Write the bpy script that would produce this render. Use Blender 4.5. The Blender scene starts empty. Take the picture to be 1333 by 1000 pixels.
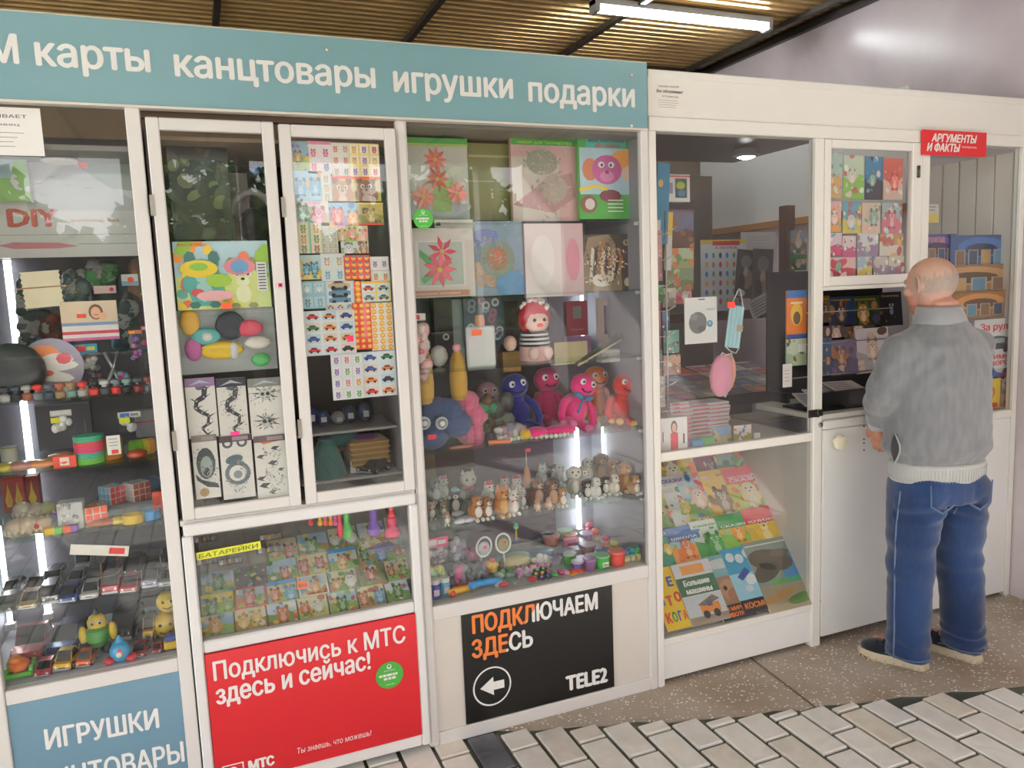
import bpy, bmesh, math, random
from math import pi, sin, cos, radians, sqrt
from mathutils import Vector, Matrix, noise
from mathutils.geometry import delaunay_2d_cdt
SC = bpy.context.scene
COL = SC.collection

# ------------------------------------------------------------------ camera
CAM = Vector((0, -2.56, 1.62)); FPX = 1007.9
YAW, PITCH, ROLL = .381917, .122156, .040056
_f = Vector((sin(YAW)*cos(PITCH), cos(YAW)*cos(PITCH), -sin(PITCH)))
_r0 = Vector((cos(YAW), -sin(YAW), 0)); _d0 = _f.cross(_r0)
RIGHT = _r0*cos(ROLL)+_d0*sin(ROLL); DOWN = _d0*cos(ROLL)-_r0*sin(ROLL); FWD = _f
cd = bpy.data.cameras.new('camera'); cam = bpy.data.objects.new('camera', cd); COL.objects.link(cam)
cd.sensor_fit = 'HORIZONTAL'; cd.sensor_width = 36; cd.lens = FPX/1333*36; cd.clip_start = .05; cd.clip_end = 300
m3 = Matrix((RIGHT, -DOWN, -FWD)).transposed()
cam.matrix_world = Matrix.Translation(CAM) @ m3.to_4x4()
SC.camera = cam

# ------------------------------------------------------------------ world, sun, exposure
SC.view_settings.view_transform = 'Standard'; SC.view_settings.look = 'None'
SC.view_settings.gamma = 1; SC.view_settings.use_curve_mapping = False
SC.view_settings.exposure = -0.1
SC.cycles.transparent_max_bounces = 32; SC.cycles.max_bounces = 8
SC.cycles.caustics_reflective = False; SC.cycles.caustics_refractive = False
SC.cycles.sample_clamp_indirect = 4
w = bpy.data.worlds.new('sky'); SC.world = w; w.use_nodes = True
nt = w.node_tree; nt.nodes.clear()
wo = nt.nodes.new('ShaderNodeOutputWorld'); bg = nt.nodes.new('ShaderNodeBackground')
tc = nt.nodes.new('ShaderNodeTexCoord'); sp = nt.nodes.new('ShaderNodeSeparateXYZ'); rp = nt.nodes.new('ShaderNodeValToRGB')
nt.links.new(tc.outputs['Generated'], sp.inputs[0]); nt.links.new(sp.outputs['Z'], rp.inputs[0])
rp.color_ramp.elements[0].color = (1, .985, .985, 1); rp.color_ramp.elements[1].color = (.72, .80, 1, 1)
nt.links.new(rp.outputs[0], bg.inputs[0]); bg.inputs[1].default_value = 6.0
nt.links.new(bg.outputs[0], wo.inputs[0])
sun = bpy.data.lights.new('sun', 'SUN'); sun.energy = 42; sun.angle = .01; sun.color = (1, .97, .92)
so = bpy.data.objects.new('sun', sun); COL.objects.link(so)
so.rotation_euler = Vector((.34, 1, -.66)).to_track_quat('-Z', 'Y').to_euler()
# portals in the window openings behind the photographer are added with that wall

# ------------------------------------------------------------------ pixel -> world helpers
def ray(px, py): return RIGHT*(px-666.5)+DOWN*(py-500)+FWD*FPX
def P(px, py, Y=0.0):
    d = ray(px, py); return CAM+d*((Y-CAM.y)/d.y)
def G(px, py, Z=0.0):
    d = ray(px, py); return CAM+d*((Z-CAM.z)/d.z)
def PX(px, py, X):
    d = ray(px, py); return CAM+d*((X-CAM.x)/d.x)
def wpx(px, py, Y, n): return (P(px+n/2, py, Y)-P(px-n/2, py, Y)).x
def hpx(px, py, Y, n): return (P(px, py-n/2, Y)-P(px, py+n/2, Y)).z
def on(px, py, Z, lo=.03, hi=.42):
    g = G(px, py, Z)
    if g.y < lo or g.y > hi or (g.y < -2.5):
        Y = min(max(g.y, lo), hi) if g.z == g.z else lo
        p = P(px, py, Y); return Vector((p.x, Y, Z))
    return Vector((g.x, g.y, Z))

# ------------------------------------------------------------------ colours
def lin(c):
    return tuple((v/12.92 if v <= .04045 else ((v+.055)/1.055)**2.4) for v in c)
def hx(s):
    s = s.lstrip('#'); return tuple(int(s[i:i+2], 16)/255 for i in (0, 2, 4))
NAMED = dict(white='e9e7e3', cream='e6dcc6', black='161618', red='d8232a', green='3faa3c', blue='2f62b5', yellow='f2cf33',
             orange='f0843a', pink='ee7fa8', purple='7a5cab', brown='7d5233', teal='5b8c9a', grey='8d8d90', dgrey='3c3c40',
             lgrey='c3c3c6', sky='8fc7e8', lime='9bcf45', tan='cba77c', magenta='e2338f', cyan='3cb8d2', mint='9fd8c8',
             gold='c9a24a', navy='27345f', skin='e9b896', lilac='c8a6d6', ochre='b98c2f', peach='f3c4a4', dgreen='2c6b3a')
def K(c):
    if isinstance(c, str): return hx(NAMED.get(c, c))
    return c

# ------------------------------------------------------------------ materials
MATS = {}
def mat_attr(name, rough=.5, metal=0, coat=0, sheen=0, bump=0, bscale=200, var=.06, vscale=20, spec=.5, sub=0):
    m = bpy.data.materials.new(name); m.use_nodes = True; n = m.node_tree; b = n.nodes['Principled BSDF']
    a = n.nodes.new('ShaderNodeAttribute'); a.attribute_name = 'Col'
    no = n.nodes.new('ShaderNodeTexNoise'); no.inputs['Scale'].default_value = vscale; no.inputs['Detail'].default_value = 4
    t = n.nodes.new('ShaderNodeTexCoord'); n.links.new(t.outputs['Object'], no.inputs['Vector'])
    mr = n.nodes.new('ShaderNodeMapRange'); mr.inputs[3].default_value = 1-var; mr.inputs[4].default_value = 1+var
    n.links.new(no.outputs['Fac'], mr.inputs[0])
    mx = n.nodes.new('ShaderNodeVectorMath'); mx.operation = 'SCALE'
    n.links.new(a.outputs['Color'], mx.inputs[0]); n.links.new(mr.outputs[0], mx.inputs['Scale'])
    n.links.new(mx.outputs[0], b.inputs['Base Color'])
    b.inputs['Roughness'].default_value = rough; b.inputs['Metallic'].default_value = metal
    b.inputs['Coat Weight'].default_value = coat; b.inputs['Coat Roughness'].default_value = .08
    b.inputs['Sheen Weight'].default_value = sheen; b.inputs['Specular IOR Level'].default_value = spec
    if bump:
        n2 = n.nodes.new('ShaderNodeTexNoise'); n2.inputs['Scale'].default_value = bscale; n2.inputs['Detail'].default_value = 3
        n.links.new(t.outputs['Object'], n2.inputs['Vector'])
        bp = n.nodes.new('ShaderNodeBump'); bp.inputs['Strength'].default_value = bump; bp.inputs['Distance'].default_value = .002
        n.links.new(n2.outputs['Fac'], bp.inputs['Height']); n.links.new(bp.outputs[0], b.inputs['Normal'])
    MATS[name] = m; return m
mat_attr('paint', .38, bump=.06, bscale=60, var=.03, vscale=6)
mat_attr('paper', .55, var=.03)
mat_attr('film', .3, coat=.6, bump=.25, bscale=45, var=.04)
mat_attr('plastic', .32, var=.03)
mat_attr('fabric', .95, sheen=.4, bump=.5, bscale=500, var=.08, spec=.2)
mat_attr('fur', .95, sheen=.5, bump=1, bscale=260, var=.22, vscale=160, spec=.1)
mat_attr('metal', .3, metal=1, var=.05)
mat_attr('carpaint', .25, metal=.3, coat=.7, var=.02)
mat_attr('skin', .55, bump=.12, bscale=180, var=.07, vscale=25)
mat_attr('stone', .35, bump=.15, bscale=30, var=.12, vscale=14)
mat_attr('board', .5, bump=.1, bscale=40, var=.1, vscale=5)
mat_attr('foliage', .7, var=.25, vscale=3)

def mat_glass(name, tint=(.93, .96, .95), rough=0.0, haze=.0, ior=1.5):
    m = bpy.data.materials.new(name); m.use_nodes = True; n = m.node_tree; n.nodes.clear()
    o = n.nodes.new('ShaderNodeOutputMaterial'); mx = n.nodes.new('ShaderNodeMixShader')
    tr = n.nodes.new('ShaderNodeBsdfTransparent'); tr.inputs[0].default_value = (*tint, 1)
    gl = n.nodes.new('ShaderNodeBsdfGlossy'); gl.inputs['Roughness'].default_value = rough
    ge = n.nodes.new('ShaderNodeNewGeometry'); ma = n.nodes.new('ShaderNodeMapRange')
    ma.inputs[3].default_value = ior; ma.inputs[4].default_value = 1/ior
    fr = n.nodes.new('ShaderNodeFresnel')
    n.links.new(ge.outputs['Backfacing'], ma.inputs[0]); n.links.new(ma.outputs[0], fr.inputs['IOR'])
    n.links.new(fr.outputs[0], mx.inputs[0]); n.links.new(tr.outputs[0], mx.inputs[1]); n.links.new(gl.outputs[0], mx.inputs[2])
    last = mx
    if haze:  # diffuse white imitates glare haze and slight dirt on panes, milkiness on bags
        df = n.nodes.new('ShaderNodeBsdfDiffuse'); df.inputs[0].default_value = (.8, .8, .8, 1)
        no = n.nodes.new('ShaderNodeTexNoise'); no.inputs['Scale'].default_value = 3; no.inputs['Detail'].default_value = 6
        mr = n.nodes.new('ShaderNodeMapRange'); mr.inputs[3].default_value = haze*.4; mr.inputs[4].default_value = haze*1.6
        t = n.nodes.new('ShaderNodeTexCoord'); n.links.new(t.outputs['Object'], no.inputs['Vector'])
        n.links.new(no.outputs['Fac'], mr.inputs[0])
        m2 = n.nodes.new('ShaderNodeMixShader'); n.links.new(mr.outputs[0], m2.inputs[0])
        n.links.new(mx.outputs[0], m2.inputs[1]); n.links.new(df.outputs[0], m2.inputs[2]); last = m2
    n.links.new(last.outputs[0], o.inputs[0]); MATS[name] = m; return m
mat_glass('glass', (.975, .98, .975), haze=.004, ior=1.42)
mat_glass('shelfglass', (.86, .94, .90), ior=1.3)
mat_glass('bag', (.95, .96, .965), rough=.1, haze=.02, ior=1.4)

def mat_emit(name, col, st):
    m = bpy.data.materials.new(name); m.use_nodes = True; n = m.node_tree; n.nodes.clear()
    o = n.nodes.new('ShaderNodeOutputMaterial'); e = n.nodes.new('ShaderNodeEmission')
    e.inputs[0].default_value = (*col, 1); e.inputs[1].default_value = st
    n.links.new(e.outputs[0], o.inputs[0]); MATS[name] = m
mat_emit('led', (.93, .97, 1), 9); mat_emit('batten', (.95, .98, 1), 45)

# ------------------------------------------------------------------ mesh collector
class M:
    def __init__(s, mx=None): s.v = []; s.f = []; s.c = []; s.sm = []; s.mx = mx or Matrix.Identity(4)
    def add(s, vs, fs, col, smooth=False):
        o = len(s.v); s.v += [s.mx @ Vector(v) for v in vs]; col = lin(K(col))
        for f in fs: s.f.append([i+o for i in f]); s.c.append(col); s.sm.append(smooth)
    def box(s, x0, x1, y0, y1, z0, z1, col, bev=0):
        if bev:
            b = bev
            prof = [(x0+b, z0), (x1-b, z0), (x1, z0+b), (x1, z1-b), (x1-b, z1), (x0+b, z1), (x0, z1-b), (x0, z0+b)]
            cx, cz = (x0+x1)/2, (z0+z1)/2
            sx = (x1-x0-2*b)/(x1-x0); sz = (z1-z0-2*b)/(z1-z0)
            vs = [(cx+(x-cx)*sx, y0, cz+(z-cz)*sz) for x, z in prof]+[(x, y0+b, z) for x, z in prof] + \
                 [(x, y1-b, z) for x, z in prof]+[(cx+(x-cx)*sx, y1, cz+(z-cz)*sz) for x, z in prof]
            fs = [list(range(8)), list(range(31, 23, -1))]
            for k in range(3):
                for i in range(8): fs.append([k*8+i, k*8+8+i, k*8+8+(i+1) % 8, k*8+(i+1) % 8])
            return s.add(vs, fs, col)
        vs = [(x, y, z) for z in (z0, z1) for y in (y0, y1) for x in (x0, x1)]
        s.add(vs, [(0, 2, 3, 1), (4, 5, 7, 6), (0, 1, 5, 4), (1, 3, 7, 5), (3, 2, 6, 7), (2, 0, 4, 6)], col)
    def bc(s, c, d, col, bev=0):
        s.box(c[0]-d[0]/2, c[0]+d[0]/2, c[1]-d[1]/2, c[1]+d[1]/2, c[2]-d[2]/2, c[2]+d[2]/2, col, bev)
    def tube(s, pts, r, col, n=8, cap=True, smooth=True):
        pts = [Vector(p) for p in pts]; rs = r if isinstance(r, (list, tuple)) else [r]*len(pts)
        vs = []; fs = []
        up = None
        for i, p in enumerate(pts):
            t = (pts[min(i+1, len(pts)-1)]-pts[max(i-1, 0)])
            if t.length < 1e-9: t = Vector((0, 0, 1))
            t.normalize()
            if up is None:
                up = Vector((0, 0, 1)) if abs(t.z) < .9 else Vector((0, 1, 0))
            a = t.cross(up).normalized(); b = t.cross(a); up = -b
            for k in range(n):
                an = 2*pi*k/n; vs.append(p+(a*cos(an)+b*sin(an))*rs[i])
        for i in range(len(pts)-1):
            for k in range(n):
                fs.append((i*n+k, i*n+(k+1) % n, (i+1)*n+(k+1) % n, (i+1)*n+k))
        if cap: fs.append(list(range(n))[::-1]); fs.append([(len(pts)-1)*n+k for k in range(n)])
        s.add(vs, fs, col, smooth)
    def lathe(s, prof, col, c=(0, 0, 0), n=14, axis='z', smooth=True, cols=None):
        vs = []
        for r, h in prof:
            for k in range(n):
                a = 2*pi*k/n; x, y = r*cos(a), r*sin(a)
                vs.append(Vector(c)+Vector((x, y, h) if axis == 'z' else ((x, h, y) if axis == 'y' else (h, x, y))))
        for i in range(len(prof)-1):
            s_ = []
            for k in range(n): s_.append((i*n+k, i*n+(k+1) % n, (i+1)*n+(k+1) % n, (i+1)*n+k))
            sub = vs[i*n:(i+2)*n]
            s.add(sub, [tuple(q-i*n for q in f) for f in s_], cols[i] if cols else col, smooth)
        s.add(vs[:n], [list(range(n))[::-1]], cols[0] if cols else col); s.add(vs[-n:], [list(range(n))], cols[-1] if cols else col)
    def ball(s, c, r, col, n=10, m=7, rot=None, jit=0, rnd=random):
        if not isinstance(r, (list, tuple)): r = (r, r, r)
        R = Matrix.Rotation(rot[0], 3, rot[1]) if rot else None
        vs = [Vector((0, 0, -r[2]))]
        for j in range(1, m):
            t = pi*j/m
            for k in range(n):
                a = 2*pi*(k+.5*(j % 2))/n; q = 1+(rnd.uniform(-jit, jit) if jit else 0)
                vs.append(Vector((r[0]*sin(t)*cos(a)*q, r[1]*sin(t)*sin(a)*q, -r[2]*cos(t)*q)))
        vs.append(Vector((0, 0, r[2])))
        if R: vs = [R @ v for v in vs]
        vs = [Vector(c)+v for v in vs]; fs = []
        for k in range(n): fs.append((0, 1+(k+1) % n, 1+k))
        for j in range(m-2):
            for k in range(n):
                a, b = 1+j*n+k, 1+j*n+(k+1) % n; fs.append((a, b, b+n, a+n))
        e = len(vs)-1
        for k in range(n): fs.append((1+(m-2)*n+k, 1+(m-2)*n+(k+1) % n, e))
        s.add(vs, fs, col, True)
    def mesh(s, name):
        me = bpy.data.meshes.new(name); me.from_pydata([tuple(v) for v in s.v], [], s.f)
        ca = me.color_attributes.new('Col', 'FLOAT_COLOR', 'CORNER')
        buf = []
        for p, c in zip(s.f, s.c): buf += [c[0], c[1], c[2], 1.0]*len(p)
        ca.data.foreach_set('color', buf); me.polygons.foreach_set('use_smooth', s.sm); me.update()
        return me
    def build(s, name, mat='plastic', parent=None, loc=(0, 0, 0), rot=(0, 0, 0), **kw):
        me = s.mesh(name); me.materials.append(MATS[mat]); return link(name, me, parent, loc, rot, **kw)
def link(name, data, parent=None, loc=(0, 0, 0), rot=(0, 0, 0), label=None, cat=None, group=None, kind=None):
    o = bpy.data.objects.new(name, data); COL.objects.link(o); o.location = loc; o.rotation_euler = rot
    if parent: o.parent = parent
    if label: o['label'] = label
    if cat: o['category'] = cat
    if group: o['group'] = group
    if kind: o['kind'] = kind
    return o
def thing(name, label, cat, loc=(0, 0, 0), rot=(0, 0, 0), group=None): return link(name, None, None, loc, rot, label, cat, group)
def copy_tree(o, parent=None):
    c = o.copy(); COL.objects.link(c); c.parent = parent
    for ch in list(o.children): copy_tree(ch, c)
    return c
def sbox(name, x0, x1, y0, y1, z0, z1, col, mat='paint', parent=None, bev=0, **kw):
    """one box object with its origin at its own centre"""
    c = Vector(((x0+x1)/2, (y0+y1)/2, (z0+z1)/2)); m = M()
    m.box(x0-c.x, x1-c.x, y0-c.y, y1-c.y, z0-c.z, z1-c.z, col, bev)
    return m.build(name, mat, parent, c, **kw)

# ------------------------------------------------------------------ lettering (built-in font -> flat polygons)
_TC = {}
def tgeo(s, bold=.02, shear=0):
    k = (s, bold, shear)
    if k not in _TC:
        c = bpy.data.curves.new('t', 'FONT'); c.body = s; c.shear = shear; c.resolution_u = 2; c.fill_mode = 'NONE'
        o = bpy.data.objects.new('t', c); COL.objects.link(o)
        me = bpy.data.meshes.new_from_object(o.evaluated_get(bpy.context.evaluated_depsgraph_get()))
        co = [(v.co.x, v.co.y) for v in me.vertices]; nx = {}
        for e in me.edges: nx.setdefault(e.vertices[0], []).append(e.vertices[1]); nx.setdefault(e.vertices[1], []).append(e.vertices[0])
        seen = set(); loops = []
        for i in range(len(co)):
            if i in seen or i not in nx: continue
            lp = [i]; seen.add(i); q = i+1 if i+1 in nx[i] else nx[i][0]
            while q not in seen:
                lp.append(q); seen.add(q); r = [t for t in nx[q] if t not in seen]
                if not r: break
                q = q+1 if q+1 in r else r[0]
            if len(lp) > 2: loops.append([co[t] for t in lp])
        bpy.data.objects.remove(o); bpy.data.curves.remove(c); bpy.data.meshes.remove(me)
        # nonzero-winding fill of the outlines (glyphs may overlap themselves)
        pts, eds, bb = [], [], []
        for l in loops:
            o_ = len(pts); pts += [Vector(p) for p in l]; eds += [(o_+i, o_+(i+1) % len(l)) for i in range(len(l))]
            bb.append((min(p[0] for p in l), max(p[0] for p in l), min(p[1] for p in l), max(p[1] for p in l)))
        v0, f0 = [], []
        if pts:
            vv, _, tr, *_r = delaunay_2d_cdt(pts, eds, [], 0, 1e-6); v0 = [(v.x, v.y) for v in vv]
            for t in tr:
                cx = sum(vv[i].x for i in t)/3; cy = sum(vv[i].y for i in t)/3; wn = 0
                for l, (x0, x1, y0, y1) in zip(loops, bb):
                    if not (x0 < cx < x1 and y0 < cy < y1): continue
                    for i in range(len(l)):
                        (ax, ay), (bx_, by) = l[i-1], l[i]
                        if (ay > cy) != (by > cy) and cx < (bx_-ax)*(cy-ay)/(by-ay)+ax: wn += 1 if by > ay else -1
                if wn: f0.append(tuple(t))
        vs, fs = [], []
        for dx, dy in ([(-bold, 0), (bold, 0), (0, -bold*.6), (0, bold*.6)] if bold else [(0, 0)]):
            o_ = len(vs); lay = o_/max(1, len(v0)); vs += [(a+dx, b+dy, lay) for a, b in v0]; fs += [tuple(i+o_ for i in f) for f in f0]
        _TC[k] = (vs, fs)
    return _TC[k]
CAP = .727; XH = .546
class Art:
    """flat print: shapes laid in layers on a rectangle with the lower left corner o, edges u and v"""
    def __init__(s, m, o, u, v): s.m = m; s.o = Vector(o); s.u = Vector(u); s.v = Vector(v); s.n = s.u.cross(s.v).normalized(); s.l = 1; s.k = 0; s.asp = s.u.length/s.v.length
    def pt(s, a, b): return s.o+s.u*a+s.v*b+s.n*(.00035*s.l)
    def poly(s, pts, col, cl=True):
        if cl: pts = [(min(max(a, 0), 1), min(max(b, 0), 1)) for a, b in pts]
        s.k = (s.k+1) % 10; d = s.n*(.000035*s.k)
        s.m.add([s.pt(a, b)+d for a, b in pts], [list(range(len(pts)))], col)
    def up(s): s.l += 1
    def rect(s, a0, b0, a1, b1, col): s.poly([(a0, b0), (a1, b0), (a1, b1), (a0, b1)], col)
    def ell(s, a, b, ra, rb=None, col='white', n=10, rot=0):
        rb = rb if rb is not None else ra*s.asp
        s.poly([(a+ra*cos(2*pi*k/n)*cos(rot)-rb/s.asp*sin(2*pi*k/n)*sin(rot), b+rb*sin(2*pi*k/n)*cos(rot)+ra*s.asp*cos(2*pi*k/n)*sin(rot)) for k in range(n)], col)
    def text(s, t, a, b, w, h, col, bold=.02, shear=0, rot=0):
        """text fitted: left a, baseline b, width w, cap height h (fractions)"""
        vs, fs = tgeo(t, bold, shear)
        if not vs: return
        x0 = min(v[0] for v in vs); x1 = max(v[0] for v in vs)
        s.m.add([s.pt(a+(x-x0)/(x1-x0)*w, b+y/CAP*h)+s.n*(.0004+.00012*q) for x, y, q in vs], fs, col)
    def lines(s, a0, b0, a1, b1, n, col, th=.4, rnd=random):
        for i in range(n):
            y = b1-(b1-b0)*(i+.5)/n; q = (b1-b0)/n*th/2
            s.rect(a0, y-q, a1-(a1-a0)*rnd.uniform(0, .3), y+q, col)
    def critter(s, x, y, r, col, rnd=random, ears=True):
        a = s.asp; d = tuple(max(0, c*.7) for c in K(col)); l = tuple(min(1, c*.5+.5) for c in K(col))
        s.ell(x, y-r*a*.9, r*.8, r*a*.9, col); s.up()
        for q in (-1, 1):
            if ears: s.ell(x+q*r*.6, y+r*a*.75, r*.3, r*a*.42, d, 7)
            s.ell(x+q*r*.5, y-r*a*1.7, r*.3, r*a*.2, d, 6); s.ell(x+q*r*.85, y-r*a*.6, r*.2, r*a*.45, col, 6)
        s.up(); s.ell(x, y, r*.85, r*a*.75, col, 12); s.ell(x, y-r*a*1.0, r*.45, r*a*.55, l, 8); s.up()
        s.ell(x, y-r*a*.25, r*.4, r*a*.3, l, 8)
        for q in (-1, 1): s.ell(x+q*r*.33, y+r*a*.2, r*.2, r*a*.22, 'white', 7)
        s.up()
        for q in (-1, 1): s.ell(x+q*r*.3, y+r*a*.18, r*.1, r*a*.12, 'black', 6)
        s.ell(x, y-r*a*.12, r*.13, r*a*.09, 'black', 6); s.l -= 3
    def car(s, x, y, r, col):
        a = s.asp; s.poly([(x-r, y-r*a*.3), (x+r, y-r*a*.3), (x+r, y+r*a*.05), (x+r*.55, y+r*a*.15), (x+r*.3, y+r*a*.45), (x-r*.45, y+r*a*.45), (x-r*.7, y+r*a*.12), (x-r, y+r*a*.05)], col); s.up()
        s.poly([(x+r*.42, y+r*a*.15), (x+r*.24, y+r*a*.37), (x-r*.38, y+r*a*.37), (x-r*.55, y+r*a*.13)], 'dgrey')
        for q in (-1, 1): s.ell(x+q*r*.55, y-r*a*.3, r*.22, r*a*.22, 'black', 8)
        s.l -= 1
    def scene(s, rnd, pal, n=9, sky='sky', ground='lime', who=2, b0=0, b1=1):
        """an illustrated scene: ground, bushes, clouds and a few animals"""
        H = b1-b0
        s.rect(0, b0, 1, b1, sky); s.up(); s.poly([(0, b0), (1, b0), (1, b0+H*.42), (.7, b0+H*.5), (.35, b0+H*.4), (0, b0+H*.5)], ground); s.up()
        for i in range(n):
            x, y = rnd.random(), b0+rnd.random()*H; r = rnd.uniform(.05, .16)
            s.ell(x, y, r, r*s.asp*rnd.uniform(.5, .9), rnd.choice(pal), 8, rnd.random()*3); s.l += .25
        s.up()
        for i in range(who):
            s.critter((i+.5+rnd.uniform(-.15, .15))/who, b0+H*rnd.uniform(.42, .62), min(.3/who+.05, .22)*rnd.uniform(.8, 1.1), rnd.choice(pal), rnd); 
        s.l += 4
def flat(name, label, cat, px0, py0, px1, py1, Y, art=None, col='white', mat='paper', th=.003, group=None, tilt=0, roll=0, parent=None, kind=None):
    """upright sheet / book at depth Y whose outline spans the given photo rectangle (left, top, right, bottom)"""
    cy = (py0+py1)/2; cx = (px0+px1)/2
    a = P(px0, cy, Y); b = P(px1, cy, Y); t = P(cx, py0, Y); d = P(cx, py1, Y)
    c = P(cx, cy, Y); w_ = b.x-a.x; h = t.z-d.z
    m = M(); m.box(-w_/2, w_/2, 0, th, 0, h, col)
    if art: art(Art(m, (-w_/2, 0, 0), (w_, 0, 0), (0, 0, h)))
    return m.build(name, mat, parent, (c.x, Y, d.z), (tilt, roll, 0), label=label, cat=cat, group=group, kind=kind)
ORD = ['first', 'second', 'third', 'fourth', 'fifth', 'sixth', 'seventh', 'eighth', 'ninth', 'tenth', 'eleventh', 'twelfth', 'thirteenth', 'fourteenth', 'fifteenth', 'sixteenth', 'seventeenth', 'eighteenth', 'nineteenth', 'twentieth']
def ol(i): return 'leftmost' if i == 0 else ORD[i]+' from the left'
# ================================================================== SETTING
def mat_terrazzo():
    m = bpy.data.materials.new('terrazzo'); m.use_nodes = True; n = m.node_tree; b = n.nodes['Principled BSDF']
    t = n.nodes.new('ShaderNodeTexCoord'); ns = n.nodes.new('ShaderNodeTexNoise'); ns.inputs['Scale'].default_value = 2.6; ns.inputs['Detail'].default_value = 7
    r = n.nodes.new('ShaderNodeValToRGB'); r.color_ramp.elements[0].position = .35; r.color_ramp.elements[1].position = .68
    r.color_ramp.elements[0].color = (*lin(hx('9f8e7b')), 1); r.color_ramp.elements[1].color = (*lin(hx('b8aea1')), 1)
    vo = n.nodes.new('ShaderNodeTexVoronoi'); vo.inputs['Scale'].default_value = 62; vo.inputs['Randomness'].default_value = 1
    r2 = n.nodes.new('ShaderNodeValToRGB'); r2.color_ramp.elements[0].position = .20; r2.color_ramp.elements[1].position = .30
    r2.color_ramp.elements[0].color = (1, 1, 1, 1); r2.color_ramp.elements[1].color = (0, 0, 0, 1)
    n3 = n.nodes.new('ShaderNodeTexNoise'); n3.inputs['Scale'].default_value = 22
    mm = n.nodes.new('ShaderNodeMath'); mm.operation = 'MULTIPLY'; r3 = n.nodes.new('ShaderNodeValToRGB')
    r3.color_ramp.elements[0].position = .42; r3.color_ramp.elements[1].position = .50
    mx = n.nodes.new('ShaderNodeMixRGB'); mx.inputs[2].default_value = (*lin(hx('f6f3ee')), 1)
    for a in (ns, vo, n3): n.links.new(t.outputs['Object'], a.inputs['Vector'])
    n.links.new(ns.outputs['Fac'], r.inputs[0]); n.links.new(vo.outputs['Distance'], r2.inputs[0]); n.links.new(n3.outputs['Fac'], r3.inputs[0])
    n.links.new(r2.outputs[0], mm.inputs[0]); n.links.new(r3.outputs[0], mm.inputs[1]); n.links.new(mm.outputs[0], mx.inputs[0])
    n.links.new(r.outputs[0], mx.inputs[1]); n.links.new(mx.outputs[0], b.inputs['Base Color']); b.inputs['Roughness'].default_value = .62
    bp = n.nodes.new('ShaderNodeBump'); bp.inputs['Strength'].default_value = .3; bp.inputs['Distance'].default_value = .003
    n.links.new(ns.outputs['Fac'], bp.inputs['Height']); n.links.new(bp.outputs[0], b.inputs['Normal'])
    MATS['terrazzo'] = m
mat_terrazzo()
def mat_marble(name, c1, c2, rough=.22, sc=2.2):
    m = bpy.data.materials.new(name); m.use_nodes = True; n = m.node_tree; b = n.nodes['Principled BSDF']
    t = n.nodes.new('ShaderNodeTexCoord'); oi = n.nodes.new('ShaderNodeNewGeometry')
    ns = n.nodes.new('ShaderNodeTexNoise'); ns.inputs['Scale'].default_value = sc; ns.inputs['Detail'].default_value = 8; ns.inputs['Distortion'].default_value = 1.2
    r = n.nodes.new('ShaderNodeValToRGB'); r.color_ramp.elements[0].position = .3; r.color_ramp.elements[1].position = .7
    r.color_ramp.elements[0].color = (*lin(hx(c1)), 1); r.color_ramp.elements[1].color = (*lin(hx(c2)), 1)
    n.links.new(oi.outputs['Position'], ns.inputs['Vector']); n.links.new(ns.outputs['Fac'], r.inputs[0])
    n.links.new(r.outputs[0], b.inputs['Base Color']); b.inputs['Roughness'].default_value = rough; MATS[name] = m
mat_marble('wallmarble', 'c4b7bf', 'e0d5d6', .26, .8)
TILES = []
for i, (a, b) in enumerate([('e0dcd3', 'f1efe8'), ('e7e3da', 'f5f3ee'), ('d8d3c8', 'ebe6dc'), ('e0ddd8', 'efedea'), ('dcd4c4', 'ece5d8'), ('4b4e57', '6d7078')]):
    mat_marble('tile%d' % i, a, b, .3, 9); TILES.append('tile%d' % i)

# ---- floor: grout bed, terrazzo strip in front of the kiosks, marble brick tiles
BND = [(-6, .3), (.28, .04), (.78, 0), (.9, -.045), (1.02, -.085), (1.12, -.13), (1.25, -.165), (1.37, -.21), (1.5, -.26), (1.6, -.3), (1.73, -.337), (2.1, -.435), (2.5, -.54), (3.65, -.9)]
def yb(x):
    for (a, p), (b, q) in zip(BND, BND[1:]):
        if a <= x <= b: return p+(q-p)*(x-a)/(b-a)
    return .3 if x < 0 else -.9
floor = sbox('floor', -6, 3.7, -6.2, 2.6, -.1, -.006, '4d5446', 'stone', kind='structure')
m = M()
top = [(x, yb(x)+.012*sin(x*37)+.018) for x in [-6+.1*i for i in range(98)]]
n_ = len(top)
vs = [(x, y, 0) for x, y in top]+[(x, 2.6, 0) for x, y in top]+[(x, y, -.006) for x, y in top]
m.add(vs, [(i, i+1, n_+i+1, n_+i) for i in range(n_-1)]+[(2*n_+i, 2*n_+i+1, i+1, i) for i in range(n_-1)], 'grey')
ter = m.build('terrazzo_strip', 'terrazzo', floor, (0, 0, .05))   # parented below: local z offset of the floor box
def fl(o):      # children of the floor keep world coordinates
    o.location = Vector(o.location)-floor.location if o.parent is floor else o.location
ter.location = -floor.location
m = M(); a = G(968, 850); b_ = G(1068, 926)
m.add([(a.x-.006, a.y, .0015), (a.x+.006, a.y, .0015), (b_.x+.005, b_.y, .0015), (b_.x-.005, b_.y, .0015)], [(0, 3, 2, 1)], '6b5a48')
o = m.build('expansion_joint', 'stone', floor); o.location = -floor.location
PW, PL, GAP = .1193, .236, .015
rt = random.Random(7)
tile_mesh = {}
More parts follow.
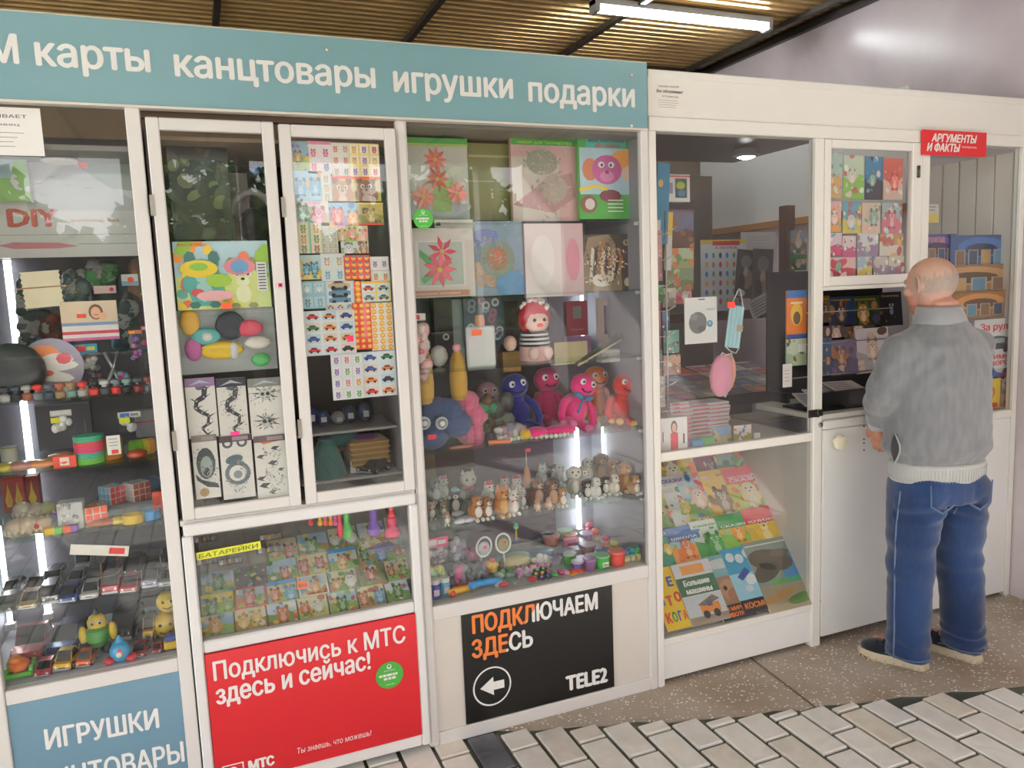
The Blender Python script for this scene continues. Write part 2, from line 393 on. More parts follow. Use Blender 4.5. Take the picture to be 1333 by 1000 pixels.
def tile_geo(m, x0, x1, y0, y1, dz=0, col='white'):
    c = .003
    m.add([(x0, y0, -.006), (x1, y0, -.006), (x1, y1, -.006), (x0, y1, -.006), (x0, y0, .002+dz), (x1, y0, .002+dz), (x1, y1, .002+dz), (x0, y1, .002+dz),
           (x0+c, y0+c, .005+dz), (x1-c, y0+c, .005+dz), (x1-c, y1-c, .005+dz), (x0+c, y1-c, .005+dz)],
          [(0, 1, 5, 4), (1, 2, 6, 5), (2, 3, 7, 6), (3, 0, 4, 7), (4, 5, 9, 8), (5, 6, 10, 9), (6, 7, 11, 10), (7, 4, 8, 11), (8, 9, 10, 11)], col)
rest = M(); ntile = 0
cand = []
for k in range(-52, 29):
    x0 = .655+PW*k+GAP/2; x1 = x0+PW-GAP
    if x1 > 3.64: continue
    yo = -.113-.031*k+(.118 if k % 2 else 0)
    ymax = yb((x0+x1)/2)
    j0 = math.ceil((ymax-yo)/PL)
    for j in range(j0, j0-32, -1):
        yt = yo+j*PL-GAP/2; ybm = yt-PL+GAP
        if ybm < -6: break
        yt2 = min(yt, ymax)
        if yt2-ybm < .03: continue
        cand.append((x0, x1, ybm, yt2, k, j-j0))
near = sorted(cand, key=lambda c: (0 if (c[0] > -.3 and c[3] > -1.25) else 1, (Vector((c[0], c[3]))-Vector((1.4, -.7))).length))[:250]
nearset = set(near)
for c in cand:
    x0, x1, y0, y1, k, j = c
    if c in nearset:
        mt = rt.choice([0, 0, 1, 1, 1, 2, 3, 4])
        if abs(x0-.78) < .02 and j == 0 or (y1 > -.1 and abs(x0-.78) < .02): mt = 5
        key = (mt, round(y1-y0, 3), 0)
        if key not in tile_mesh:
            m = M(); w2, l2 = (x1-x0)/2, (y1-y0)/2; tile_geo(m, -w2, w2, -l2, l2)
            me = m.mesh('tile'); me.materials.append(MATS[TILES[mt]]); tile_mesh[key] = me
        o = link('tile', tile_mesh[key], floor, Vector(((x0+x1)/2+rt.uniform(-.0015, .0015), (y0+y1)/2, rt.uniform(-.001, .001)))-floor.location, (0, 0, rt.uniform(-.008, .008)))
    else:
        tile_geo(rest, x0, x1, y0, y1)
me = rest.mesh('tiles'); me.materials.append(MATS['tile1']); link('tile_field', me, floor, -floor.location, kind='stuff')

# ---- walls, ceiling
sbox('wall_right', 3.66, 3.86, -6, 2.6, 0, 3.3, 'c7b7b8', 'wallmarble', kind='structure')
bk = sbox('wall_back', -6, 3.66, 2.5, 2.6, 0, 3.3, '6a5a4c', 'board', kind='structure')
sbox('wall_left', -6.1, -6, .5, 2.6, 0, 3.3, 'b9b4ab', 'board', kind='structure')
sbox('wall_left_sill', -6.1, -6, -6, .5, 0, .4, 'b9b4ab', 'board', kind='structure'); sbox('wall_left_lintel', -6.1, -6, -6, .5, 3.05, 3.3, 'b9b4ab', 'board', kind='structure')  # openings made in the unseen left wall to bring in side daylight
for i, y in enumerate((-6, -4, -2, .35)): sbox('wall_left_pier_%d' % (i+1), -6.1, -5.95, y, y+.15, .4, 3.05, 'cfcac2', 'board', kind='structure')
ceil = sbox('ceiling', -6, 3.66, -6, 2.5, 3.23, 3.3, '2c241b', 'board', kind='structure')
mat_attr('slatmetal', .36, metal=.6, bump=.05, bscale=20, var=.25, vscale=2.5)
m = M(); y = -5.98
while y < 2.48:
    m.add([(-6, y, 3.205), (-6, y+.006, 3.18), (-6, y+.040, 3.18), (-6, y+.046, 3.205), (3.65, y, 3.205), (3.65, y+.006, 3.18), (3.65, y+.040, 3.18), (3.65, y+.046, 3.205)],
          [(0, 1, 5, 4), (1, 2, 6, 5), (2, 3, 7, 6), (0, 3, 2, 1), (4, 5, 6, 7)], 'e2c184')
    y += .072
o = m.build('slat', 'slatmetal', ceil, kind='stuff'); o.location = -ceil.location
m = M(); m.box(-6, 3.66, -6, 2.5, 3.215, 3.218, '120e0a'); o = m.build('slat_backing', 'board', ceil); o.location = -ceil.location
for i, x in enumerate([-3.05, -1.95, -.86, .235, 1.345, 2.425, 3.5]):
    sbox('trim_%d' % (i+1), x-.018, x+.018, -6, 2.49, 3.15, 3.182, '3a3633', 'paint', kind='structure')
sbox('trim_8', 3.62, 3.658, -6, 2.49, 3.13, 3.18, '2a2420', 'paint', kind='structure')
sbox('trim_9', -6, 3.62, 2.44, 2.49, 3.12, 3.18, '33261c', 'paint', kind='structure')
# ---- window wall behind the photographer: piers with wide openings between them
for i, (a, b) in enumerate([(-6, -5.6), (-3.9, -3.7), (-2.1, -1.9), (-.56, -.42), (.5, .62), (1.72, 1.84), (3.1, 3.25)]):
    sbox('wall_front_pier_%d' % (i+1), a, b, -6.15, -5.95, 0, 3.05, 'd9d6d0', 'paint', kind='structure')
sbox('wall_front_lintel', -6, 3.66, -6.2, -5.95, 3.05, 3.3, 'cfcac2', 'paint', kind='structure')
sbox('wall_front_sill', -6, 3.66, -6.14, -5.97, 0, 1.15, '776e68', 'paint', kind='structure')  # unseen sill, raised and darkened to keep ground glare off the panes
sbox('trim_10', -6, 3.66, -6.10, -6.0, 1.95, 2.2, 'a9a39c', 'paint', kind='structure')  # unseen transom, deep enough to split the sun into separate floor patches
link('ground', sbox('g', -40, 40, -60, -6.2, -.2, -.1, '6f7464', 'stone').data, None, (0, -33.1, -.15), kind='structure')
bpy.data.objects.remove(bpy.data.objects['g'])
# portals guide daylight through the openings
pl = bpy.data.lights.new('window_portal', 'AREA'); pl.shape = 'RECTANGLE'; pl.size = 9.6; pl.size_y = 2.7; pl.cycles.is_portal = True
po = bpy.data.objects.new('window_portal', pl); COL.objects.link(po); po.location = (-1.2, -6.25, 1.7); po.rotation_euler = (radians(90), 0, 0)
pl2 = bpy.data.lights.new('side_portal', 'AREA'); pl2.shape = 'RECTANGLE'; pl2.size = 6.4; pl2.size_y = 2.65; pl2.cycles.is_portal = True
po2 = bpy.data.objects.new('side_portal', pl2); COL.objects.link(po2); po2.location = (-6.15, -2.75, 1.72); po2.rotation_euler = (radians(90), 0, radians(-90))
# ---- trees outside (seen mirrored in the glass)
def tree(x, y, h, r, seed, lab):
    rr = random.Random(seed); t = thing('tree', lab, 'tree', (x, y, -.1), group='trees outside mirrored in the panes')
    mm = M(); mm.tube([(0, 0, 0), (.1, 0, h*.4), (0, .1, h*.75)], [.18, .13, .05], '5a4a3a'); mm.build('trunk', 'board', t)
    mm = M()
    for i in range(2200):
        a, b, q = rr.uniform(0, 2*pi), rr.uniform(-1, 1), rr.random()**.33
        c = Vector((cos(a)*sqrt(1-b*b)*r*q, sin(a)*sqrt(1-b*b)*r*q, h*.42+b*r*q*1.05))
        d = Vector((rr.uniform(-1, 1), rr.uniform(-1, 1), rr.uniform(-1, 1))).normalized()*.17; e = d.cross(Vector((rr.uniform(-1, 1), rr.uniform(-1, 1), 1))).normalized()*.12
        mm.add([c-d, c-e, c+d, c+e], [(0, 1, 2, 3)], rr.choice(['5b7346', '7a8f57', '4a5f3d', '94a56c']))
    mm.build('crown', 'foliage', t, kind='stuff')
for i, (x, y, h, r) in enumerate([(-3.6, -12, 5.0, 2.0), (.5, -13.5, 5.6, 2.0), (4.6, -11.8, 5.0, 1.9), (8.8, -13, 6.2, 2.2), (-8.2, -14, 6.2, 2.2)]):
    tree(x, y, h, r, i, 'green tree outside the windows, %s of the five, seen only mirrored' % ['second from the left', 'middle one', 'second from the right', 'rightmost', 'leftmost'][i])
m = M(); rr_ = random.Random(4)
for i in range(7000):
    c = Vector((rr_.uniform(-16, 20), rr_.uniform(-1, 0), rr_.uniform(0, 3.2)+.5*sin(i*.7)))
    d = Vector((rr_.uniform(-1, 1), rr_.uniform(-1, 1), rr_.uniform(-1, 1))).normalized()*.28; e = d.cross(Vector((rr_.uniform(-1, 1), 1, .3))).normalized()*.2
    m.add([c-d, c-e, c+d, c+e], [(0, 1, 2, 3)], rr_.choice(['56703f', '6d8550', '46593a', '7f9360']))
m.box(-16, 20, -1.1, -1.0, 0, 3.0, '3e4c34')
m.build('hedge', 'foliage', None, (0, -18.5, -.1), label='long tall green hedge added outside to darken the reflections in the glass', cat='hedge', kind='stuff')  # added hedge that cuts the bright horizon out of the pane reflections

# ---- ceiling battens (LED)
def batten(x0, x1, y, lab):
    t = thing('ceiling_lamp', lab, 'lamp', ((x0+x1)/2, y, 3.15)); L = (x1-x0)/2
    m = M(); m.box(-L, L, -.038, .038, -.012, .02, 'd8d8d8'); m.build('lamp_housing', 'plastic', t)
    m = M(); m.tube([(-L+.03, 0, -.022), (L-.03, 0, -.022)], .026, 'white', 12); m.build('diffuser', 'batten', t)
    for s in (-1, 1):
        m = M(); m.box(s*L-(.03 if s > 0 else 0), s*L+(.03 if s < 0 else 0), -.04, .04, -.052, .02, 'lgrey', .004); m.build('end_cap', 'plastic', t)
batten(2.14, 3.34, 1.37, 'long glowing white batten lamp on the dark slatted ceiling')
batten(2.0, 3.2, -1.6, 'glowing batten lamp on the ceiling, mirrored in the glossy wall')
batten(-.9, .3, -3.4, 'added fill batten on the unseen ceiling behind the photographer')  # unseen lamp, added to raise the indoor light
batten(-2.0, -.8, -1.2, 'added fill batten on the unseen ceiling left of the photographer')  # another unseen batten added for indoor brightness
# ================================================================== SHOWCASES AND KIOSK SHELL
FR = 'dfdcd9'; FW = 'e8e8e7'
def part(t, name, x0, x1, y0, y1, z0, z1, col=None, mat='paint', bev=.003, **kw):
    o = sbox(name, x0, x1, y0, y1, z0, z1, col or FR, mat, t, bev, **kw); o.location -= t.location; return o
# ---- first showcase (toys), x -.62 .. -.105
T1 = thing('showcase', 'white framed glass toy showcase at the left edge above the blue toys panel', 'showcase', (-.36, 0, 0))
part(T1, 'post', -.142, -.103, -.035, .0, 0, 2.18); part(T1, 'post', -.66, -.605, -.035, .0, 0, 2.18)
part(T1, 'rail', -.605, -.142, -.03, .0, .476, .52); part(T1, 'rail', -.605, -.142, -.03, 0, 0, .03)
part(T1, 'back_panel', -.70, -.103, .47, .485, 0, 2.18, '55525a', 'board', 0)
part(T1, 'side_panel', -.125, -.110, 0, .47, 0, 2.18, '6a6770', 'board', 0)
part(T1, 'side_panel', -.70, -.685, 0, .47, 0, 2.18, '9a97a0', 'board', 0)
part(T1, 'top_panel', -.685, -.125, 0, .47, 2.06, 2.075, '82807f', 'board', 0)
for z in (1.352, 1.146, .945, .737):
    part(T1, 'glass_shelf', -.684, -.126, .02, .45, z-.006, z, 'white', 'shelfglass', 0)
part(T1, 'bottom_shelf', -.685, -.125, .0, .47, .505, .52, 'c9cbd6')
part(T1, 'glass_pane', -.605, -.142, -.014, -.010, .52, 2.18, 'white', 'glass', 0)
part(T1, 'lower_board', -.605, -.142, -.02, -.012, .03, .476, 'f0efec', bev=0)
# downlight in the roof of the first showcase
m = M(); p = P(68, 157, .12); m.lathe([(.045, 0), (.05, -.006), (.04, -.012), (.03, -.006)], 'd8d4cc', n=20)
m.build('downlight', 'plastic', None, (-.34, .14, 2.058), label='small round recessed downlight in the first showcase roof', cat='downlight')
# ---- tall door cabinet, x -.1 .. .645
T2 = thing('door_cabinet', 'white cabinet with two tall narrow glazed doors above a glazed drop box', 'cabinet', (.27, 0, 0))
part(T2, 'top_rail', -.1, .645, -.005, .02, 2.158, 2.18, '5d4434', bev=0)
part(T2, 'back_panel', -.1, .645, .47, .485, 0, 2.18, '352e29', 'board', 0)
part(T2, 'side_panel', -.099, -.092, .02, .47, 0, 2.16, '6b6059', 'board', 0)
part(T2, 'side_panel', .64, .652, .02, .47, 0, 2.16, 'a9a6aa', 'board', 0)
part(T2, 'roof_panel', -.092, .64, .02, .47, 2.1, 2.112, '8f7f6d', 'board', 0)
def gdoor(x0, x1, z0, z1, w, yf, nm='door'):
    c = Vector(((x0+x1)/2, yf, (z0+z1)/2)); e = link('door', None, T2, c-T2.location)
    def q(n_, a, b, cc, dd, y0=0, y1=.022, col=FR, mat='paint', bev=.003):
        o = sbox(n_, a, b, yf+y0, yf+y1, cc, dd, col, mat, e, bev); o.location -= c; return o
    q('stile', x0, x0+w, z0, z1); q('stile', x1-w, x1, z0, z1); q('door_rail', x0+w, x1-w, z1-w, z1, .001); q('door_rail', x0+w, x1-w, z0, z0+w, .001)
    q('glass_pane', x0+w, x1-w, z0+w, z1-w, .010, .014, 'white', 'glass', 0)
    for zz in (z0+.22, z1-.28): q('hinge', x0-.008, x0+.004, zz, zz+.06, -.003, .01, '9c978f', 'metal', 0)
    return e
d1 = gdoor(-.090, .264, .956, 2.152, .035, -.045)
d2 = gdoor(.278, .642, .954, 2.148, .036, -.042)
m = M(); m.box(-.006, .006, -.002, 0, -.006, .006, 'd8307a'); m.box(-.003, .003, -.003, -.002, -.003, .003, 'black'); o = m.build('sticker_dot', 'paper', d1, Vector((.249, -.046, 1.66))-Vector((.087, -.045, 1.554)))
part(T2, 'post', -.1, .642, -.03, .01, .935, .953)
bx = link('drop_box', None, T2, Vector((.27, -.04, .5))-T2.location)
def bpart(n_, x0, x1, y0, y1, z0, z1, col=FW, mat='paint', bev=.005):
    o = sbox(n_, x0, x1, y0, y1, z0, z1, col, mat, bx, bev); o.location -= Vector((.27, -.04, .5)); return o
bpart('frame_rail', -.092, .64, -.0495, -.01, .906, .944); bpart('frame_rail', -.066, .615, -.045, -.01, .522, .562)
bpart('frame_stile', -.098, -.066, -.05, -.01, .03, .905); bpart('frame_stile', .615, .645, -.05, -.01, .03, .905)
bpart('frame_rail', -.066, .615, -.045, -.01, .03, .075); bpart('glass_pane', -.066, .615, -.028, -.024, .562, .905, 'white', 'glass', 0)
part(T2, 'slanted_shelf_back', -.09, .64, .45, .46, .5, .93, '6e6862', 'board', 0)
part(T2, 'cabinet_shelf', -.09, .64, .02, .46, .945, .955, '8a857c', 'board', 0)
# ---- third showcase (gifts), x .647 .. 1.597
T3 = thing('showcase', 'wide white glass showcase in the middle, full of gifts and plush toys', 'showcase', (1.12, 0, 0))
part(T3, 'post', .647, .684, -.03, .0, 0, 2.18, bev=.008); part(T3, 'post', 1.566, 1.597, -.03, .0, 0, 2.18)
part(T3, 'rail', .684, 1.566, -.028, .0, .47, .522); part(T3, 'rail', .684, 1.566, -.028, 0, .0, .05)
part(T3, 'lower_board', .684, 1.566, -.016, -.008, .05, .47, 'dcd6cd', bev=0)
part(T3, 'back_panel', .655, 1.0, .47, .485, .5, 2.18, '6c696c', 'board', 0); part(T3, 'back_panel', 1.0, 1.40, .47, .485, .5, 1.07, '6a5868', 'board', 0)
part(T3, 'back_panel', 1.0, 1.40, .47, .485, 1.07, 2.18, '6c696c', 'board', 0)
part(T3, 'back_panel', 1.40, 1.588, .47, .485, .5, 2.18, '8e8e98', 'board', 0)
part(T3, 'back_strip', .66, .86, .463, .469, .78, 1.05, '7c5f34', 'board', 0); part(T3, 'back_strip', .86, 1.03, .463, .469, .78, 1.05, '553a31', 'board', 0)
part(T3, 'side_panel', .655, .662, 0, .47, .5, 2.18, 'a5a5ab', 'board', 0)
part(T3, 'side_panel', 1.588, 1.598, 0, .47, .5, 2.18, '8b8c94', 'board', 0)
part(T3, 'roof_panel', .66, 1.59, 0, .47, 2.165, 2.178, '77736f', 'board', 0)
part(T3, 'bottom_shelf', .662, 1.588, 0, .47, .505, .52, 'bfc4c0')
for z in (1.86, 1.60, 1.345, 1.06, .785):
    part(T3, 'glass_shelf', .664, 1.586, .02 if z < 1.7 else .10, .45, z-.006, z, 'white', 'shelfglass', 0)
    for x in (.672, 1.578): 
        m = M(); m.bc((0, 0, 0), (.014, .022, .012), 'd9dce0'); m.build('shelf_clip', 'plastic', T3, Vector((x, .03, z-.012))-T3.location)
part(T3, 'glass_pane', .684, 1.566, -.014, -.010, .522, 2.175, 'white', 'glass', 0)
# led strips
def led(x, y, z0, z1, lab, r=.011):
    t = thing('light_tube', lab, 'lamp', (x, y, z0)); m = M(); m.tube([(0, 0, .02), (0, 0, z1-z0-.02)], r, 'white', 8); m.build('tube', 'led', t)
    
    for q in (.01, z1-z0-.01): m = M(); m.bc((0, 0, q), (.03, .025, .02), 'lgrey'); m.build('end_cap', 'plastic', t)
led(-.56, .44, .55, 1.80, 'vertical white light tube at the back left of the toy showcase')
led(-.665, .40, .55, .93, 'short glow imitating a mirrored tube at the left edge of the toy car shelves', .008)  # added glow where the first tube mirrors in the showcase side
led(1.5, .44, .53, 1.1, 'bright vertical tube behind the furry dog figurines')
led(1.575, .34, .72, 1.04, 'thinner right hand glow standing in for the mirrored tube behind the furry dog figurines', .005)  # emitter in place of the bright tube reflected by the side glass
led(1.545, .44, 1.38, 1.62, 'short vertical light tube beside the framed tile', .007)
# ---- press kiosk on the right, x 1.6 .. 3.65
FR0 = FR; FR = 'efece4'; FW = 'efefec'
T4 = thing('press_kiosk', 'white newspaper kiosk with glazed bays and a serving hatch on the right', 'kiosk', (2.6, 0, 0))
def kp(n_, *a, **k): return part(T4, n_, *a, **k)
kp('fascia', 1.602, 3.655, -.02, .03, 2.225, 2.40); kp('fascia_lip', 1.602, 3.655, -.026, .03, 2.372, 2.40); kp('fascia_rail', 1.602, 3.655, -.028, .03, 2.18, 2.232)
kp('post', 1.60, 1.632, -.028, .01, 0, 2.18); kp('post', 2.388, 2.436, -.03, .01, 0, 2.18); kp('post', 2.99, 3.036, -.0285, .01, 1.006, 2.18); kp('post', 3.625, 3.655, -.028, .01, 0, 2.18)
kp('rail', 1.632, 2.388, -.026, .01, .925, .962); kp('rail', 1.632, 2.388, -.024, .01, .168, .196); kp('kick_board', 1.61, 2.388, -.015, .005, .02, .168, FW)
kp('glass_pane', 1.632, 2.388, -.012, -.008, .962, 2.18, 'white', 'glass', 0); kp('glass_pane', 1.632, 2.388, -.012, -.008, .196, .925, 'white', 'glass', 0)
kp('side_panel', 2.392, 2.402, .01, .60, 0, .93, 'd9d6d2', bev=0); kp('side_panel', 1.601, 1.609, .01, .5, 0, 2.18, '8f8a88', 'board', 0)
# slanted book rest in the lower bay
m = M(); m.add([(1.61, .012, .19), (2.392, .012, .19), (2.392, .57, .92), (1.61, .57, .92), (1.61, .012, .18), (2.392, .012, .18), (2.392, .58, .92), (1.61, .58, .92)], [(0, 1, 2, 3), (7, 6, 5, 4), (0, 4, 5, 1)], 'a9a39b')
o = m.build('slanted_rest', 'board', T4); o.location = -T4.location
# counters
kp('counter', 1.61, 2.392, .01, .62, .932, .948, 'd8d4cb'); kp('counter', 2.436, 3.0, -.01, .40, 1.005, 1.03, 'e8e4da'); kp('counter', 2.44, 3.66, .4, .62, .93, .945, 'cfc9be')
# hatch bay: small glazed flap above, opening, door panel below
kp('flap_rail', 2.472, 2.928, -.031, -.004, 1.578, 1.618); kp('flap_rail', 2.472, 2.928, -.031, -.004, 2.142, 2.178); kp('flap_stile', 2.438, 2.472, -.032, -.004, 1.578, 2.178); kp('flap_stile', 2.928, 2.986, -.032, -.004, 1.578, 2.178)
kp('flap_sill', 2.44, 2.99, -.025, .02, 1.560, 1.577, FR); kp('glass_pane', 2.472, 2.928, -.02, -.016, 1.618, 2.142, 'white', 'glass', 0)
m = M(); m.box(-.004, .004, -.004, .004, 0, .05, '6e6a64'); m.tube([(0, -.006, .0), (0, -.006, .05)], .005, '57534e', 6); m.build('hinge', 'metal', T4, Vector((2.955, -.034, 2.03))-T4.location)
dr = link('hatch_door', None, T4, Vector((2.72, -.02, .5))-T4.location)
def dp(n_, x0, x1, y0, y1, z0, z1, col=FW, mat='paint', bev=.004):
    o = sbox(n_, x0, x1, y0, y1, z0, z1, col, mat, dr, bev); o.location -= Vector((2.72, -.02, .5)); return o
dp('door_leaf', 2.442, 3.026, -.028, -.004, .035, .965); dp('door_lip', 2.442, 3.026, -.03, .0, .968, 1.004)
m = M(); m.lathe([(.012, 0), (.012, -.018), (.03, -.022), (.034, -.034), (.026, -.046), (.008, -.05)], 'e9e0c6', axis='y', n=20); p = P(1089, 575, -.04); m.build('knob', 'plastic', dr, Vector((p.x, -.028, p.z))-Vector((2.72, -.02, .5)))
m = M(); m.lathe([(.011, 0), (.011, -.006), (.006, -.008)], '8f8f8f', axis='y', n=14); p = P(1068, 553, -.03); m.build('lock_cylinder', 'metal', dr, Vector((p.x, -.028, p.z))-Vector((2.72, -.02, .5)))
for k, py in enumerate((545, 549, 555, 572, 577, 586)):
    m = M(); m.lathe([(.004, 0), (.004, -.002)], '4b3c33', axis='y', n=8); p = P(1125, py, -.03); m.build('screw_hole', 'plastic', dr, Vector((p.x, -.028, p.z))-Vector((2.72, -.02, .5)))
m = M(); m.box(-.045, -.004, -.006, 0, -.016, .016, '5a544e'); m.box(.004, .03, -.006, 0, -.014, .014, '5a544e'); m.tube([(0, -.008, -.016), (0, -.008, .016)], .006, '48433e', 8); p = P(1064, 538, -.035); m.build('hasp', 'metal', T4, Vector((p.x, -.03, p.z))-T4.location)
m = M(); m.box(-.03, .03, -.004, 0, -.006, .004, '3c3530'); m.box(0, .045, -.008, -.004, -.014, -.004, '3c3530'); p = P(1092, 528, -.03); m.build('flap_hinge', 'metal', T4, Vector((p.x, -.012, p.z))-T4.location)
# right bay
kp('rail', 3.038, 3.623, -.027, .01, .906, .944); kp('lower_panel', 3.030, 3.625, -.02, -.008, .02, .905, FW); kp('glass_pane', 3.036, 3.625, -.012, -.008, .945, 2.18, 'white', 'glass', 0)
m = M(); m.box(-.012, .012, -.03, 0, 0, .02, 'b9b6b0'); m.build('foot', 'plastic', T4, Vector((3.42, -.02, 0))-T4.location)
# inner roof piece, inner lamp, white inner wall panel with wooden rail
kp('inner_soffit', 1.61, 2.98, .04, 1.25, 2.30, 2.315, '6f6a68', 'plastic', 0)
kp('back_partition', 1.61, 3.2, 1.75, 1.77, 0, 2.3, '5b5148', 'board', 0)
t = thing('inner_lamp', 'small lamp under the kiosk roof lighting the white inner wall', 'lamp', (2.75, .85, 2.27))
m = M(); m.lathe([(.06, .03), (.07, .0), (.05, -.01)], 'lgrey', n=16); m.build('lamp_body', 'plastic', t); m = M(); m.lathe([(.045, -.011), (.02, -.02)], 'white', n=16); m.build('lamp_diffuser', 'batten', t)
# slatted cladding on the side wall inside the kiosk
for i in range(6):
    sbox('wall_right_slat', 3.645, 3.659, .03+i*.095, .03+i*.095+.088, 0, 2.17, 'e4ddd2', 'paint', T4, .003).location -= T4.location
kp('inner_wall_panel', 3.635, 3.655, .62, 2.48, 2.0, 2.62, 'dfe0dd', 'plastic', 0)
kp('wooden_rail', 3.60, 3.64, .62, 2.48, 1.955, 2.0, 'b07b3f', 'board')
# ================================================================== SIGNS AND ADVERTISING PANELS
def word(parent, s, x0, x1, z0, h, col, y, bold=.02, shear=0, ref=CAP, name='lettering', org=None, skew=0, z1=None, thick=.0):
    """one raised word: left x0, right x1, baseline z0 (z1 at its right end), cap or x height h"""
    vs, fs = tgeo(s, bold, shear)
    a = min(v[0] for v in vs); b = max(v[0] for v in vs); z1 = z0 if z1 is None else z1
    org = org or parent.location; m = M()
    def q(v):
        t = (v[0]-a)/(b-a); return (x0+(x1-x0)*t-org.x, y-org.y-v[2]*.0002, z0+(z1-z0)*t+v[1]/ref*h-org.z)
    m.add([q(v) for v in vs], [tuple(f) for f in fs], col)
    return m.build(name, 'plastic', parent)
S1 = thing('sign_board', 'long grey teal fascia sign with white Cyrillic words above the showcases', 'sign', (.33, -.03, 2.3))
def sp_(t, n_, x0, x1, y0, y1, z0, z1, col, mat='plastic', bev=0):
    o = sbox(n_, x0, x1, y0, y1, z0, z1, col, mat, t, bev); o.location -= t.location; return o
sp_(S1, 'board', -.95, 1.588, -.042, -.03, 2.183, 2.413, '6d949c')
sp_(S1, 'edge_strip', -.95, 1.588, -.045, -.01, 2.176, 2.183, 'd9d3c8'); sp_(S1, 'edge_strip', -.95, 1.588, -.044, 0, 2.413, 2.416, 'c9bfae')
word(S1, 'СИМ', -.60, -.386, 2.278, .075, 'ecebe8', -.043, .03)
word(S1, 'карты', -.348, -.062, 2.277, .059, 'ecebe8', -.043, .03, ref=XH)
word(S1, 'канцтовары', -.0, .587, 2.270, .059, 'ecebe8', -.043, .03, ref=XH)
word(S1, 'игрушки', .644, 1.058, 2.262, .062, 'ecebe8', -.043, .03, ref=XH)
word(S1, 'подарки', 1.114, 1.535, 2.256, .062, 'ecebe8', -.043, .03, ref=XH)
for px, py in ((425, 65), (822, 98), (822, 164), (395, 8)):
    p = P(px, py, -.045); m = M(); m.lathe([(.006, 0), (.005, -.003), (.002, -.004)], 'f4f4f0', axis='y', n=10)
    if p.z < 2.41: m.build('screw', 'metal', S1, p-S1.location)
# blue toys panel
A1 = thing('poster', 'grey blue panel lettered in white below the toy showcase', 'poster', (-.37, -.022, .25))
sp_(A1, 'board', -.604, -.143, -.026, -.021, .031, .475, '6b90a6')
word(A1, 'ИГРУШКИ', -.52, -.212, .318, .062, 'f2f2f0', -.027, .035, z1=.308)
word(A1, 'КАНЦТОВАРЫ', -.635+.04, -.15, .186, .066, 'f2f2f0', -.027, .03, z1=.178)
word(A1, 'СУВЕНИРЫ', -.54, -.20, .075, .05, 'f2f2f0', -.027, .03)
# red operator panel
A2 = thing('poster', 'bright red advertising panel with white slogan on the low middle cabinet', 'poster', (.28, -.047, .3))
sp_(A2, 'board', -.064, .614, -.05, -.04, .076, .52, 'd2212c')
word(A2, 'Подключись к МТС', -.044, .575, .432, .062, 'f4f0ee', -.0515, .025, z1=.428)
word(A2, 'здесь и сейчас!', -.043, .450, .352, .048, 'f4f0ee', -.0515, .035, ref=XH, z1=.360)
word(A2, 'Ты знаешь, что можешь!', .19, .437, .121, .020, 'f4f0ee', -.0515, .0, shear=.15)
word(A2, 'мтс', .035, .117, .106, .032, 'f4f0ee', -.0515, .05, ref=XH)
m = M(); z0 = -.0515+.047
def rr(m, x0, x1, z0_, z1_, y, w, col):
    for a in ((x0, x1, z0_, z0_+w), (x0, x1, z1_-w, z1_), (x0, x0+w, z0_+w, z1_-w), (x1-w, x1, z0_+w, z1_-w)): m.add([(a[0], y, a[2]), (a[1], y, a[2]), (a[1], y, a[3]), (a[0], y, a[3])], [(0, 1, 2, 3)], col)
rr(m, -.043-.28, .022-.28, .082-.3, .142-.3, z0, .004, 'f4f0ee')
m.add([(-.0105-.28+.017*cos(t*.45), z0, .11-.3+.022*sin(t*.45)-(0 if sin(t*.45) > 0 else .0)) for t in range(14)], [list(range(14))], 'f4f0ee')
m.build('emblem', 'plastic', A2)
def greensticker(c, r, parent, org, lab=None):
    m = M(); n = 24
    m.add([(r*cos(2*pi*k/n), 0, r*sin(2*pi*k/n)) for k in range(n)], [list(range(n))], '46a83c')
    a = Art(m, (-r, 0, -r), (2*r, 0, 0), (0, 0, 2*r)); a.ell(.5, .82, .09, .09, 'white', 12); a.up(); a.ell(.5, .84, .05, .05, '46a83c', 8)
    a.text('доставка', .3, .66, .4, .06, 'white', 0)
    x = .12
    for q in (.14, .14, .2, .1, .1): a.rect(x, .47, x+q-.02, .56, 'white'); x += q
    x = .28
    for q in (.16, .14, .16): a.rect(x, .34, x+q-.03, .43, 'white'); x += q
    a.text('каждый день', .34, .14, .32, .05, 'white', 0)
    return m.build('round_sticker', 'paper', parent, Vector(c)-org, label=lab, cat='sticker' if lab and not parent else None)
greensticker((.512, -.0525, .322), .048, A2, A2.location)
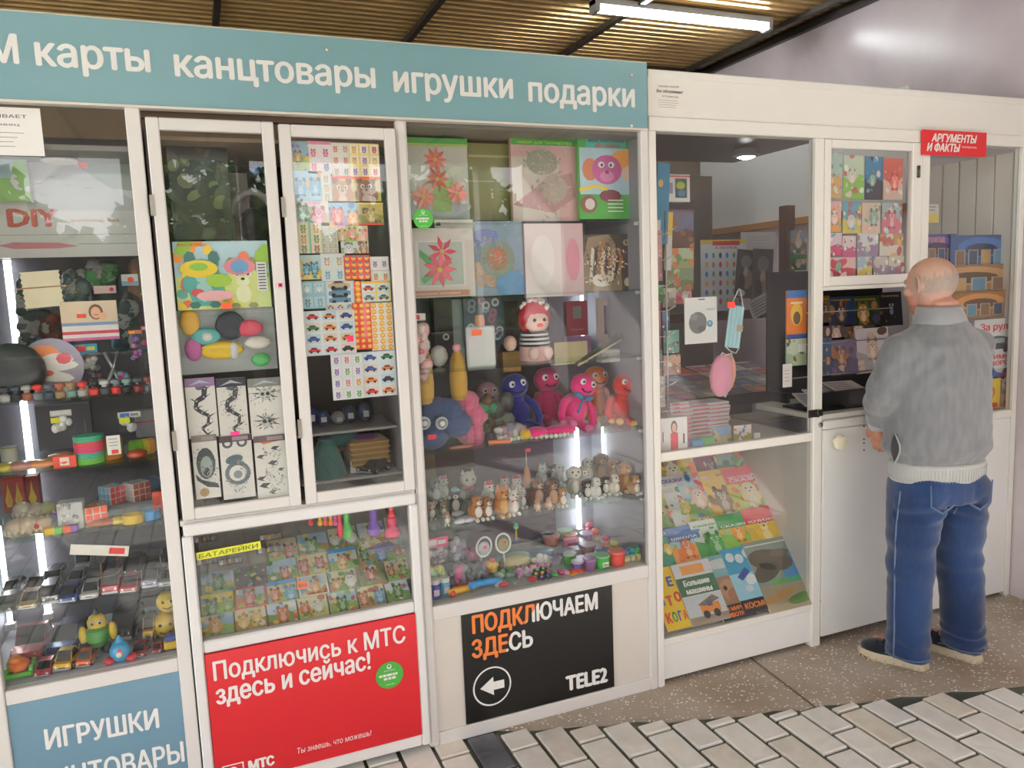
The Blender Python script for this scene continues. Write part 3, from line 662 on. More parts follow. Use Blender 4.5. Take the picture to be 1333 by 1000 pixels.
# black operator panel
A3 = thing('poster', 'black advertising panel with orange and white letters and a round arrow', 'poster', (1.1, -.02, .25))
sp_(A3, 'board', .788, 1.402, -.022, -.0165, .052, .470, '121212')
def twoword(s, x0, x1, z0, h, k, z1):
    """letters orange up to the slanted line at k, white after it"""
    vs, fs = tgeo(s, .045); a = min(v[0] for v in vs); b = max(v[0] for v in vs)
    m = M()
    def pos(v):
        t = (v[0]-a)/(b-a); return (x0+(x1-x0)*t-1.1, -.0235+.02-v[2]*.0002, z0+(z1-z0)*t+v[1]/CAP*h-.25)
    # split fine: triangulate and colour by centre
    def side(v): return (v[0]-a)/(b-a)-(k+.05*(v[1]/CAP-.5)*2)
    for f in fs:      # cut every face along the slanted colour line
        c = [vs[i] for i in f]; L_, R_ = [], []
        for i in range(len(c)):
            p_, q_ = c[i], c[(i+1) % len(c)]; s1, s2 = side(p_), side(q_)
            (L_ if s1 < 0 else R_).append(p_)
            if s1*s2 < 0:
                t = s1/(s1-s2); x_ = (p_[0]+(q_[0]-p_[0])*t, p_[1]+(q_[1]-p_[1])*t, p_[2]); L_.append(x_); R_.append(x_)
        for g_, cc in ((L_, 'ef8540'), (R_, 'f3f2f0')):
            if len(g_) > 2: m.add([pos(v) for v in g_], [list(range(len(g_)))], cc)
    m.build('lettering', 'plastic', A3)
twoword('ПОДКЛЮЧАЕМ', .826, 1.338, .392, .066, .46, .386)
twoword('ЗДЕСЬ', .820, 1.062, .300, .066, .60, .296)
m = M(); n = 40; c = Vector((.893-1.1, -.0235+.02, .176-.25))
ring = [c+Vector((.075*cos(2*pi*k/n), 0, .075*sin(2*pi*k/n))) for k in range(n)]+[c+Vector((.069*cos(2*pi*k/n), 0, .069*sin(2*pi*k/n))) for k in range(n)]
m.add(ring, [(k, (k+1) % n, n+(k+1) % n, n+k) for k in range(n)], 'f3f2f0')
m.add([c+Vector((x*.105, 0, z*.105)) for x, z in ((-.45, 0), (.05, .34), (.05, .15), (.45, .15), (.45, -.15), (.05, -.15), (.05, -.34))], [list(range(7))], 'f3f2f0')
m.build('arrow_ring', 'plastic', A3)
word(A3, 'TELE2', 1.19, 1.373, .085, .060, 'f3f2f0', -.0235, .06, z1=.082)
greensticker((P(551, 285, -.016).x, -.0155, P(551, 285, -.016).z), .034, None, Vector((0, 0, 0)), 'round green sticker with white marks on the middle showcase glass').name = 'round_sticker'
# paper notices
def notice(A):
    A.text('нас обслуживает', .1, .80, .6, .05, '4b4b4b', 0)
    A.lines(.08, .18, .85, .62, 5, '77757a', .16)
def n1(A):
    A.text('ОБСЛУЖИВАЕТ', .0, .78, .84, .07, '2e2e30', .0); A.text('продавец', .25, .62, .5, .05, '4c4c4e', 0); A.lines(.0, .14, .95, .52, 4, '6a6a6c', .1)
flat('notice', 'white printed notice taped on the glass at the upper left corner', 'notice', -62, 139, 56, 202, -.016, n1, 'f1efec', th=.001)
def n2(A):
    A.text('торговая точка №1', .22, .80, .45, .035, '5b4a40', 0); A.text('Вас обслуживает', .18, .69, .58, .06, '2e2420', .02, .2); A.text('ИП Иванова', .3, .60, .35, .035, '6a5a50', 0)
    A.lines(.22, .38, .68, .56, 4, '8a7a70', .14)
flat('notice', 'small white notice pasted at the left end of the kiosk fascia', 'notice', 844, 101, 904, 166, -.021, n2, 'efebe3', th=.001)
# red newspaper sign
A4 = thing('sign', 'small red newspaper sign with slanted white letters on the kiosk', 'sign', P(1241, 187, -.04))
p0, p1 = P(1200, 200, -.04), P(1284, 173, -.04); o4 = A4.location
sp_(A4, 'plate', p0.x, p1.x, -.042, -.036, p0.z-.005, p1.z, 'cf2026')
W_ = p1.x-p0.x; Hh = p1.z-p0.z
word(A4, 'АРГУМЕНТЫ', p0.x+W_*.13, p0.x+W_*.84, p0.z+Hh*.52, Hh*.33, 'f3efe8', -.0435, .05, .25)
word(A4, 'И ФАКТЫ', p0.x+W_*.06, p0.x+W_*.58, p0.z+Hh*.12, Hh*.33, 'f3efe8', -.0435, .05, .25)
word(A4, 'еженедельник', p0.x+W_*.6, p0.x+W_*.84, p0.z+Hh*.3, Hh*.1, 'f3efe8', -.0435, 0)
# ================================================================== MERCHANDISE: TOY SHOWCASE
R_ = random.Random(11)
def toycar(col, L=.125, W=.056, H=.042, roof=None, kind='car'):
    m = M(); h0 = H*.18; l = L/2; w = W/2; roof = roof or col
    if kind == 'jeep': zb, zr, c0, c1, t = H*.62, H, -.30, .42, .92
    elif kind == 'truck': zb, zr, c0, c1, t = H*.55, H, -.12, .22, .9
    else: zb, zr, c0, c1, t = H*.58, H, -.20, .34, .74
    sec = [(-1, .78, h0*1.3, zb*.72), (-.92, .96, h0, zb*.86), (-.45, 1, h0, zb*1.0), (.5, 1, h0, zb*1.03), (.93, .95, h0, zb*.98), (1, .8, h0*1.5, zb*.8)]
    vs = []
    for y, sx, z0, z1 in sec: vs += [(-w*sx, y*l, z0), (w*sx, y*l, z0), (w*sx*1.02, y*l, z0+(z1-z0)*.6), (w*sx*.9, y*l, z1), (-w*sx*.9, y*l, z1), (-w*sx*1.02, y*l, z0+(z1-z0)*.6)]
    fs = [(0, 1, 2, 3, 4, 5)]
    for i in range(5):
        for k in range(6): fs.append((i*6+k, (i+1)*6+k, (i+1)*6+(k+1) % 6, i*6+(k+1) % 6))
    fs.append(tuple(30+k for k in (5, 4, 3, 2, 1, 0)))
    m.add(vs, fs, col)
    a, b = c0*L, c1*L; g = .012*L/.125
    cab = [(-w*.86, a-g, zb*.97), (w*.86, a-g, zb*.97), (w*.86, b+g, zb*.97), (-w*.86, b+g, zb*.97), (-w*t, a+g*1.3, zr), (w*t, a+g*1.3, zr), (w*t, b-g, zr), (-w*t, b-g, zr)]
    m.add(cab, [(0, 1, 5, 4), (1, 2, 6, 5), (2, 3, 7, 6), (3, 0, 4, 7)], '22242a'); m.add([(x, y, z+.0006) for x, y, z in cab[4:]], [(0, 1, 2, 3)], roof)
    for i, j in ((0, 4), (1, 5), (2, 6), (3, 7)): m.tube([cab[i], cab[j]], .0016, roof, 4)
    r = H*.24
    for sx in (-1, 1):
        for y in (-.58, .6):
            m.lathe([(r*.6, -w*.13), (r, -w*.12), (r, w*.12), (r*.6, w*.13)], '17181a', (sx*w*.9, y*l, r), 10, 'x')
            m.lathe([(r*.55, -.001), (r*.5, .001)], 'b8babd', (sx*w*1.03, y*l, r), 8, 'x')
        m.ball((sx*w*.62, -l*.97, zb*.62), (w*.2, .003, H*.09), 'f6f3e6', 7, 5)
        m.box(sx*w*.62-w*.14, sx*w*.62+w*.14, l*.985, l*1.0, zb*.55, zb*.7, 'b02020')
    m.box(-w*.35, w*.35, -l*1.01, -l*.98, h0*1.4, zb*.55, '2a2b2e'); m.box(-w*.85, w*.85, -l*1.02, -l*.96, h0*.8, h0*1.5, 'a8aaad')
    if kind == 'jeep':
        m.box(-w*.6, w*.6, a, b, zr, zr+.003, '2b2c30'); m.lathe([(r*.8, 0), (r*.8, .008)], '17181a', (0, l*1.0, zb*.75), 10, 'y')
    return m
def put(m, name, lab, cat, px, py, Z, mat='plastic', rz=0, group=None, lo=.03, hi=.42, dz=0, tilt=0):
    p = on(px, py, Z, lo, hi); return m.build(name, mat, None, (p.x, p.y, Z+dz), (tilt, 0, rz), label=lab, cat=cat, group=group)

# ---- shelf of toy cars (z .737)
names = {'gold': 'beige gold', 'c9b07a': 'sandy gold', '1c1d22': 'black', '6d1f2b': 'dark maroon', 'b9bdc4': 'silver', '2f4fa0': 'blue', 'e8e8e8': 'white', 'b52a3a': 'red', '8c94a8': 'grey blue', 'c8803a': 'copper orange', '343a48': 'slate', 'd04a58': 'coral red', '555a66': 'steel grey', '273057': 'navy', 'c2c6cc': 'light silver'}
# (px, py of the base centre, colour, kind, row)
cars = [(14, 792, '1c1d22', 'car', 'front'), (43, 787, 'c9b07a', 'car', 'front'), (70, 783, '1c1d22', 'jeep', 'front'), (95, 779, '2f4fa0', 'car', 'front'), (122, 777, 'e8e8e8', 'car', 'front'), (148, 772, 'b52a3a', 'jeep', 'front'), (174, 770, 'd04a58', 'car', 'front'), (199, 766, '8c94a8', 'jeep', 'front'), (220, 762, 'b9bdc4', 'car', 'front'),
        (20, 770, '343a48', 'car', 'back'), (50, 764, '6d1f2b', 'car', 'back'), (74, 760, 'b9bdc4', 'jeep', 'back'), (103, 752, 'c2c6cc', 'car', 'back'), (125, 753, '555a66', 'car', 'back'), (145, 745, 'c8803a', 'jeep', 'back'), (176, 740, '1c1d22', 'jeep', 'back'), (201, 740, '1c1d22', 'car', 'back'), (220, 735, 'c2c6cc', 'jeep', 'back'), (112, 736, 'b9bdc4', 'jeep', 'far')]
yrow = {'front': .07, 'back': .21, 'far': .35}
cnt = {}
for px, py, c, k, row in cars:
    i = cnt.get(row, 0); cnt[row] = i+1
    Y = yrow[row]; p = P(px, py, Y)
    o = toycar(c, .118 if k == 'car' else .105, .052, .040 if k == 'car' else .056, kind=k).build('toy_car', 'carpaint', None, (p.x, Y, .737), (0, 0, R_.uniform(-.12, .12)-.1),
        label='%s %s, %s in the %s car row' % (names[c], 'toy off-roader' if k == 'jeep' else 'toy car', ol(i), row), cat='toy car', group='die cast cars on the car shelf')
# ---- bottom of the first showcase (z .52): bigger vehicles and figures
def bigv(col, px, w_px, lab, kind, Y, L=None, H=None, **k):
    p = P(px, 850, Y); W = wpx(px, 850, Y, w_px)
    toycar(col, L or W*2.0, W, H or W*.72, kind=kind, **k).build('toy_vehicle', 'carpaint', None, (p.x, Y, .52), (0, 0, R_.uniform(-.1, .1)-.12), label=lab, cat='toy car', group='bigger toy vehicles in the bottom of the toy showcase')
bigv('b3202c', 46, 44, 'large red toy pickup at the bottom left of the toy showcase', 'truck', .22, L=.2, H=.095)
bigv('2c3a86', 94, 40, 'large blue toy sports car beside the red pickup', 'car', .23, L=.2, H=.08)
bigv('1f2126', 171, 32, 'black toy off-roader behind the small blue toy', 'jeep', .24, L=.15, H=.09)
bigv('c22838', 58, 24, 'small red toy car in front of the large red pickup', 'car', .07, L=.1)
bigv('eebb33', 86, 26, 'rounded yellow toy car with pale windows in the front row', 'car', .07, L=.09, H=.055)
bigv('ee6a3a', 112, 22, 'small orange toy car beside the rounded yellow car', 'car', .07, L=.08, H=.04)
bigv('b33440', 184, 20, 'small dark red toy car in front of the black off-roader', 'car', .07, L=.09)
bigv('e3b53a', 200, 16, 'yellow toy truck standing upright near the right post', 'jeep', .16, L=.08, H=.08)
bigv('d8455a', 206, 14, 'tiny red toy car marked with a number three', 'car', .06, L=.05)
m = M(); m.ball((0, 0, .03), (.03, .035, .022), 'ee7a30'); m.ball((-.008, -.01, .052), (.02, .02, .014), 'f08a3a')
for sx in (-1, 1):
    for y in (-.02, .028): m.lathe([(.012, -.006), (.017, -.005), (.017, .005), (.012, .006)], '63c23c', (sx*.034, y, .017), 10, 'x')
m.box(-.036, .036, -.042, -.032, .008, .02, '63c23c'); put(m, 'toy_buggy', 'orange toy buggy with bright green wheels in the lower left corner', 'toy car', 27, 878, .52, lo=.05)
def robot(c1, c2, c3):
    m = M(); m.ball((0, 0, .105), (.03, .026, .03), c1); m.lathe([(.022, .03), (.036, .05), (.034, .085), (.018, .095)], c2, n=12)
    for s in (-1, 1):
        m.ball((s*.042, -.005, .072), (.013, .014, .03), c1); m.ball((s*.02, 0, .02), (.016, .024, .02), c3); m.ball((s*.011, -.023, .112), .008, 'white'); m.ball((s*.011, -.03, .112), .004, 'black')
    m.lathe([(.012, .128), (.003, .15)], c3, n=8); return m
put(robot('e9c73a', '4f9a45', '2f4a38'), 'toy_robot', 'yellow and green toy figure with a pointed cap between the cars', 'toy', 131, 852, .52, lo=.12)
m = M(); m.ball((0, 0, .035), (.03, .03, .034), '3fa5d8'); m.ball((0, -.012, .036), (.018, .02, .018), 'e14b5a'); m.ball((0, -.03, .034), (.009, .006, .009), 'f6efe6'); m.lathe([(.016, .06), (.003, .085)], '3fa5d8', n=10)
for s in (-1, 1): m.ball((s*.03, -.006, .012), (.016, .022, .011), 'd8343c')
put(m, 'spinning_toy', 'small light blue and red round toy in the front row', 'toy', 158, 864, .52)
for i, (px, py, r, Y, lab) in enumerate([(219, 845, .042, .16, 'big round yellow smiling ball toy under the stacked one'), (219, 790, .036, .16, 'smaller round yellow ball toy stacked on top by the post')]):
    m = M(); m.ball((0, 0, r), r, 'f1cb33', 14, 10); m.ball((-r*.35, -r*.85, r*1.25), r*.14, 'black'); m.ball((r*.35, -r*.85, r*1.25), r*.14, 'black')
    m.tube([(-r*.4, -r*.9, r*.75), (0, -r*1.0, r*.6), (r*.4, -r*.9, r*.75)], r*.05, '7a3a2a', 5)
    p = P(px, py, Y); m.build('ball_toy', 'plastic', None, (p.x, Y, .52 if i == 0 else .604), label=lab, cat='toy', group='round yellow toys by the post')
m = M(); m.box(-.02, .02, -.03, .03, .006, .03, 'e6c13a', .004); m.box(-.017, .017, -.02, .02, .03, .045, '3b5cae', .003)
for s in (-1, 1):
    for y in (-.018, .018): m.lathe([(.008, -.003), (.008, .003)], 'black', (s*.02, y, .008), 8, 'x')
p = P(223, 840, .06); m.build('toy_bus', 'plastic', None, (p.x, .06, .52), label='little yellow and blue toy wagon in the corner by the post', cat='toy')
def cardbox(A): A.rect(.72, .15, .95, .85, 'red')
m = M(); m.box(-.08, .08, 0, .0015, 0, .032, 'f3efe4'); a = Art(m, (-.08, 0, 0), (.16, 0, 0), (0, 0, .032)); a.rect(.66, .2, .93, .8, 'e03038')
p = P(129, 722, .05); m.build('price_card', 'paper', None, (p.x, .05, .86), (0, .20, 0), label='tilted white price card with a red square above the toy cars', cat='card')

# ---- shelf 3 (z .945): cubes, springs, jelly toys
def cube3(px, py, s, cols, lab, rz=.3, Z=.945, dz=0, Y=None):
    m = M(); m.box(-s/2, s/2, -s/2, s/2, 0, s, 'dfe0e2', .002)
    for a in range(3):
        for b in range(3):
            for fc in range(3):
                q = s/3*.84; u = (a-1)*s/3; v = (b-1)*s/3+s/2; e = s/2+.0006; c = cols[(a*3+b+fc) % len(cols)] if len(cols) > 3 else cols[fc % len(cols)]
                if fc == 0: m.add([(u-q/2, -e, v-q/2), (u+q/2, -e, v-q/2), (u+q/2, -e, v+q/2), (u-q/2, -e, v+q/2)], [(0, 1, 2, 3)], c)
                if fc == 1: m.add([(-e, u+q/2, v-q/2), (-e, u-q/2, v-q/2), (-e, u-q/2, v+q/2), (-e, u+q/2, v+q/2)], [(0, 1, 2, 3)], c)
                if fc == 2: m.add([(u-q/2, v-s/2-q/2, s+.0006), (u+q/2, v-s/2-q/2, s+.0006), (u+q/2, v-s/2+q/2, s+.0006), (u-q/2, v-s/2+q/2, s+.0006)], [(0, 1, 2, 3)], c)
    p = P(px, py, Y or .15); return m.build('puzzle_cube', 'plastic', None, (p.x, Y or .15, Z+dz), (0, 0, rz), label=lab, cat='puzzle cube', group='puzzle cubes on the third shelf')
cube3(123, 660, .062, ['ee5a34', 'e8c23a', 'f28a3c'], 'large orange puzzle cube in the middle of the third shelf', .25, Y=.10)
cube3(146, 645, .056, ['e23a3a', '7fb9dc', 'dfe3e6'], 'puzzle cube with a red face and a light blue side, upper row', .75, Y=.2, dz=.04)
cube3(179, 645, .06, ['c8502e', 'cfcfd3', 'e6e6e8'], 'puzzle cube with brown orange tiles and pale side, upper row', .6, Y=.2, dz=.04)
m = M(); m.box(-.10, .10, -.05, .06, 0, .038, '8f8f94', .004); p = P(164, 660, .22); m.build('carton', 'paper', None, (p.x, .22, .945), label='grey carton under the two upper puzzle cubes', cat='box')
def spring(px, Y, r, h, col, lab, Z, lie=False):
    m = M(); pts = []; n = 9
    for k in range(n*14+1): a = 2*pi*k/14; pts.append((r*cos(a), r*sin(a), h*k/(n*14)+.002) if not lie else (h*k/(n*14)-h/2, r*cos(a), r*sin(a)+r+.002))
    cols = K(col) if isinstance(col, str) else None
    if isinstance(col, str): m.tube(pts, .0026, col, 5)
    else:
        seg = len(pts)//len(col)
        for i, c in enumerate(col): m.tube(pts[i*seg:(i+1)*seg+2], .0034, c, 5)
    p = P(px, 600, Y); m.build('spring_toy', 'plastic', None, (p.x, Y, Z), (0, 0, .2), label=lab, cat='spring toy', group='coiled spring toys')
spring(166, .06, .03, .026, 'd8b52e', 'gold metal spring ring on the third shelf', .945)
spring(190, .08, .028, .026, '3a9fdc', 'bright blue spring ring on the third shelf', .945)
for i, (px, w_, c) in enumerate([(66, 11, ['e8c23a']), (77, 11, ['5fae3f']), (88, 12, ['e2572e']), (96, 9, ['7b3fa0'])]):
    m = M(); m.box(-.014, .014, -.012, .012, 0, .022, c[0], .003); p = P(px, 695, .05); m.build('toy_block', 'plastic', None, (p.x, .05, .945), (0, 0, -.1), label='%s small block of the rainbow strip at the shelf edge' % ['yellow', 'green', 'orange', 'purple'][i], cat='toy', group='rainbow blocks at the shelf edge')
# silver clear box, jelly creatures, packets
m = M(); m.box(-.035, .035, -.03, .03, 0, .085, 'd3d6d8', .003)
for i in range(24): m.ball((R_.uniform(-.03, .03), -.031, R_.uniform(.01, .08)), .006, R_.choice(['f2f2f2', '9fa3a6', 'c8c9b8']), 6, 4)
put(m, 'clear_box', 'clear box of silvery beads left of the orange cube', 'box', 96, 690, .945, lo=.1)
for i, (px, py, r, c) in enumerate([(20, 690, .03, 'd9c9b0'), (38, 682, .034, 'cfbfa6'), (56, 690, .03, 'c9b296'), (30, 665, .03, 'e0d2bb'), (48, 664, .026, 'd6c6ae'), (64, 676, .026, 'c9cb93')]):
    m = M(); m.ball((0, 0, r*.9), (r, r, r*.9), c, 10, 8)
    for k in range(9): a = 2*pi*k/9; m.ball((r*.8*cos(a), r*.8*sin(a), r*.6), (r*.3, r*.3, r*.4), c, 6, 5)
    if i == 2: m.ball((-.01, -r*.9, r), .007, 'd22a5a')
    Y = .08+.09*(i//3); p = P(px, py, Y); m.build('jelly_toy', 'film', None, (p.x, Y, .945+(.03 if i > 2 else 0)), label='translucent %s knobbly jelly toy, %s in the %s row' % (['cream', 'sandy', 'tan', 'ivory', 'beige', 'olive yellow'][i], ol(i % 3), 'front' if i < 3 else 'back'), cat='toy', group='jelly toys on the third shelf')
for i, (px, py, rx, c, lab) in enumerate([(78, 672, .05, 'b9c04e', 'yellow green jelly strand in a bag'), (70, 661, .045, 'c46ad0', 'thin pink and violet jelly strand'), (135, 690, .055, 'b06a4e', 'brown net bag lying at the edge'), (155, 683, .028, 'e6d25a', 'small pale yellow packet at the edge')]):
    m = M(); m.ball((0, 0, .012), (rx, .03, .012), c, 12, 6, jit=.1, rnd=R_); Y = .07 if i > 1 else .18
    p = P(px, py, Y); m.build('toy_packet', 'film', None, (p.x, Y, .945+(.0 if i > 1 else .03)), label=lab+' on the third shelf', cat='packet', group='loose packets on the third shelf')
def frills(A): pass
flat('fan_toy', 'orange red pointed packet at the right end of the third shelf', 'packet', 199, 640, 214, 671, .10, None, 'dd4a35')
# flame print boxes
def flame(A):
    for x in (.28, .72):
        A.up(); A.poly([(x-.17, .35), (x-.1, .16), (x+.1, .16), (x+.17, .35), (x+.06, .62), (x, .86), (x-.06, .62)], 'e8c322'); A.up(); A.poly([(x-.08, .34), (x, .22), (x+.08, .34), (x, .6)], 'f1a02a')
flat('candle_box', 'red box printed with yellow flames at the left of the third shelf', 'box', 3, 622, 32, 667, .30, flame, 'b8321f', th=.05)
flat('candle_box', 'narrow red box with a yellow flame beside the wider one', 'box', 33, 620, 51, 664, .33, lambda A: (A.up(), A.poly([(.2, .35), (.35, .16), (.65, .16), (.8, .35), (.6, .6), (.5, .9), (.4, .6)], 'e8c322')), 'a82c1e', th=.05)
for i, (px, py) in enumerate([(184, 634), (199, 633)]):
    m = M(); m.ball((0, 0, .026), (.03, .03, .026), '4a6aa6', 12, 8); p = P(px, py, .3); m.build('ball_toy', 'plastic', None, (p.x, .3, .985), label='%s dull blue ball at the back of the third shelf' % ['left', 'right'][i], cat='toy')
m = M(); m.box(-.07, .05, -.04, .06, 0, .04, '5d5754', .003); p = P(192, 645, .33); m.build('carton', 'paper', None, (p.x, .33, .945), label='dark carton under the two blue balls', cat='box')
# ---- shelf 2 (z 1.146): rainbow springs, packs
def rainbow(px, Y, r, h, cols, lab, lie=False):
    m = M(); n = len(cols)
    for i, c in enumerate(cols):
        for k in range(4):
            z = h*(i*4+k)/(4*n); m.lathe([(r*.7, z), (r, z+.0004), (r, z+h/(4*n)*.8), (r*.7, z+h/(4*n)*.85)], c, n=22)
    p = P(px, 600, Y); m.build('rainbow_spring', 'plastic', None, (p.x, Y, 1.146) if not lie else (p.x, Y, 1.146+r), (0, pi/2 if lie else 0, .4 if lie else 0), label=lab, cat='spring toy', group='rainbow springs on the second shelf')
rainbow(118, .08, .042, .085, ['7ecb4c', '53c7a2', 'ee4c80', 'f2505e', '4fc39a'], 'tall rainbow spring, the left one with a pink band')
rainbow(145, .12, .036, .06, ['f29a2c', 'f2c532', '8fd13e', 'f2803a'], 'yellow and orange rainbow spring behind the white price tag')
rainbow(172, .10, .025, .066, ['79c23c', '9bd13a', 'e8d838', 'f2a02c'], 'green spring toy lying on its side at the right', True)
def tag_(px0, py0, px1, py1, Y, lab, dot='d8303a'):
    return flat('price_tag', lab, 'price tag', px0, py0, px1, py1, Y, lambda A: (A.rect(.3, .05, .8, .25, dot), A.lines(.15, .4, .85, .9, 3, 'grey', .2)), 'f4f2ee', th=.0008)
tag_(139, 567, 157, 592, .05, 'white price tag with a red mark in front of the springs')
def bagpack(name, lab, px0, py0, px1, py1, Y, cols, head='e6e2d6', hl=.22, n=10, rnd=R_, r=.012, depth=.018, cat='packet', group=None, mat='plastic'):
    """clear bag with a header card and coloured bits inside"""
    cy = (py0+py1)/2; cx = (px0+px1)/2; a, b = P(px0, cy, Y), P(px1, cy, Y); t, d = P(cx, py0, Y), P(cx, py1, Y); c = P(cx, cy, Y); w_ = (b.x-a.x)/2; h = t.z-d.z
    root = thing(name, lab, cat, (c.x, Y, d.z), group=group)
    m = M()
    for i in range(n): m.ball((rnd.uniform(-w_*.7, w_*.7), rnd.uniform(-.004, .004), rnd.uniform(.1, .9-hl)*h), (r*rnd.uniform(.7, 1.4), min(r, depth*.5), r*rnd.uniform(.7, 1.4)), rnd.choice(cols), 8, 5)
    m.build('contents', mat, root)
    m = M(); e = w_; q = depth/2; m.box(-e, e, -q, q, 0, h*(1-hl*.8), 'white', .003); m.build('bag', 'bag', root)
    if head:
        m = M(); m.box(-e, e, -.0015, .0015, h*(1-hl), h, head); a_ = Art(m, (-e, -.0015, h*(1-hl)), (2*e, 0, 0), (0, 0, h*hl)); a_.rect(.1, .2, .5, .8, rnd.choice(['e0303a', 'f2d22e', '3a6fc4', 'white'])); a_.rect(.56, .3, .9, .7, rnd.choice(['white', 'e9d94a', 'grey'])); m.build('header_card', 'paper', root)
    return root
bagpack('toy_packet', 'clear packet with a yellow label and white contents hanging before the grey box', 66, 534, 94, 560, .12, ['f2f2f0', 'd8dad8'], 'd8dad6', .3, 8)
bagpack('toy_packet', 'clear packet with a yellow label near the right end of the second shelf', 154, 536, 184, 562, .12, ['f2f2f0', 'c8cac8', '666a6e'], 'd8dad6', .3, 8)
for x0, x1, Y in ((66, 79, .11), (155, 169, .11)):
    flat('label_tag', 'yellow price label on the %s clear packet' % ('left' if x0 == 66 else 'right'), 'price tag', x0, 544, x1, 551, Y, None, 'dbe03a', th=.001)
flat('gift_box', 'large dark grey box at the back of the second shelf', 'box', 48, 525, 120, 584, .36, lambda A: (A.rect(.86, .2, .89, .6, '8d8b93'), A.rect(.0, .97, 1, 1, '8d8b95')), '6f6c78', th=.05)
for i, (px, py, rx, c, lab) in enumerate([(56, 598, .05, 'e79a63', 'flat orange disc toy in film'), (80, 585, .04, 'e8935f', 'raised pale orange toy ring behind'), (86, 597, .036, 'ea5a44', 'red and white square packet'), (30, 606, .05, 'c98f86', 'rosy packet'), (8, 610, .03, 'd8c640', 'small yellow packet at the left end'), (180, 605, .03, 'bd4a30', 'red brown packet lying at the right')]):
    m = M(); m.ball((0, 0, .014), (rx, .035, .014), c, 14, 6, jit=.05, rnd=R_)
    if i == 2: m.box(-.03, .03, -.03, -.026, .0, .034, 'ee5546'); m.box(-.012, .012, -.032, -.03, .006, .03, 'f4e8e0')
    Y = .16 if i == 1 else .07; p = P(px, py, Y); m.build('toy_packet', 'film', None, (p.x, Y, 1.146), label=lab+' on the second shelf', cat='packet', group='loose packets on the second shelf')
m = M(); m.lathe([(.022, 0), (.024, .004), (.024, .05), (.022, .054)], 'b9b552', n=16, cols=['b9b552', 'd8d6c8', 'b9b552', 'e4e2d8']); p = P(12, 588, .2); m.build('tape_roll', 'plastic', None, (p.x, .2, 1.146), label='yellow and white roll at the left end of the second shelf', cat='roll')
m = M(); m.box(-.06, .06, -.05, .05, 0, .03, '8e8a8c', .004); p = P(190, 590, .2); m.build('carton', 'paper', None, (p.x, .2, 1.146), label='flat greyish carton at the right end of the second shelf', cat='box')
m = M(); m.box(-.04, .04, -.03, .03, 0, .09, 'aaa7ac', .004); m.box(-.042, .042, -.033, .033, .05, .056, 'cc5566'); p = P(196, 575, .3); m.build('gift_box', 'paper', None, (p.x, .3, 1.176), label='pale tall box standing at the back right of the second shelf', cat='box')
# ---- shelf 1 (z 1.352): row of little bottles, goggles, fish plates, dark ball
bc = ['c8c8c2', '3a3d44', 'a8624a', '7c8a92', '3b4c5c', 'a98a62', '7fa39a', 'b9b8b2', 'd43a34', '4c5560', 'c9352e', '2c2c30', '8a3a3a', '55606a']
for i in range(14):
    px = 6+i*14.6; p = P(px, 515, .06); m = M()
    m.lathe([(.010, 0), (.014, .003), (.015, .018), (.006, .024)], bc[i], n=10); m.lathe([(.008, .024), (.008, .03), (.0145, .032), (.0145, .042), (.006, .046)], bc[(i*3+1) % 14], n=10)
    m.build('nail_polish_bottle', 'plastic', None, (p.x, .06, 1.352), label='tiny coloured bottle, %s in the front row of the top shelf' % ol(i), cat='bottle', group='little bottles along the top shelf edge')
m = M(); m.ball((0, 0, .085), (.088, .05, .085), '31393d', 18, 12); p = P(16, 480, .1); m.build('helmet_toy', 'plastic', None, (p.x, .1, 1.352), label='large round dark lens toy at the left end of the top shelf', cat='toy')
def fishes(A):
    A.ell(.5, .5, .5, .5, '9a8fa6', 24); A.up(); A.ell(.35, .68, .3, .2, 'ee8030', 10, .3); A.ell(.6, .62, .25, .12, 'e9e2da', 10); A.up(); A.ell(.5, .52, .42, .1, 'f0ece6', 12); A.ell(.7, .64, .12, .1, 'd03040', 8); A.up(); A.ell(.45, .36, .4, .1, 'f2efe6', 10, -.2); A.ell(.4, .4, .14, .06, 'e85a3c', 8); A.ell(.5, .15, .4, .1, '7f8790', 10); A.ell(.25, .66, .05, .05, 'b02050', 8)
m = M(); r = .088; m.lathe([(r, 0), (r, .006), (r*.7, .008)], '8b93a0', axis='y', n=26); a = Art(m, (-r, -.001, -r), (2*r, 0, 0), (0, 0, 2*r)); fishes(a)
p = P(66, 470, .13); m.build('fish_plate', 'film', None, (p.x, .13, 1.352+r), (-.1, 0, 0), label='round packaged set with orange and white fish shapes on the top shelf', cat='plate')
bagpack('toy_packet', 'blue headed blister pack with a red price dot near the fish plate', 97, 448, 128, 484, .15, ['c8c4c0', '7a4a5a', 'e8e4dc'], '4aa9d2', .32, 10)
bagpack('toy_packet', 'hanging packet with pink and violet beads beside the post', 168, 430, 186, 470, .1, ['c04a9a', 'd87aa8', '8a6ab0'], 'ee6a3c', .12, 10, r=.008)
bagpack('toy_packet', 'pale violet blister with dark bits next to the right post', 186, 424, 204, 500, .16, ['9aa0c0', '343a5a', 'd03a6a'], 'cf4438', .08, 12, r=.009)
bagpack('toy_packet', 'packet of teal and magenta beads low near the post', 150, 480, 170, 505, .09, ['3fa0b4', 'c8387a', '8a8cc0'], None, .1, 10, r=.008)
bagpack('toy_packet', 'packet of dark purple trinkets behind the little bottles', 112, 470, 134, 503, .2, ['5a3a5a', 'a04a6a', '8c8c94'], None, .1, 12, r=.009)
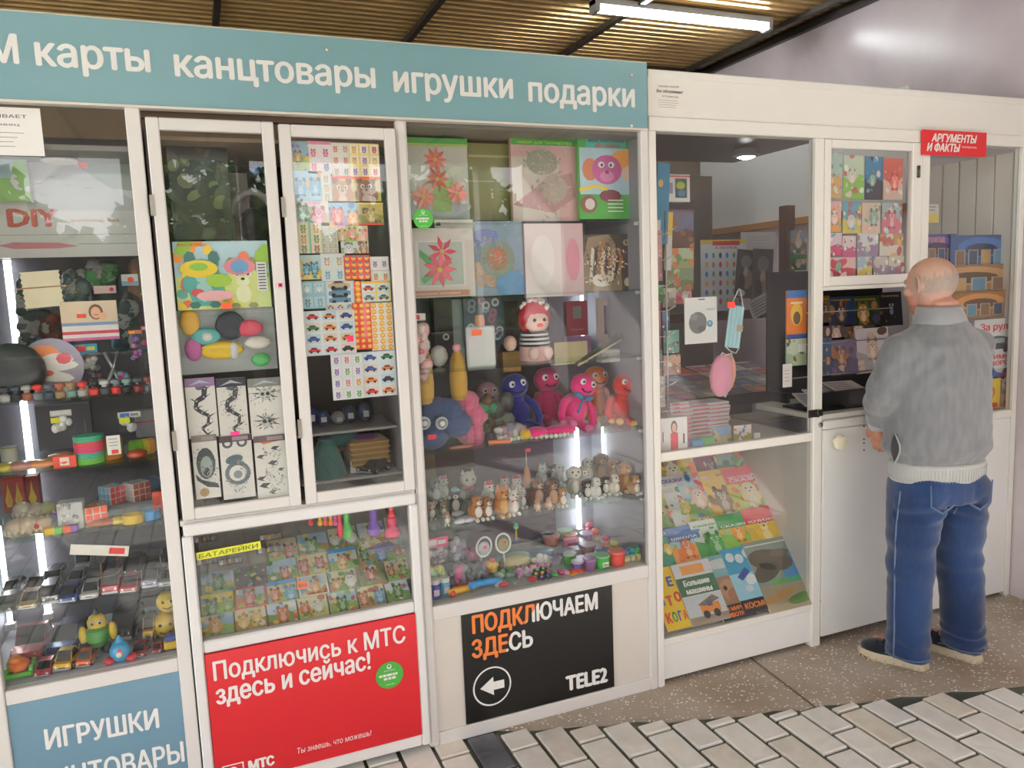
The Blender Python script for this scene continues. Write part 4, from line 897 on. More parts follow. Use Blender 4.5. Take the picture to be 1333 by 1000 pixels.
for i, (px, py) in enumerate([(86, 500), (109, 500)]):
    m = M(); m.lathe([(.009, 0), (.013, .006), (.013, .02), (.006, .034), (.003, .038)], 'e4e2e0', n=12); p = P(px, py, .12); m.build('white_bottle', 'plastic', None, (p.x, .12, 1.352), label='%s of two small white nozzle bottles behind the little bottles' % ['left', 'right'][i], cat='bottle')
m = M(); m.tube([(-.03, 0, 0), (0, 0, .06), (.02, 0, .13)], .006, 'b8babf', 8); m.tube([(.02, 0, .0), (.0, 0, .07), (-.02, 0, .12)], .005, 'd8dade', 8); p = P(148, 490, .2); m.build('silver_wand', 'metal', None, (p.x, .2, 1.352), label='crossed silvery sticks leaning on the top shelf', cat='toy')
m = M(); m.ball((0, 0, .012), (.04, .02, .012), 'c8283a'); m.ball((.03, .01, .02), (.025, .015, .014), 'e8dcd8'); p = P(40, 503, .15); m.build('red_trinket', 'plastic', None, (p.x, .15, 1.352), label='red and white trinket before the fish plate', cat='toy')
# hanging cards in the upper part
def wavy(A):
    A.rect(0, 0, 1, 1, 'ece2c4'); A.up(); A.rect(0, .5, 1, .525, 'b58a6a')
def jag(m_, w_, h, n, col):
    pts = [(-w_/2+(.004 if k % 2 else 0), 0, h*k/(2*n)) for k in range(2*n+1)]+[(w_/2-(.004 if k % 2 else 0), 0, h-h*k/(2*n)) for k in range(2*n+1)]
    N = len(pts); m_.add(pts+[(x, .01, z) for x, y, z in pts], [list(range(N))[::-1], list(range(N, 2*N))]+[(k, (k+1) % N, (k+1) % N+N, k+N) for k in range(N)], col)
a, b = P(30, 380, .08), P(82, 376, .08); m = M(); jag(m, b.x-a.x, .105, 7, 'e9dfc2'); m.box(-.065, .065, -.001, 0, .056, .06, 'a8805c'); m.build('sponge_pack', 'fabric', None, ((a.x+b.x)/2, .08, P(55, 400, .08).z), (0, -.05, 0), label='cream pad with wavy side edges hanging below the large poster', cat='pad')
def girl(A):
    A.rect(0, .45, 1, 1, 'e2cdb4'); A.rect(0, .38, 1, .46, '7f94be'); A.rect(0, 0, 1, .38, 'e6e2dd'); A.up(); A.rect(0, .16, 1, .24, 'c83a5c'); A.rect(0, 0, 1, .07, 'c860a0'); A.ell(.62, .72, .13, .2, '7a4f3c', 12); A.up(); A.ell(.62, .70, .09, .15, 'e9b896', 12); A.ell(.74, .6, .08, .1, 'e9b896', 8); A.up(); A.rect(.28, .58, .44, .68, 'ee4434'); A.rect(.58, .64, .66, .66, 'b04040')
flat('scarf_pack', 'striped pink and white textile pack with a small portrait of a girl', 'packet', 80, 392, 154, 443, .07, girl, 'e6e2dd', 'film', .012)
flat('card_pack', 'white and blue card with an orange red dot near the right post', 'card', 158, 357, 180, 372, .18, lambda A: (A.rect(0, 0, 1, .4, '8ab6cc'), A.up(), A.ell(.55, .5, .2, None, 'f05a34', 10)), 'e4e4e0')
flat('card_pack', 'pink labelled card hanging above the striped pack', 'card', 122, 372, 151, 382, .12, lambda A: (A.ell(.8, .5, .1, None, 'b83a60')), 'd8b8b4')
def diy(A):
    A.rect(0, 0, 1, 1, 'd9dad8'); A.up(); A.poly([(.55, .55), (.72, .86), (.80, .78), (1, .5), (1, .42), (.55, .42)], 'c2c4c6'); A.poly([(.78, 1), (1, 1), (1, .6), (.9, .62), (.78, .8)], '9fb0a4'); A.up()
    for x, y in ((.60, .86), (.72, .88), (.66, .72), (.6, .66), (.72, .65), (.80, .62), (.62, .56), (.84, .7), (.55, .72)): A.poly([(x-.025, y+.02), (x, y), (x+.03, y+.012), (x, y-.006)], '50545a')
    A.ell(.79, .84, .022, None, 'ee6a3a', 10); A.text('DIY', .465, .28, .205, .16, 'b8443e', .05); A.text('painting set', .72, .32, .2, .03, 'c88a5a', .02)
    A.rect(.42, .2, 1, .206, '9fa3a6'); A.poly([(.42, .11), (.48, .14), (.66, .13), (.74, .1), (.66, .08), (.48, .08)], 'c87a88'); A.rect(.74, .115, 1, .12, '6a8a9a')
flat('craft_poster', 'large pale craft kit poster with red letters and drawn birds in the toy showcase', 'poster', -150, 188, 186, 336, .22, diy, 'd9dad8', 'film', .012)
flat('picture_card', 'colourful picture sheet behind the white notice at the left edge', 'card', -60, 200, 38, 262, .18, lambda A: (A.scene(random.Random(3), ['5d8ab8', '8fc06a', '6f4f9a', 'e0e0ea'], 12, 'b8d0d8', '8fb86a', 0)), 'd8dce0', 'film', .004)
# dark goods on the back wall of the top part
for i, (px0, py0, px1, py1, c, lab) in enumerate([(20, 345, 60, 460, '56586a', 'dark violet hanging pack behind the cream pad'), (84, 350, 112, 395, '5d6a76', 'grey blue hanging pack above the striped pack'), (112, 340, 150, 372, '4c9a52', 'green hanging pack below the large poster'), (150, 385, 178, 455, '3c6076', 'blue jeans coloured hanging pack near the post'), (176, 338, 196, 390, '8a5a34', 'brown hanging pack beside the post'), (55, 408, 80, 452, '8a3038', 'dark red hanging pack beside the striped pack')]):
    bagpack('hanging_pack', lab, px0, py0, px1, py1, .36, [c, tuple(v*.7 for v in K(c)), 'b8b4b0'], None, .1, 26, r=.026, depth=.03)
# ================================================================== MERCHANDISE: DOOR CABINET
R2 = random.Random(5)
PAL = ['e8554a', 'f2c33a', '6fb34a', '4a90c8', 'f0a0b8', 'c8a06a', 'e88a3a', '9a6ab8', 'f4efe6']
YD = -.026
# contents of the left door (hung on the inner side of the glass)
def dinos(A):
    A.scene(random.Random(8), ['f2d24a', '9ac84a', 'e8785a', 'f2a04a', '5ab0a8', 'd8e08a'], 26, 'bfe0ec', 'd8e8a0', 2)
    A.text('РОСКОШЬ', .05, .93, .3, .04, 'd8503a', .02); A.rect(.86, .25, .97, .68, 'f2f2f0'); A.up()
    for k in range(9): A.rect(.875, .27+k*.045, .955, .29+k*.045, '6a6a70')
    A.ell(.25, .6, .2, .13, 'f0d23c', 14); A.ell(.68, .62, .17, .13, 'e78a9a', 12); A.up(); A.ell(.25, .63, .1, .06, '8ac44a', 10); A.ell(.68, .62, .1, .1, '6aa0d0', 10); A.ell(.22, .25, .07, .06, 'c83a4a', 10); A.ell(.45, .42, .14, .1, 'a4cc4a', 10); A.ell(.4, .2, .2, .08, 'f4b8c0', 10)
flat('balloon_poster', 'pale blue picture pack with a yellow and green dinosaur in the left door', 'poster', 229, 314, 352, 402, YD+.012, dinos, 'cfe4ea', 'film', .004)
root = bagpack('balloon_pack', 'clear pack of large coloured balloons below the dinosaur pack', 235, 402, 360, 484, YD+.03, ['f2f0ec'], None, .1, 2, r=.02, depth=.03)
m = M(); X0, Z0 = root.location.x, root.location.z
for px, py, rx, rz, c, lab in [(300, 424, .045, .045, '2f3342', 'black'), (324, 427, .045, .026, 'd63a5c', 'crimson'), (289, 456, .065, .028, 'f0c820', 'yellow'), (252, 455, .026, .036, 'c65aa6', 'mauve'), (268, 438, .045, .026, '5fc0c4', 'teal'), (340, 468, .03, .022, '3fb45c', 'green'), (336, 446, .042, .02, 'efe8e0', 'white'), (247, 420, .03, .04, 'efb84a', 'gold')]:
    p = P(px, py, YD+.034); m = M(); m.ball((0, 0, 0), (rx, .012, rz), c, 14, 8, jit=.03, rnd=R2); m.build('balloon', 'plastic', root, p-root.location, label='flat %s balloon' % lab)
p = P(295, 397, YD); flat('price_sticker', 'orange sticker between the dinosaur pack and the balloon pack', 'sticker', 288, 394, 302, 402, -.037, None, 'f2592e', th=.001)
def dragon(A, ink='3c4048', s=0):
    rr = random.Random(s)
    pts = [(.45, .9), (.65, .82), (.6, .68), (.35, .62), (.3, .5), (.5, .42), (.72, .36), (.66, .22), (.45, .16), (.6, .06)]
    for i in range(len(pts)-1):
        (a, b), (c, d) = pts[i], pts[i+1]; w_ = .10*(1-i/12); nx, ny = -(d-b), (c-a); L = sqrt(nx*nx+ny*ny); nx, ny = nx/L*w_, ny/L*w_*A.asp*1.2
        A.poly([(a-nx, b-ny), (c-nx*.9, d-ny*.9), (c+nx*.9, d+ny*.9), (a+nx, b+ny)], ink); A.ell(c, d, w_*.9, None, ink, 8)
        A.poly([(c, d), (c+rr.choice([-1, 1])*.25, d+.05), (c+.02, d-.03)], ink)
    A.up(); A.ell(.47, .86, .14, None, '6a7080', 10)
    for i in range(len(pts)-2): a, b = pts[i+1]; A.ell(a, b, .035, None, 'b8bcc2', 6)
def skull(A, y=.7, ink='33363c'):
    for k in range(9):
        a = 2*pi*k/9; A.poly([(.5+.12*cos(a), y+.12*A.asp*sin(a)), (.5+.46*cos(a+.25), y+.32*A.asp*sin(a+.2)), (.5+.14*cos(a+.5), y+.12*A.asp*sin(a+.5))], ink)
    A.up(); A.ell(.5, y, .2, None, 'd0d0cc', 12); A.rect(.4, y-.13*A.asp*1.6, .6, y, 'd0d0cc'); A.up(); A.ell(.42, y, .06, None, ink, 8); A.ell(.58, y, .06, None, ink, 8); A.l -= 2
def swirls(A, s, ink='50545c'):
    rr = random.Random(s)
    for k in range(7):
        x, y = rr.uniform(.15, .85), .1+.8*k/7; r = rr.uniform(.1, .2)
        A.poly([(x-r, y), (x-r*.3, y+r*.5*A.asp), (x+r, y+r*.2), (x+r*.2, y-r*.2*A.asp), (x+r*.8, y-r*.6*A.asp), (x-r*.2, y-r*.35*A.asp)], ink)
def strokes(A, s, path, n=90, w=.16, inks=('3c4048', '6a6e76', '24262c', 'a0a4a8')):
    rr = random.Random(s)
    for i in range(n):
        t = rr.random()*(len(path)-1.001); k = int(t); f = t-k; (a, b), (c, d) = path[k], path[k+1]
        x, y = a+(c-a)*f+rr.gauss(0, w*.4), b+(d-b)*f+rr.gauss(0, w*.4)*A.asp; an = rr.uniform(0, 2*pi); L = rr.uniform(.03, .11); q = L*.16
        A.poly([(x, y), (x+L*.5*cos(an)-q*sin(an), y+(L*.5*sin(an)+q*cos(an))*A.asp), (x+L*cos(an+.3), y+L*sin(an+.3)*A.asp), (x+L*.5*cos(an)+q*sin(an), y+(L*.5*sin(an)-q*cos(an))*A.asp)], rr.choice(inks)); A.l += .05
SP = [(.45, .84), (.65, .78), (.6, .66), (.35, .6), (.3, .5), (.5, .42), (.72, .34), (.66, .2), (.45, .12)]
def tiger(A):
    A.ell(.5, .55, .38, .25, '4a5658', 14); A.up(); A.ell(.52, .5, .25, .17, 'a8b4b0', 12); A.up(); A.ell(.5, .42, .13, .07, '33383c', 10);
    A.poly([(.05, .4), (.3, .3), (.9, .22), (.95, .15), (.5, .18), (.1, .3)], '3c4448'); A.l -= 1; A.ell(.35, .1, .2, .07, 'b89a6a', 8)
def ring_dragon(A):
    for x, y in ((.25, .88), (.7, .88)): A.ell(x, y, .17, None, '59646c', 12); A.up(); A.ell(x, y, .09, None, 'f0eee8', 10); A.l -= 1
    A.ell(.5, .4, .4, None, '6f7c84', 18); A.up(); A.ell(.5, .4, .27, None, 'f0eee8', 14); A.up(); A.ell(.42, .62, .28, .07, '5b7078', 12, .2); A.ell(.5, .38, .14, None, '8a949a', 10); A.l -= 2
tat = [('dragon', 0, lambda A: (dragon(A), strokes(A, 1, SP, 60, .2))), ('ridged dragon', 1, lambda A: (dragon(A, '4c4f52', 3), strokes(A, 2, SP, 160, .32))), ('twin skulls', 2, lambda A: (skull(A, .74), skull(A, .28), A.up(), strokes(A, 3, [(.2, .74), (.8, .74)], 60, .3), strokes(A, 4, [(.2, .28), (.8, .28)], 60, .3)))]
tat2 = [('roaring tiger', 0, lambda A: (tiger(A), A.up(), A.up(), strokes(A, 5, [(.2, .8), (.3, .4), (.8, .3), (.8, .7)], 130, .25, ('2c3438', '5a6668', '8a9494', 'd0d4d0')))), ('coiled dragon', 1, lambda A: (ring_dragon(A), A.up(), A.up(), strokes(A, 6, [(.2, .3), (.5, .12), (.85, .35), (.6, .6), (.3, .6)], 120, .14, ('46545c', '8a969c', 'c0c6c8')))), ('small swirls', 2, lambda A: (A.poly([(.1, .92), (.4, .95), (.8, .9), (.3, .86)], 'e07a4a'), swirls(A, 9), strokes(A, 7, [(.2, .75), (.8, .7), (.3, .4), (.8, .3), (.4, .1)], 110, .2)))]
xs = [(243, 282), (284, 322), (325, 368)]; xs2 = [(252, 285), (288, 330), (333, 375)]
hd = ['9a7aa6', '3a3d4c', '8a9088']
for (nm, i, fn), (a, b) in zip(tat, xs):
    flat('tattoo_sheet', 'white tattoo sheet with a black %s, upper row in the left door' % nm, 'card', a, 492, b, 570, YD+.012, lambda A, fn=fn, i=i: (fn(A), A.up(), A.up(), A.up(), A.up(), A.rect(0, .86, 1, 1, hd[i]), A.up(), A.poly([(.1, .88), (.5, .97), (.9, .9), (.5, .92)], 'b8bcc8')), 'edebe5', 'film', .002, 'tattoo sheets in the left door')
for (nm, i, fn), (a, b) in zip(tat2, xs2):
    flat('tattoo_sheet', 'white tattoo sheet with a grey %s, lower row in the left door' % nm, 'card', a, 566, b, 649, YD+.013, lambda A, fn=fn, i=i: (fn(A), A.up(), A.up(), A.up(), A.up(), A.rect(0, .9, 1, 1, ['8a8478', '5c4a52', '6a5a5e'][i]), A.up(), A.rect(.4, .92, .9, .98, 'a8949a')), 'edebe5', 'film', .002, 'tattoo sheets in the left door')
flat('price_sticker', 'small pink sticker between the two rows of tattoo sheets', 'sticker', 300, 562, 312, 567, -.038, None, 'ee3a8a', th=.001)
# things seen in the dark upper part of the left door
flat('reflection_sheet', 'dark sheet painted as the reflected garden at the top of the left door', 'scarf', 222, 190, 300, 312, .12, lambda A: A.scene(random.Random(77), ['2a3430', '3c4a38', '6a7048', '20262a', '4a3a34'], 40, '23282a', '38422c', 0), '2a2e30', 'film', .012)  # dark print imitates trees reflected in the door glass
flat('white_sheet', 'pale backing sheet behind the balloons in the left door', 'sheet', 234, 402, 360, 484, YD+.055, None, 'd5d9da', 'film', .002)
m = M(); m.ball((0, 0, 0), (.022, .012, .012), '2f6ab0'); p = P(333, 221, .2); m.build('blue_clip', 'plastic', None, p, label='small blue oval object at the top right behind the left door', cat='clip')
m = M(); m.tube([(.0+.07*cos(a), 0, .09*sin(a)) for a in [pi*k/10 for k in range(11)]], .012, 'd8d4d0', 8); m.tube([(-.07, 0, 0), (-.075, 0, -.1)], .012, 'd8d4d0', 8); m.tube([(.07, 0, 0), (.075, 0, -.1)], .012, 'd8d4d0', 8)
m.ball((0, .02, -.02), (.05, .02, .06), '24242a'); p = P(330, 285, .25); m.build('white_arch_toy', 'plastic', None, p, label='white arched frame with a black centre behind the left door', cat='toy')
sbox('light_board', .05, .2, .3, .31, 1.7, 2.05, 'c9c0b2', 'board', None, label='pale board standing behind the left door', cat='board')
# ---- right door: sticker sheets
def grid(nc, nr, fn, bg='eef0ee', top=None):
    def f(A):
        A.rect(0, 0, 1, 1, bg); A.up()
        y1 = .9 if top else 1
        if top: A.rect(0, .9, 1, 1, top)
        for i in range(nc):
            for j in range(nr): fn(A, (i+.5)/nc, (j+.5)/nr*y1, .42/nc, i*nr+j)
    return f
def cellp(cell, pal, rr):
    def f(A, x, y, r, k):
        q = .42/1
        A.rect(x-r, y-r*A.asp, x+r, y+r*A.asp, cell); A.up(); A.critter(x, y, r*.5, rr.choice(pal), rr); A.l -= 1
    return f
def carp(pal, rr):
    def f(A, x, y, r, k): A.rect(x-r, y-r*A.asp*.6, x+r, y+r*A.asp*.7, rr.choice(['c8dcea', 'd8e6ee', 'e6d8cc'])); A.up(); A.car(x, y, r*.85, rr.choice(pal)); A.l -= 1
    return f
def smile(A, x, y, r, k): A.ell(x, y, r*.85, None, 'f2a83a', 10); A.up(); A.ell(x, y+r*.1*A.asp, r*.5, r*.3*A.asp, 'f8d878', 8); A.l -= 1
rr = random.Random(21)
CP = ['d03038', '3050a0', '303238', 'e0e0e0', 'e07a30', '308050']
st = [  # px0, py0, px1, py1, art, label
 (378, 184, 402, 222, lambda A: A.scene(random.Random(1), PAL, 10, '8fb4c8', 'a8c070', 1), 'green and blue animal sticker sheet at the top left'),
 (400, 184, 432, 226, grid(2, 2, cellp('f6e6ea', ['d84a6a', 'e06a8a', '4a6aa0'], rr), 'f4ecee', 'e58aa8'), 'pink cherry sticker sheet at the top'),
 (431, 186, 456, 230, grid(2, 3, cellp('f2ece4', ['7a8a7a', 'e0705a', 'c8a878'], rr), 'f4efe8'), 'cream sticker sheet with small animals beside the yellow one'),
 (455, 187, 494, 230, grid(3, 3, cellp('f8ecd8', ['9a6ab8', 'd03a5a', 'e8a83a'], rr), 'f6e08a'), 'yellow bordered sticker sheet at the top right'),
 (382, 222, 420, 262, lambda A: A.scene(random.Random(2), ['e8a06a', 'd8b88a', '6fb0d8'], 10, 'aad4ea', 'a8d0e0', 2), 'light blue animal sticker sheet'),
 (428, 230, 496, 262, lambda A: (A.scene(random.Random(6), ['d8b83a', 'b8824a', '8a5a3a', 'e8d04a'], 16, 'e2d2a8', 'c8c05a', 2), A.rect(0, .9, 1, 1, 'd8402e')), 'yellow sticker sheet with a red edge and a snake'),
 (384, 262, 428, 290, lambda A: A.scene(random.Random(7), ['e890a8', 'c8a0c8', '8ab0a0'], 14, 'ece0d0', 'c8d0a8', 2), 'pink and green fairy sticker sheet'),
 (428, 264, 466, 296, lambda A: A.scene(random.Random(9), ['e8a03a', '4a80b8', 'e06a5a'], 12, '8ac0e0', 'a880b8', 2), 'blue and orange sticker sheet in the middle'),
 (466, 264, 499, 293, lambda A: (A.scene(random.Random(10), ['5a4a2a', 'b8a04a', '3a3a30'], 16, 'c8b06a', '8a8a3a', 1), A.rect(0, .92, 1, 1, 'e8d03a'), A.rect(0, 0, 1, .08, 'd8402e')), 'brown zebra sticker sheet with yellow and red edges'),
 (418, 226, 432, 262, grid(1, 3, cellp('dfe6d8', ['c8a878', '8a9ab0'], rr), 'e0d8c8'), 'narrow cream sticker strip with beige figures'),
 (418, 330, 450, 366, grid(2, 2, cellp('dce8ee', ['7ab0c8', 'd8b87a', 'e0a890'], rr), 'e6e8e4'), 'faded pale sheet left of the red capped faces'),
 (424, 392, 462, 406, grid(3, 1, carp(['8aa0b8', 'c8b8a8'], rr), 'dce6ea'), 'thin faded vehicle strip above the white truck sheet'),
 (461, 366, 471, 394, grid(1, 4, smile, 'd8382c'), 'narrow red strip of yellow faces'),
 (387, 290, 420, 330, grid(2, 3, cellp('e8dcb8', ['a8705a', 'd8a878', '8a9a6a'], rr), '8fd0c4'), 'mint green sticker sheet with cream squares'),
 (418, 294, 440, 330, grid(3, 5, cellp('e8dcc8', ['c8a890', 'a8b8a0'], rr), 'b8d8d0'), 'narrow mint sheet of tiny squares'),
 (440, 294, 479, 314, lambda A: A.scene(random.Random(12), ['e89a7a', 'd8b88a', 'e8a08a'], 14, 'd8e0a0', 'a8c860', 3), 'sticker sheet with a row of pink puppies'),
 (444, 314, 480, 330, lambda A: A.scene(random.Random(13), ['8a8a80', 'e0e0e0', 'a8805a'], 12, 'e0e6e0', 'a0b080', 2), 'sticker sheet with grey and white cats'),
 (390, 332, 418, 364, lambda A: A.scene(random.Random(14), ['4a90b0', 'e8c84a', 'e0785a'], 14, 'c0dce0', 'e8d890', 2), 'turquoise and yellow sticker sheet at the left'),
 (448, 332, 482, 364, grid(4, 4, lambda A, x, y, r, k: (A.rect(x-r*1.2, y-r*A.asp*1.1, x+r*1.2, y+r*A.asp*1.1, 'd83228' if k % 2 else 'e0482e'), A.up(), A.ell(x, y, r*.85, None, 'f2b83a', 9), A.up(), A.rect(x-r*.6, y+r*.2, x+r*.6, y+r*.8, '4a7aa8'), setattr(A, 'l', A.l-2)), 'd83a2c'), 'red sheet of round yellow faces with caps'),
 (482, 334, 506, 352, grid(2, 1, cellp('f0ece6', ['8a7ab0', 'd8a84a'], rr), 'f2eeea'), 'white sheet with a purple kitten at the right'),
 (483, 351, 508, 366, grid(2, 1, cellp('d8ecdc', ['e8704a', '60a880'], rr), 'f0e0d0', 'b878c0'), 'small mint and orange sheet at the right'),
 (392, 366, 424, 402, grid(2, 2, cellp('b8d4e0', ['5a90a8', '88b0c0', 'e0ecf0'], rr), '9cc4d4'), 'pale blue sheet at the left with faded figures'),
 (422, 366, 462, 394, grid(1, 3, carp(['6a8ab0', 'c8b090'], rr), 'd0e0ea'), 'faded blue vehicle sheet at the centre'),
 (470, 366, 509, 393, grid(2, 2, carp(['2f4fa0', '8a8a90', 'd03a3a'], rr), 'f0d878', 'f0b83a'), 'yellow edged sheet of racing cars at the right'),
 (397, 404, 463, 462, grid(3, 4, carp(CP, rr), 'e6eef2'), 'large white sheet of toy trucks and cars at the left'),
 (460, 394, 484, 455, grid(3, 8, smile, 'd8382c'), 'tall red sheet of orange smiling faces'),
 (483, 394, 512, 456, grid(3, 8, smile, 'f0ece4'), 'tall white sheet of small yellow smiling faces'),
 (432, 460, 473, 520, grid(3, 4, cellp('f6eef0', ['e07a8a', '5ab06a', '8a70c0', 'e8a84a'], rr), 'e4eef0'), 'white sheet of pastel cartoon animals hanging lowest'),
 (472, 457, 516, 516, grid(2, 4, carp(CP, rr), 'dde8ee'), 'sheet of bulldozers and jeeps hanging lowest at the right')]
for i, (a, b, c, d, fn, lab) in enumerate(st): flat('sticker_sheet', lab+' of the right door', 'sticker sheet', a, b, c, d, YD+.010+(i % 3)*.003, fn, 'eef0ee', 'film', .001, 'sticker sheets in the right door')
flat('price_sticker', 'round pink sticker on the large vehicle sheet', 'sticker', 452, 437, 460, 445, -.037, None, 'e02a5a', th=.001)
# interior shelf and goods behind the lower right door
part(T2, 'inner_shelf', .285, .64, .15, .45, 1.14, 1.15, 'b5b2b0'); part(T2, 'inner_shelf', .285, .64, .12, .45, .975, .985, 'c9c6c2')
m = M(); m.box(-.07, .07, -.07, .07, 0, .1, 'a88450', .006)
for k in range(5): m.box(-.072, .072, -.073, .072, .012+k*.019, .018+k*.019, 'c8a468')
m.ball((0, 0, .1), (.05, .05, .012), '9a4aa0', 12, 6); p = P(478, 600, .25); m.build('basket', 'fabric', None, (p.x, .25, 1.0), label='small woven yellow basket behind the lower right door', cat='basket')
m = M(); m.box(-.09, .09, -.05, .05, 0, .035, '9a6f3e', .003); p = P(450, 600, .33); m.build('carton', 'paper', None, (p.x, .33, 1.055), (0, -.1, .1), label='brown flat carton tipped behind the basket', cat='box')
m = M(); m.lathe([(.07, 0), (.05, .08), (.025, .13)], '4f7f78', n=12); p = P(425, 600, .2); m.build('bag', 'fabric', None, (p.x-.0, .2, .985), label='teal tapering bundle behind the lower right door', cat='bag')
m = M(); m.ball((0, 0, .03), (.08, .04, .03), '5f8f8c', 14, 7, jit=.06, rnd=R2); p = P(430, 560, .28); m.build('cloth_roll', 'fabric', None, (p.x+.03, .28, 1.07), label='teal folded cloth below the inner shelf', cat='cloth')
m = M(); m.box(-.035, .035, -.002, .002, 0, .055, 'e4e2de'); p = P(466, 590, .2); m.build('paper_note', 'paper', None, (p.x, .18, .985), (-.2, .1, 0), label='white paper note standing by the basket', cat='paper')
toycar('26282e', .11, .08, .045).build('toy_car', 'carpaint', None, (P(485, 610, .2).x, .18, .985), (0, 0, -.9), label='black toy car with bright marks at the bottom of the right door', cat='toy car')
for i, (px, c, h) in enumerate([(405, '2c3f78', .08), (420, '38508a', .06), (455, '4a5a7a', .07), (475, '5a6a90', .075), (440, 'c8c4c0', .05)]):
    m = M(); m.ball((0, 0, h/2), (.028, .03, h/2), c, 10, 7, jit=.05, rnd=R2); m.box(-.01, .01, -.032, -.03, h*.3, h*.6, 'e8e8ea'); p = P(px, 545, .3); m.build('wrapped_pack', 'film', None, (p.x, .3, 1.15), label='%s wrapped pack, %s on the inner shelf of the right door' % (['navy', 'dark blue', 'slate', 'grey blue', 'whitish'][i], ol([0, 1, 3, 4, 2][i])), cat='packet', group='wrapped packs on the inner shelf')
m = M(); m.ball((0, 0, .02), (.05, .03, .02), '4a9a3c', 10, 6, jit=.15, rnd=R2); p = P(408, 505, .3); m.build('green_toy', 'plastic', None, (p.x, .36, 1.15), label='bright green toy in the dark corner of the right door', cat='toy')
# ---- drop box: postcards and magnets on a slanted rest
m = M(); m.add([(-.06, .015, .562), (.612, .015, .562), (.612, .34, .80), (-.06, .34, .80), (-.06, .02, .55), (.612, .02, .55), (.612, .35, .79), (-.06, .35, .79)], [(0, 1, 2, 3), (7, 6, 5, 4)], '9d968c')
o = m.build('slanted_rest', 'board', T2); o.location = -T2.location
SL = .238/.325; ANG = math.atan(SL)
def PI(px, py, y0, z0, sl):
    d = ray(px, py); t = (z0+(CAM.y-y0)*sl-CAM.z)/(d.z-d.y*sl); return CAM+d*t
def lying(name, lab, cat, px0, py0, px1, py1, art, y0=.015, z0=.565, sl=SL, col='white', th=.004, group=None, up=0, mat='film', x=None):
    """flat item lying on a slope; the photo rectangle gives its bottom-left and top-right extent"""
    cx = (px0+px1)/2; cy = (py0+py1)/2
    a, b = PI(px0, cy, y0, z0, sl), PI(px1, cy, y0, z0, sl); t, d = PI(cx, py0, y0, z0, sl), PI(cx, py1, y0, z0, sl)
    w_ = abs(b.x-a.x); h = (t-d).length; c = PI(cx, cy, y0, z0, sl); an = math.atan(sl)
    m = M(); m.box(-w_/2, w_/2, -th, 0, 0, h, col); art(Art(m, (-w_/2, -th, 0), (w_, 0, 0), (0, 0, h)))
    n = Vector((0, -sin(an), cos(an)))
    base = c-Vector((0, cos(an), sin(an)))*h/2+n*(up+.0008)
    return m.build(name, mat, None, base, (-(pi/2-an), 0, 0), label=lab, cat=cat, group=group)
def scn(seed, sky='b8d8e0', gr='a8c070', who=2, pal=PAL, band=None, frame=None):
    def f(A):
        A.scene(random.Random(seed), pal, 14, sky, gr, who)
        if band: A.rect(0, .82, 1, 1, band)
        if frame:
            for q in ((0, 0, 1, .06), (0, .94, 1, 1), (0, 0, .05, 1), (.95, 0, 1, 1)): A.rect(*q, frame)
    return f
rows = [(772, 0), (746, 1), (722, 2), (704, 3)]
cols_ = [262, 306, 348, 388, 428, 466, 502, 534]
tx = ['postcard', 'nature']
NP = ['d8a86a', '8ab45a', 'e8c87a', '6aa8c8', 'c87a4a', 'e0e0d0', '5a8a4a', 'b86a5a']
desc = {(0, 0): 'brown hillside', (0, 1): 'green meadow', (0, 2): 'blue banner', (0, 3): 'crowded farm', (0, 4): 'yellow village', (0, 5): 'red barn', (0, 6): 'blue river', (1, 0): 'sleeping orange cat', (1, 1): 'red framed ship', (1, 2): 'snowy stream', (1, 3): 'framed blue picture', (1, 4): 'orange fox', (1, 5): 'brown bird', (1, 6): 'pink blossom', (2, 0): 'forest lake', (2, 1): 'dark photograph', (2, 2): 'mountain', (2, 3): 'green woods', (2, 4): 'blue banner duck', (2, 5): 'purple flowers', (2, 6): 'yellow meadow', (3, 2): 'wide valley', (3, 3): 'misty trees', (3, 4): 'pale hill', (3, 5): 'blue sky', (3, 6): 'white framed boat'}
for (j, i), dsc in desc.items():
    xa, xb = cols_[i]-3*(0), cols_[i+1]; sh = (xa-262)*.185; dy = 28 if j < 3 else 20
    y1 = 828-j*27.5-sh*1.0; y0 = y1-27
    band = {2: '4a9ad8', 4: '4a9ad8'}.get(i) if (i+j) % 3 == 0 else None
    fr_ = {(1, 1): 'd0404a', (1, 3): 'e6e2c8', (3, 6): 'e6e8e4'}.get((j, i))
    sky = ['a8c8d8', 'd8d8b0', 'c8dce8', 'e0d8a8'][(i*3+j) % 4]; gr = ['9ab86a', 'b8a06a', '7aa05a', 'c8c87a'][(i+j*2) % 4]
    if dsc == 'dark photograph': sky, gr = '5a5560', '4a4448'
    if dsc == 'brown bird': sky, gr = '8a9068', '8a9068'
    if dsc == 'sleeping orange cat': sky, gr = 'e8d84a', '7ab83a'
    lying('postcard', 'picture card with %s, %s, %s row of the drop box' % (dsc, ol(i), ['lowest', 'second', 'third', 'top'][j]), 'card', xa, y0, xb-1, y1, scn(40+i*7+j, sky, gr, 1+(i+j) % 2 if dsc != 'dark photograph' else 0, NP, band, fr_), up=.0, group='picture cards in the drop box')
flat('price_sticker', 'orange price mark on the picture cards', 'sticker', 387, 757, 401, 767, -.016, lambda A: A.text('М50', .1, .25, .8, .5, '7a2a1a', .02), 'f26a35', th=.001)
def bat(A): A.text('БАТАРЕЙКИ', .03, .2, .93, .55, '5a6a28', .01, .1)
flat('label_strip', 'yellow green handwritten battery label on the drop box glass', 'label', 256, 712, 341, 722, -.033, bat, 'dfe23c', th=.001, roll=-.04)
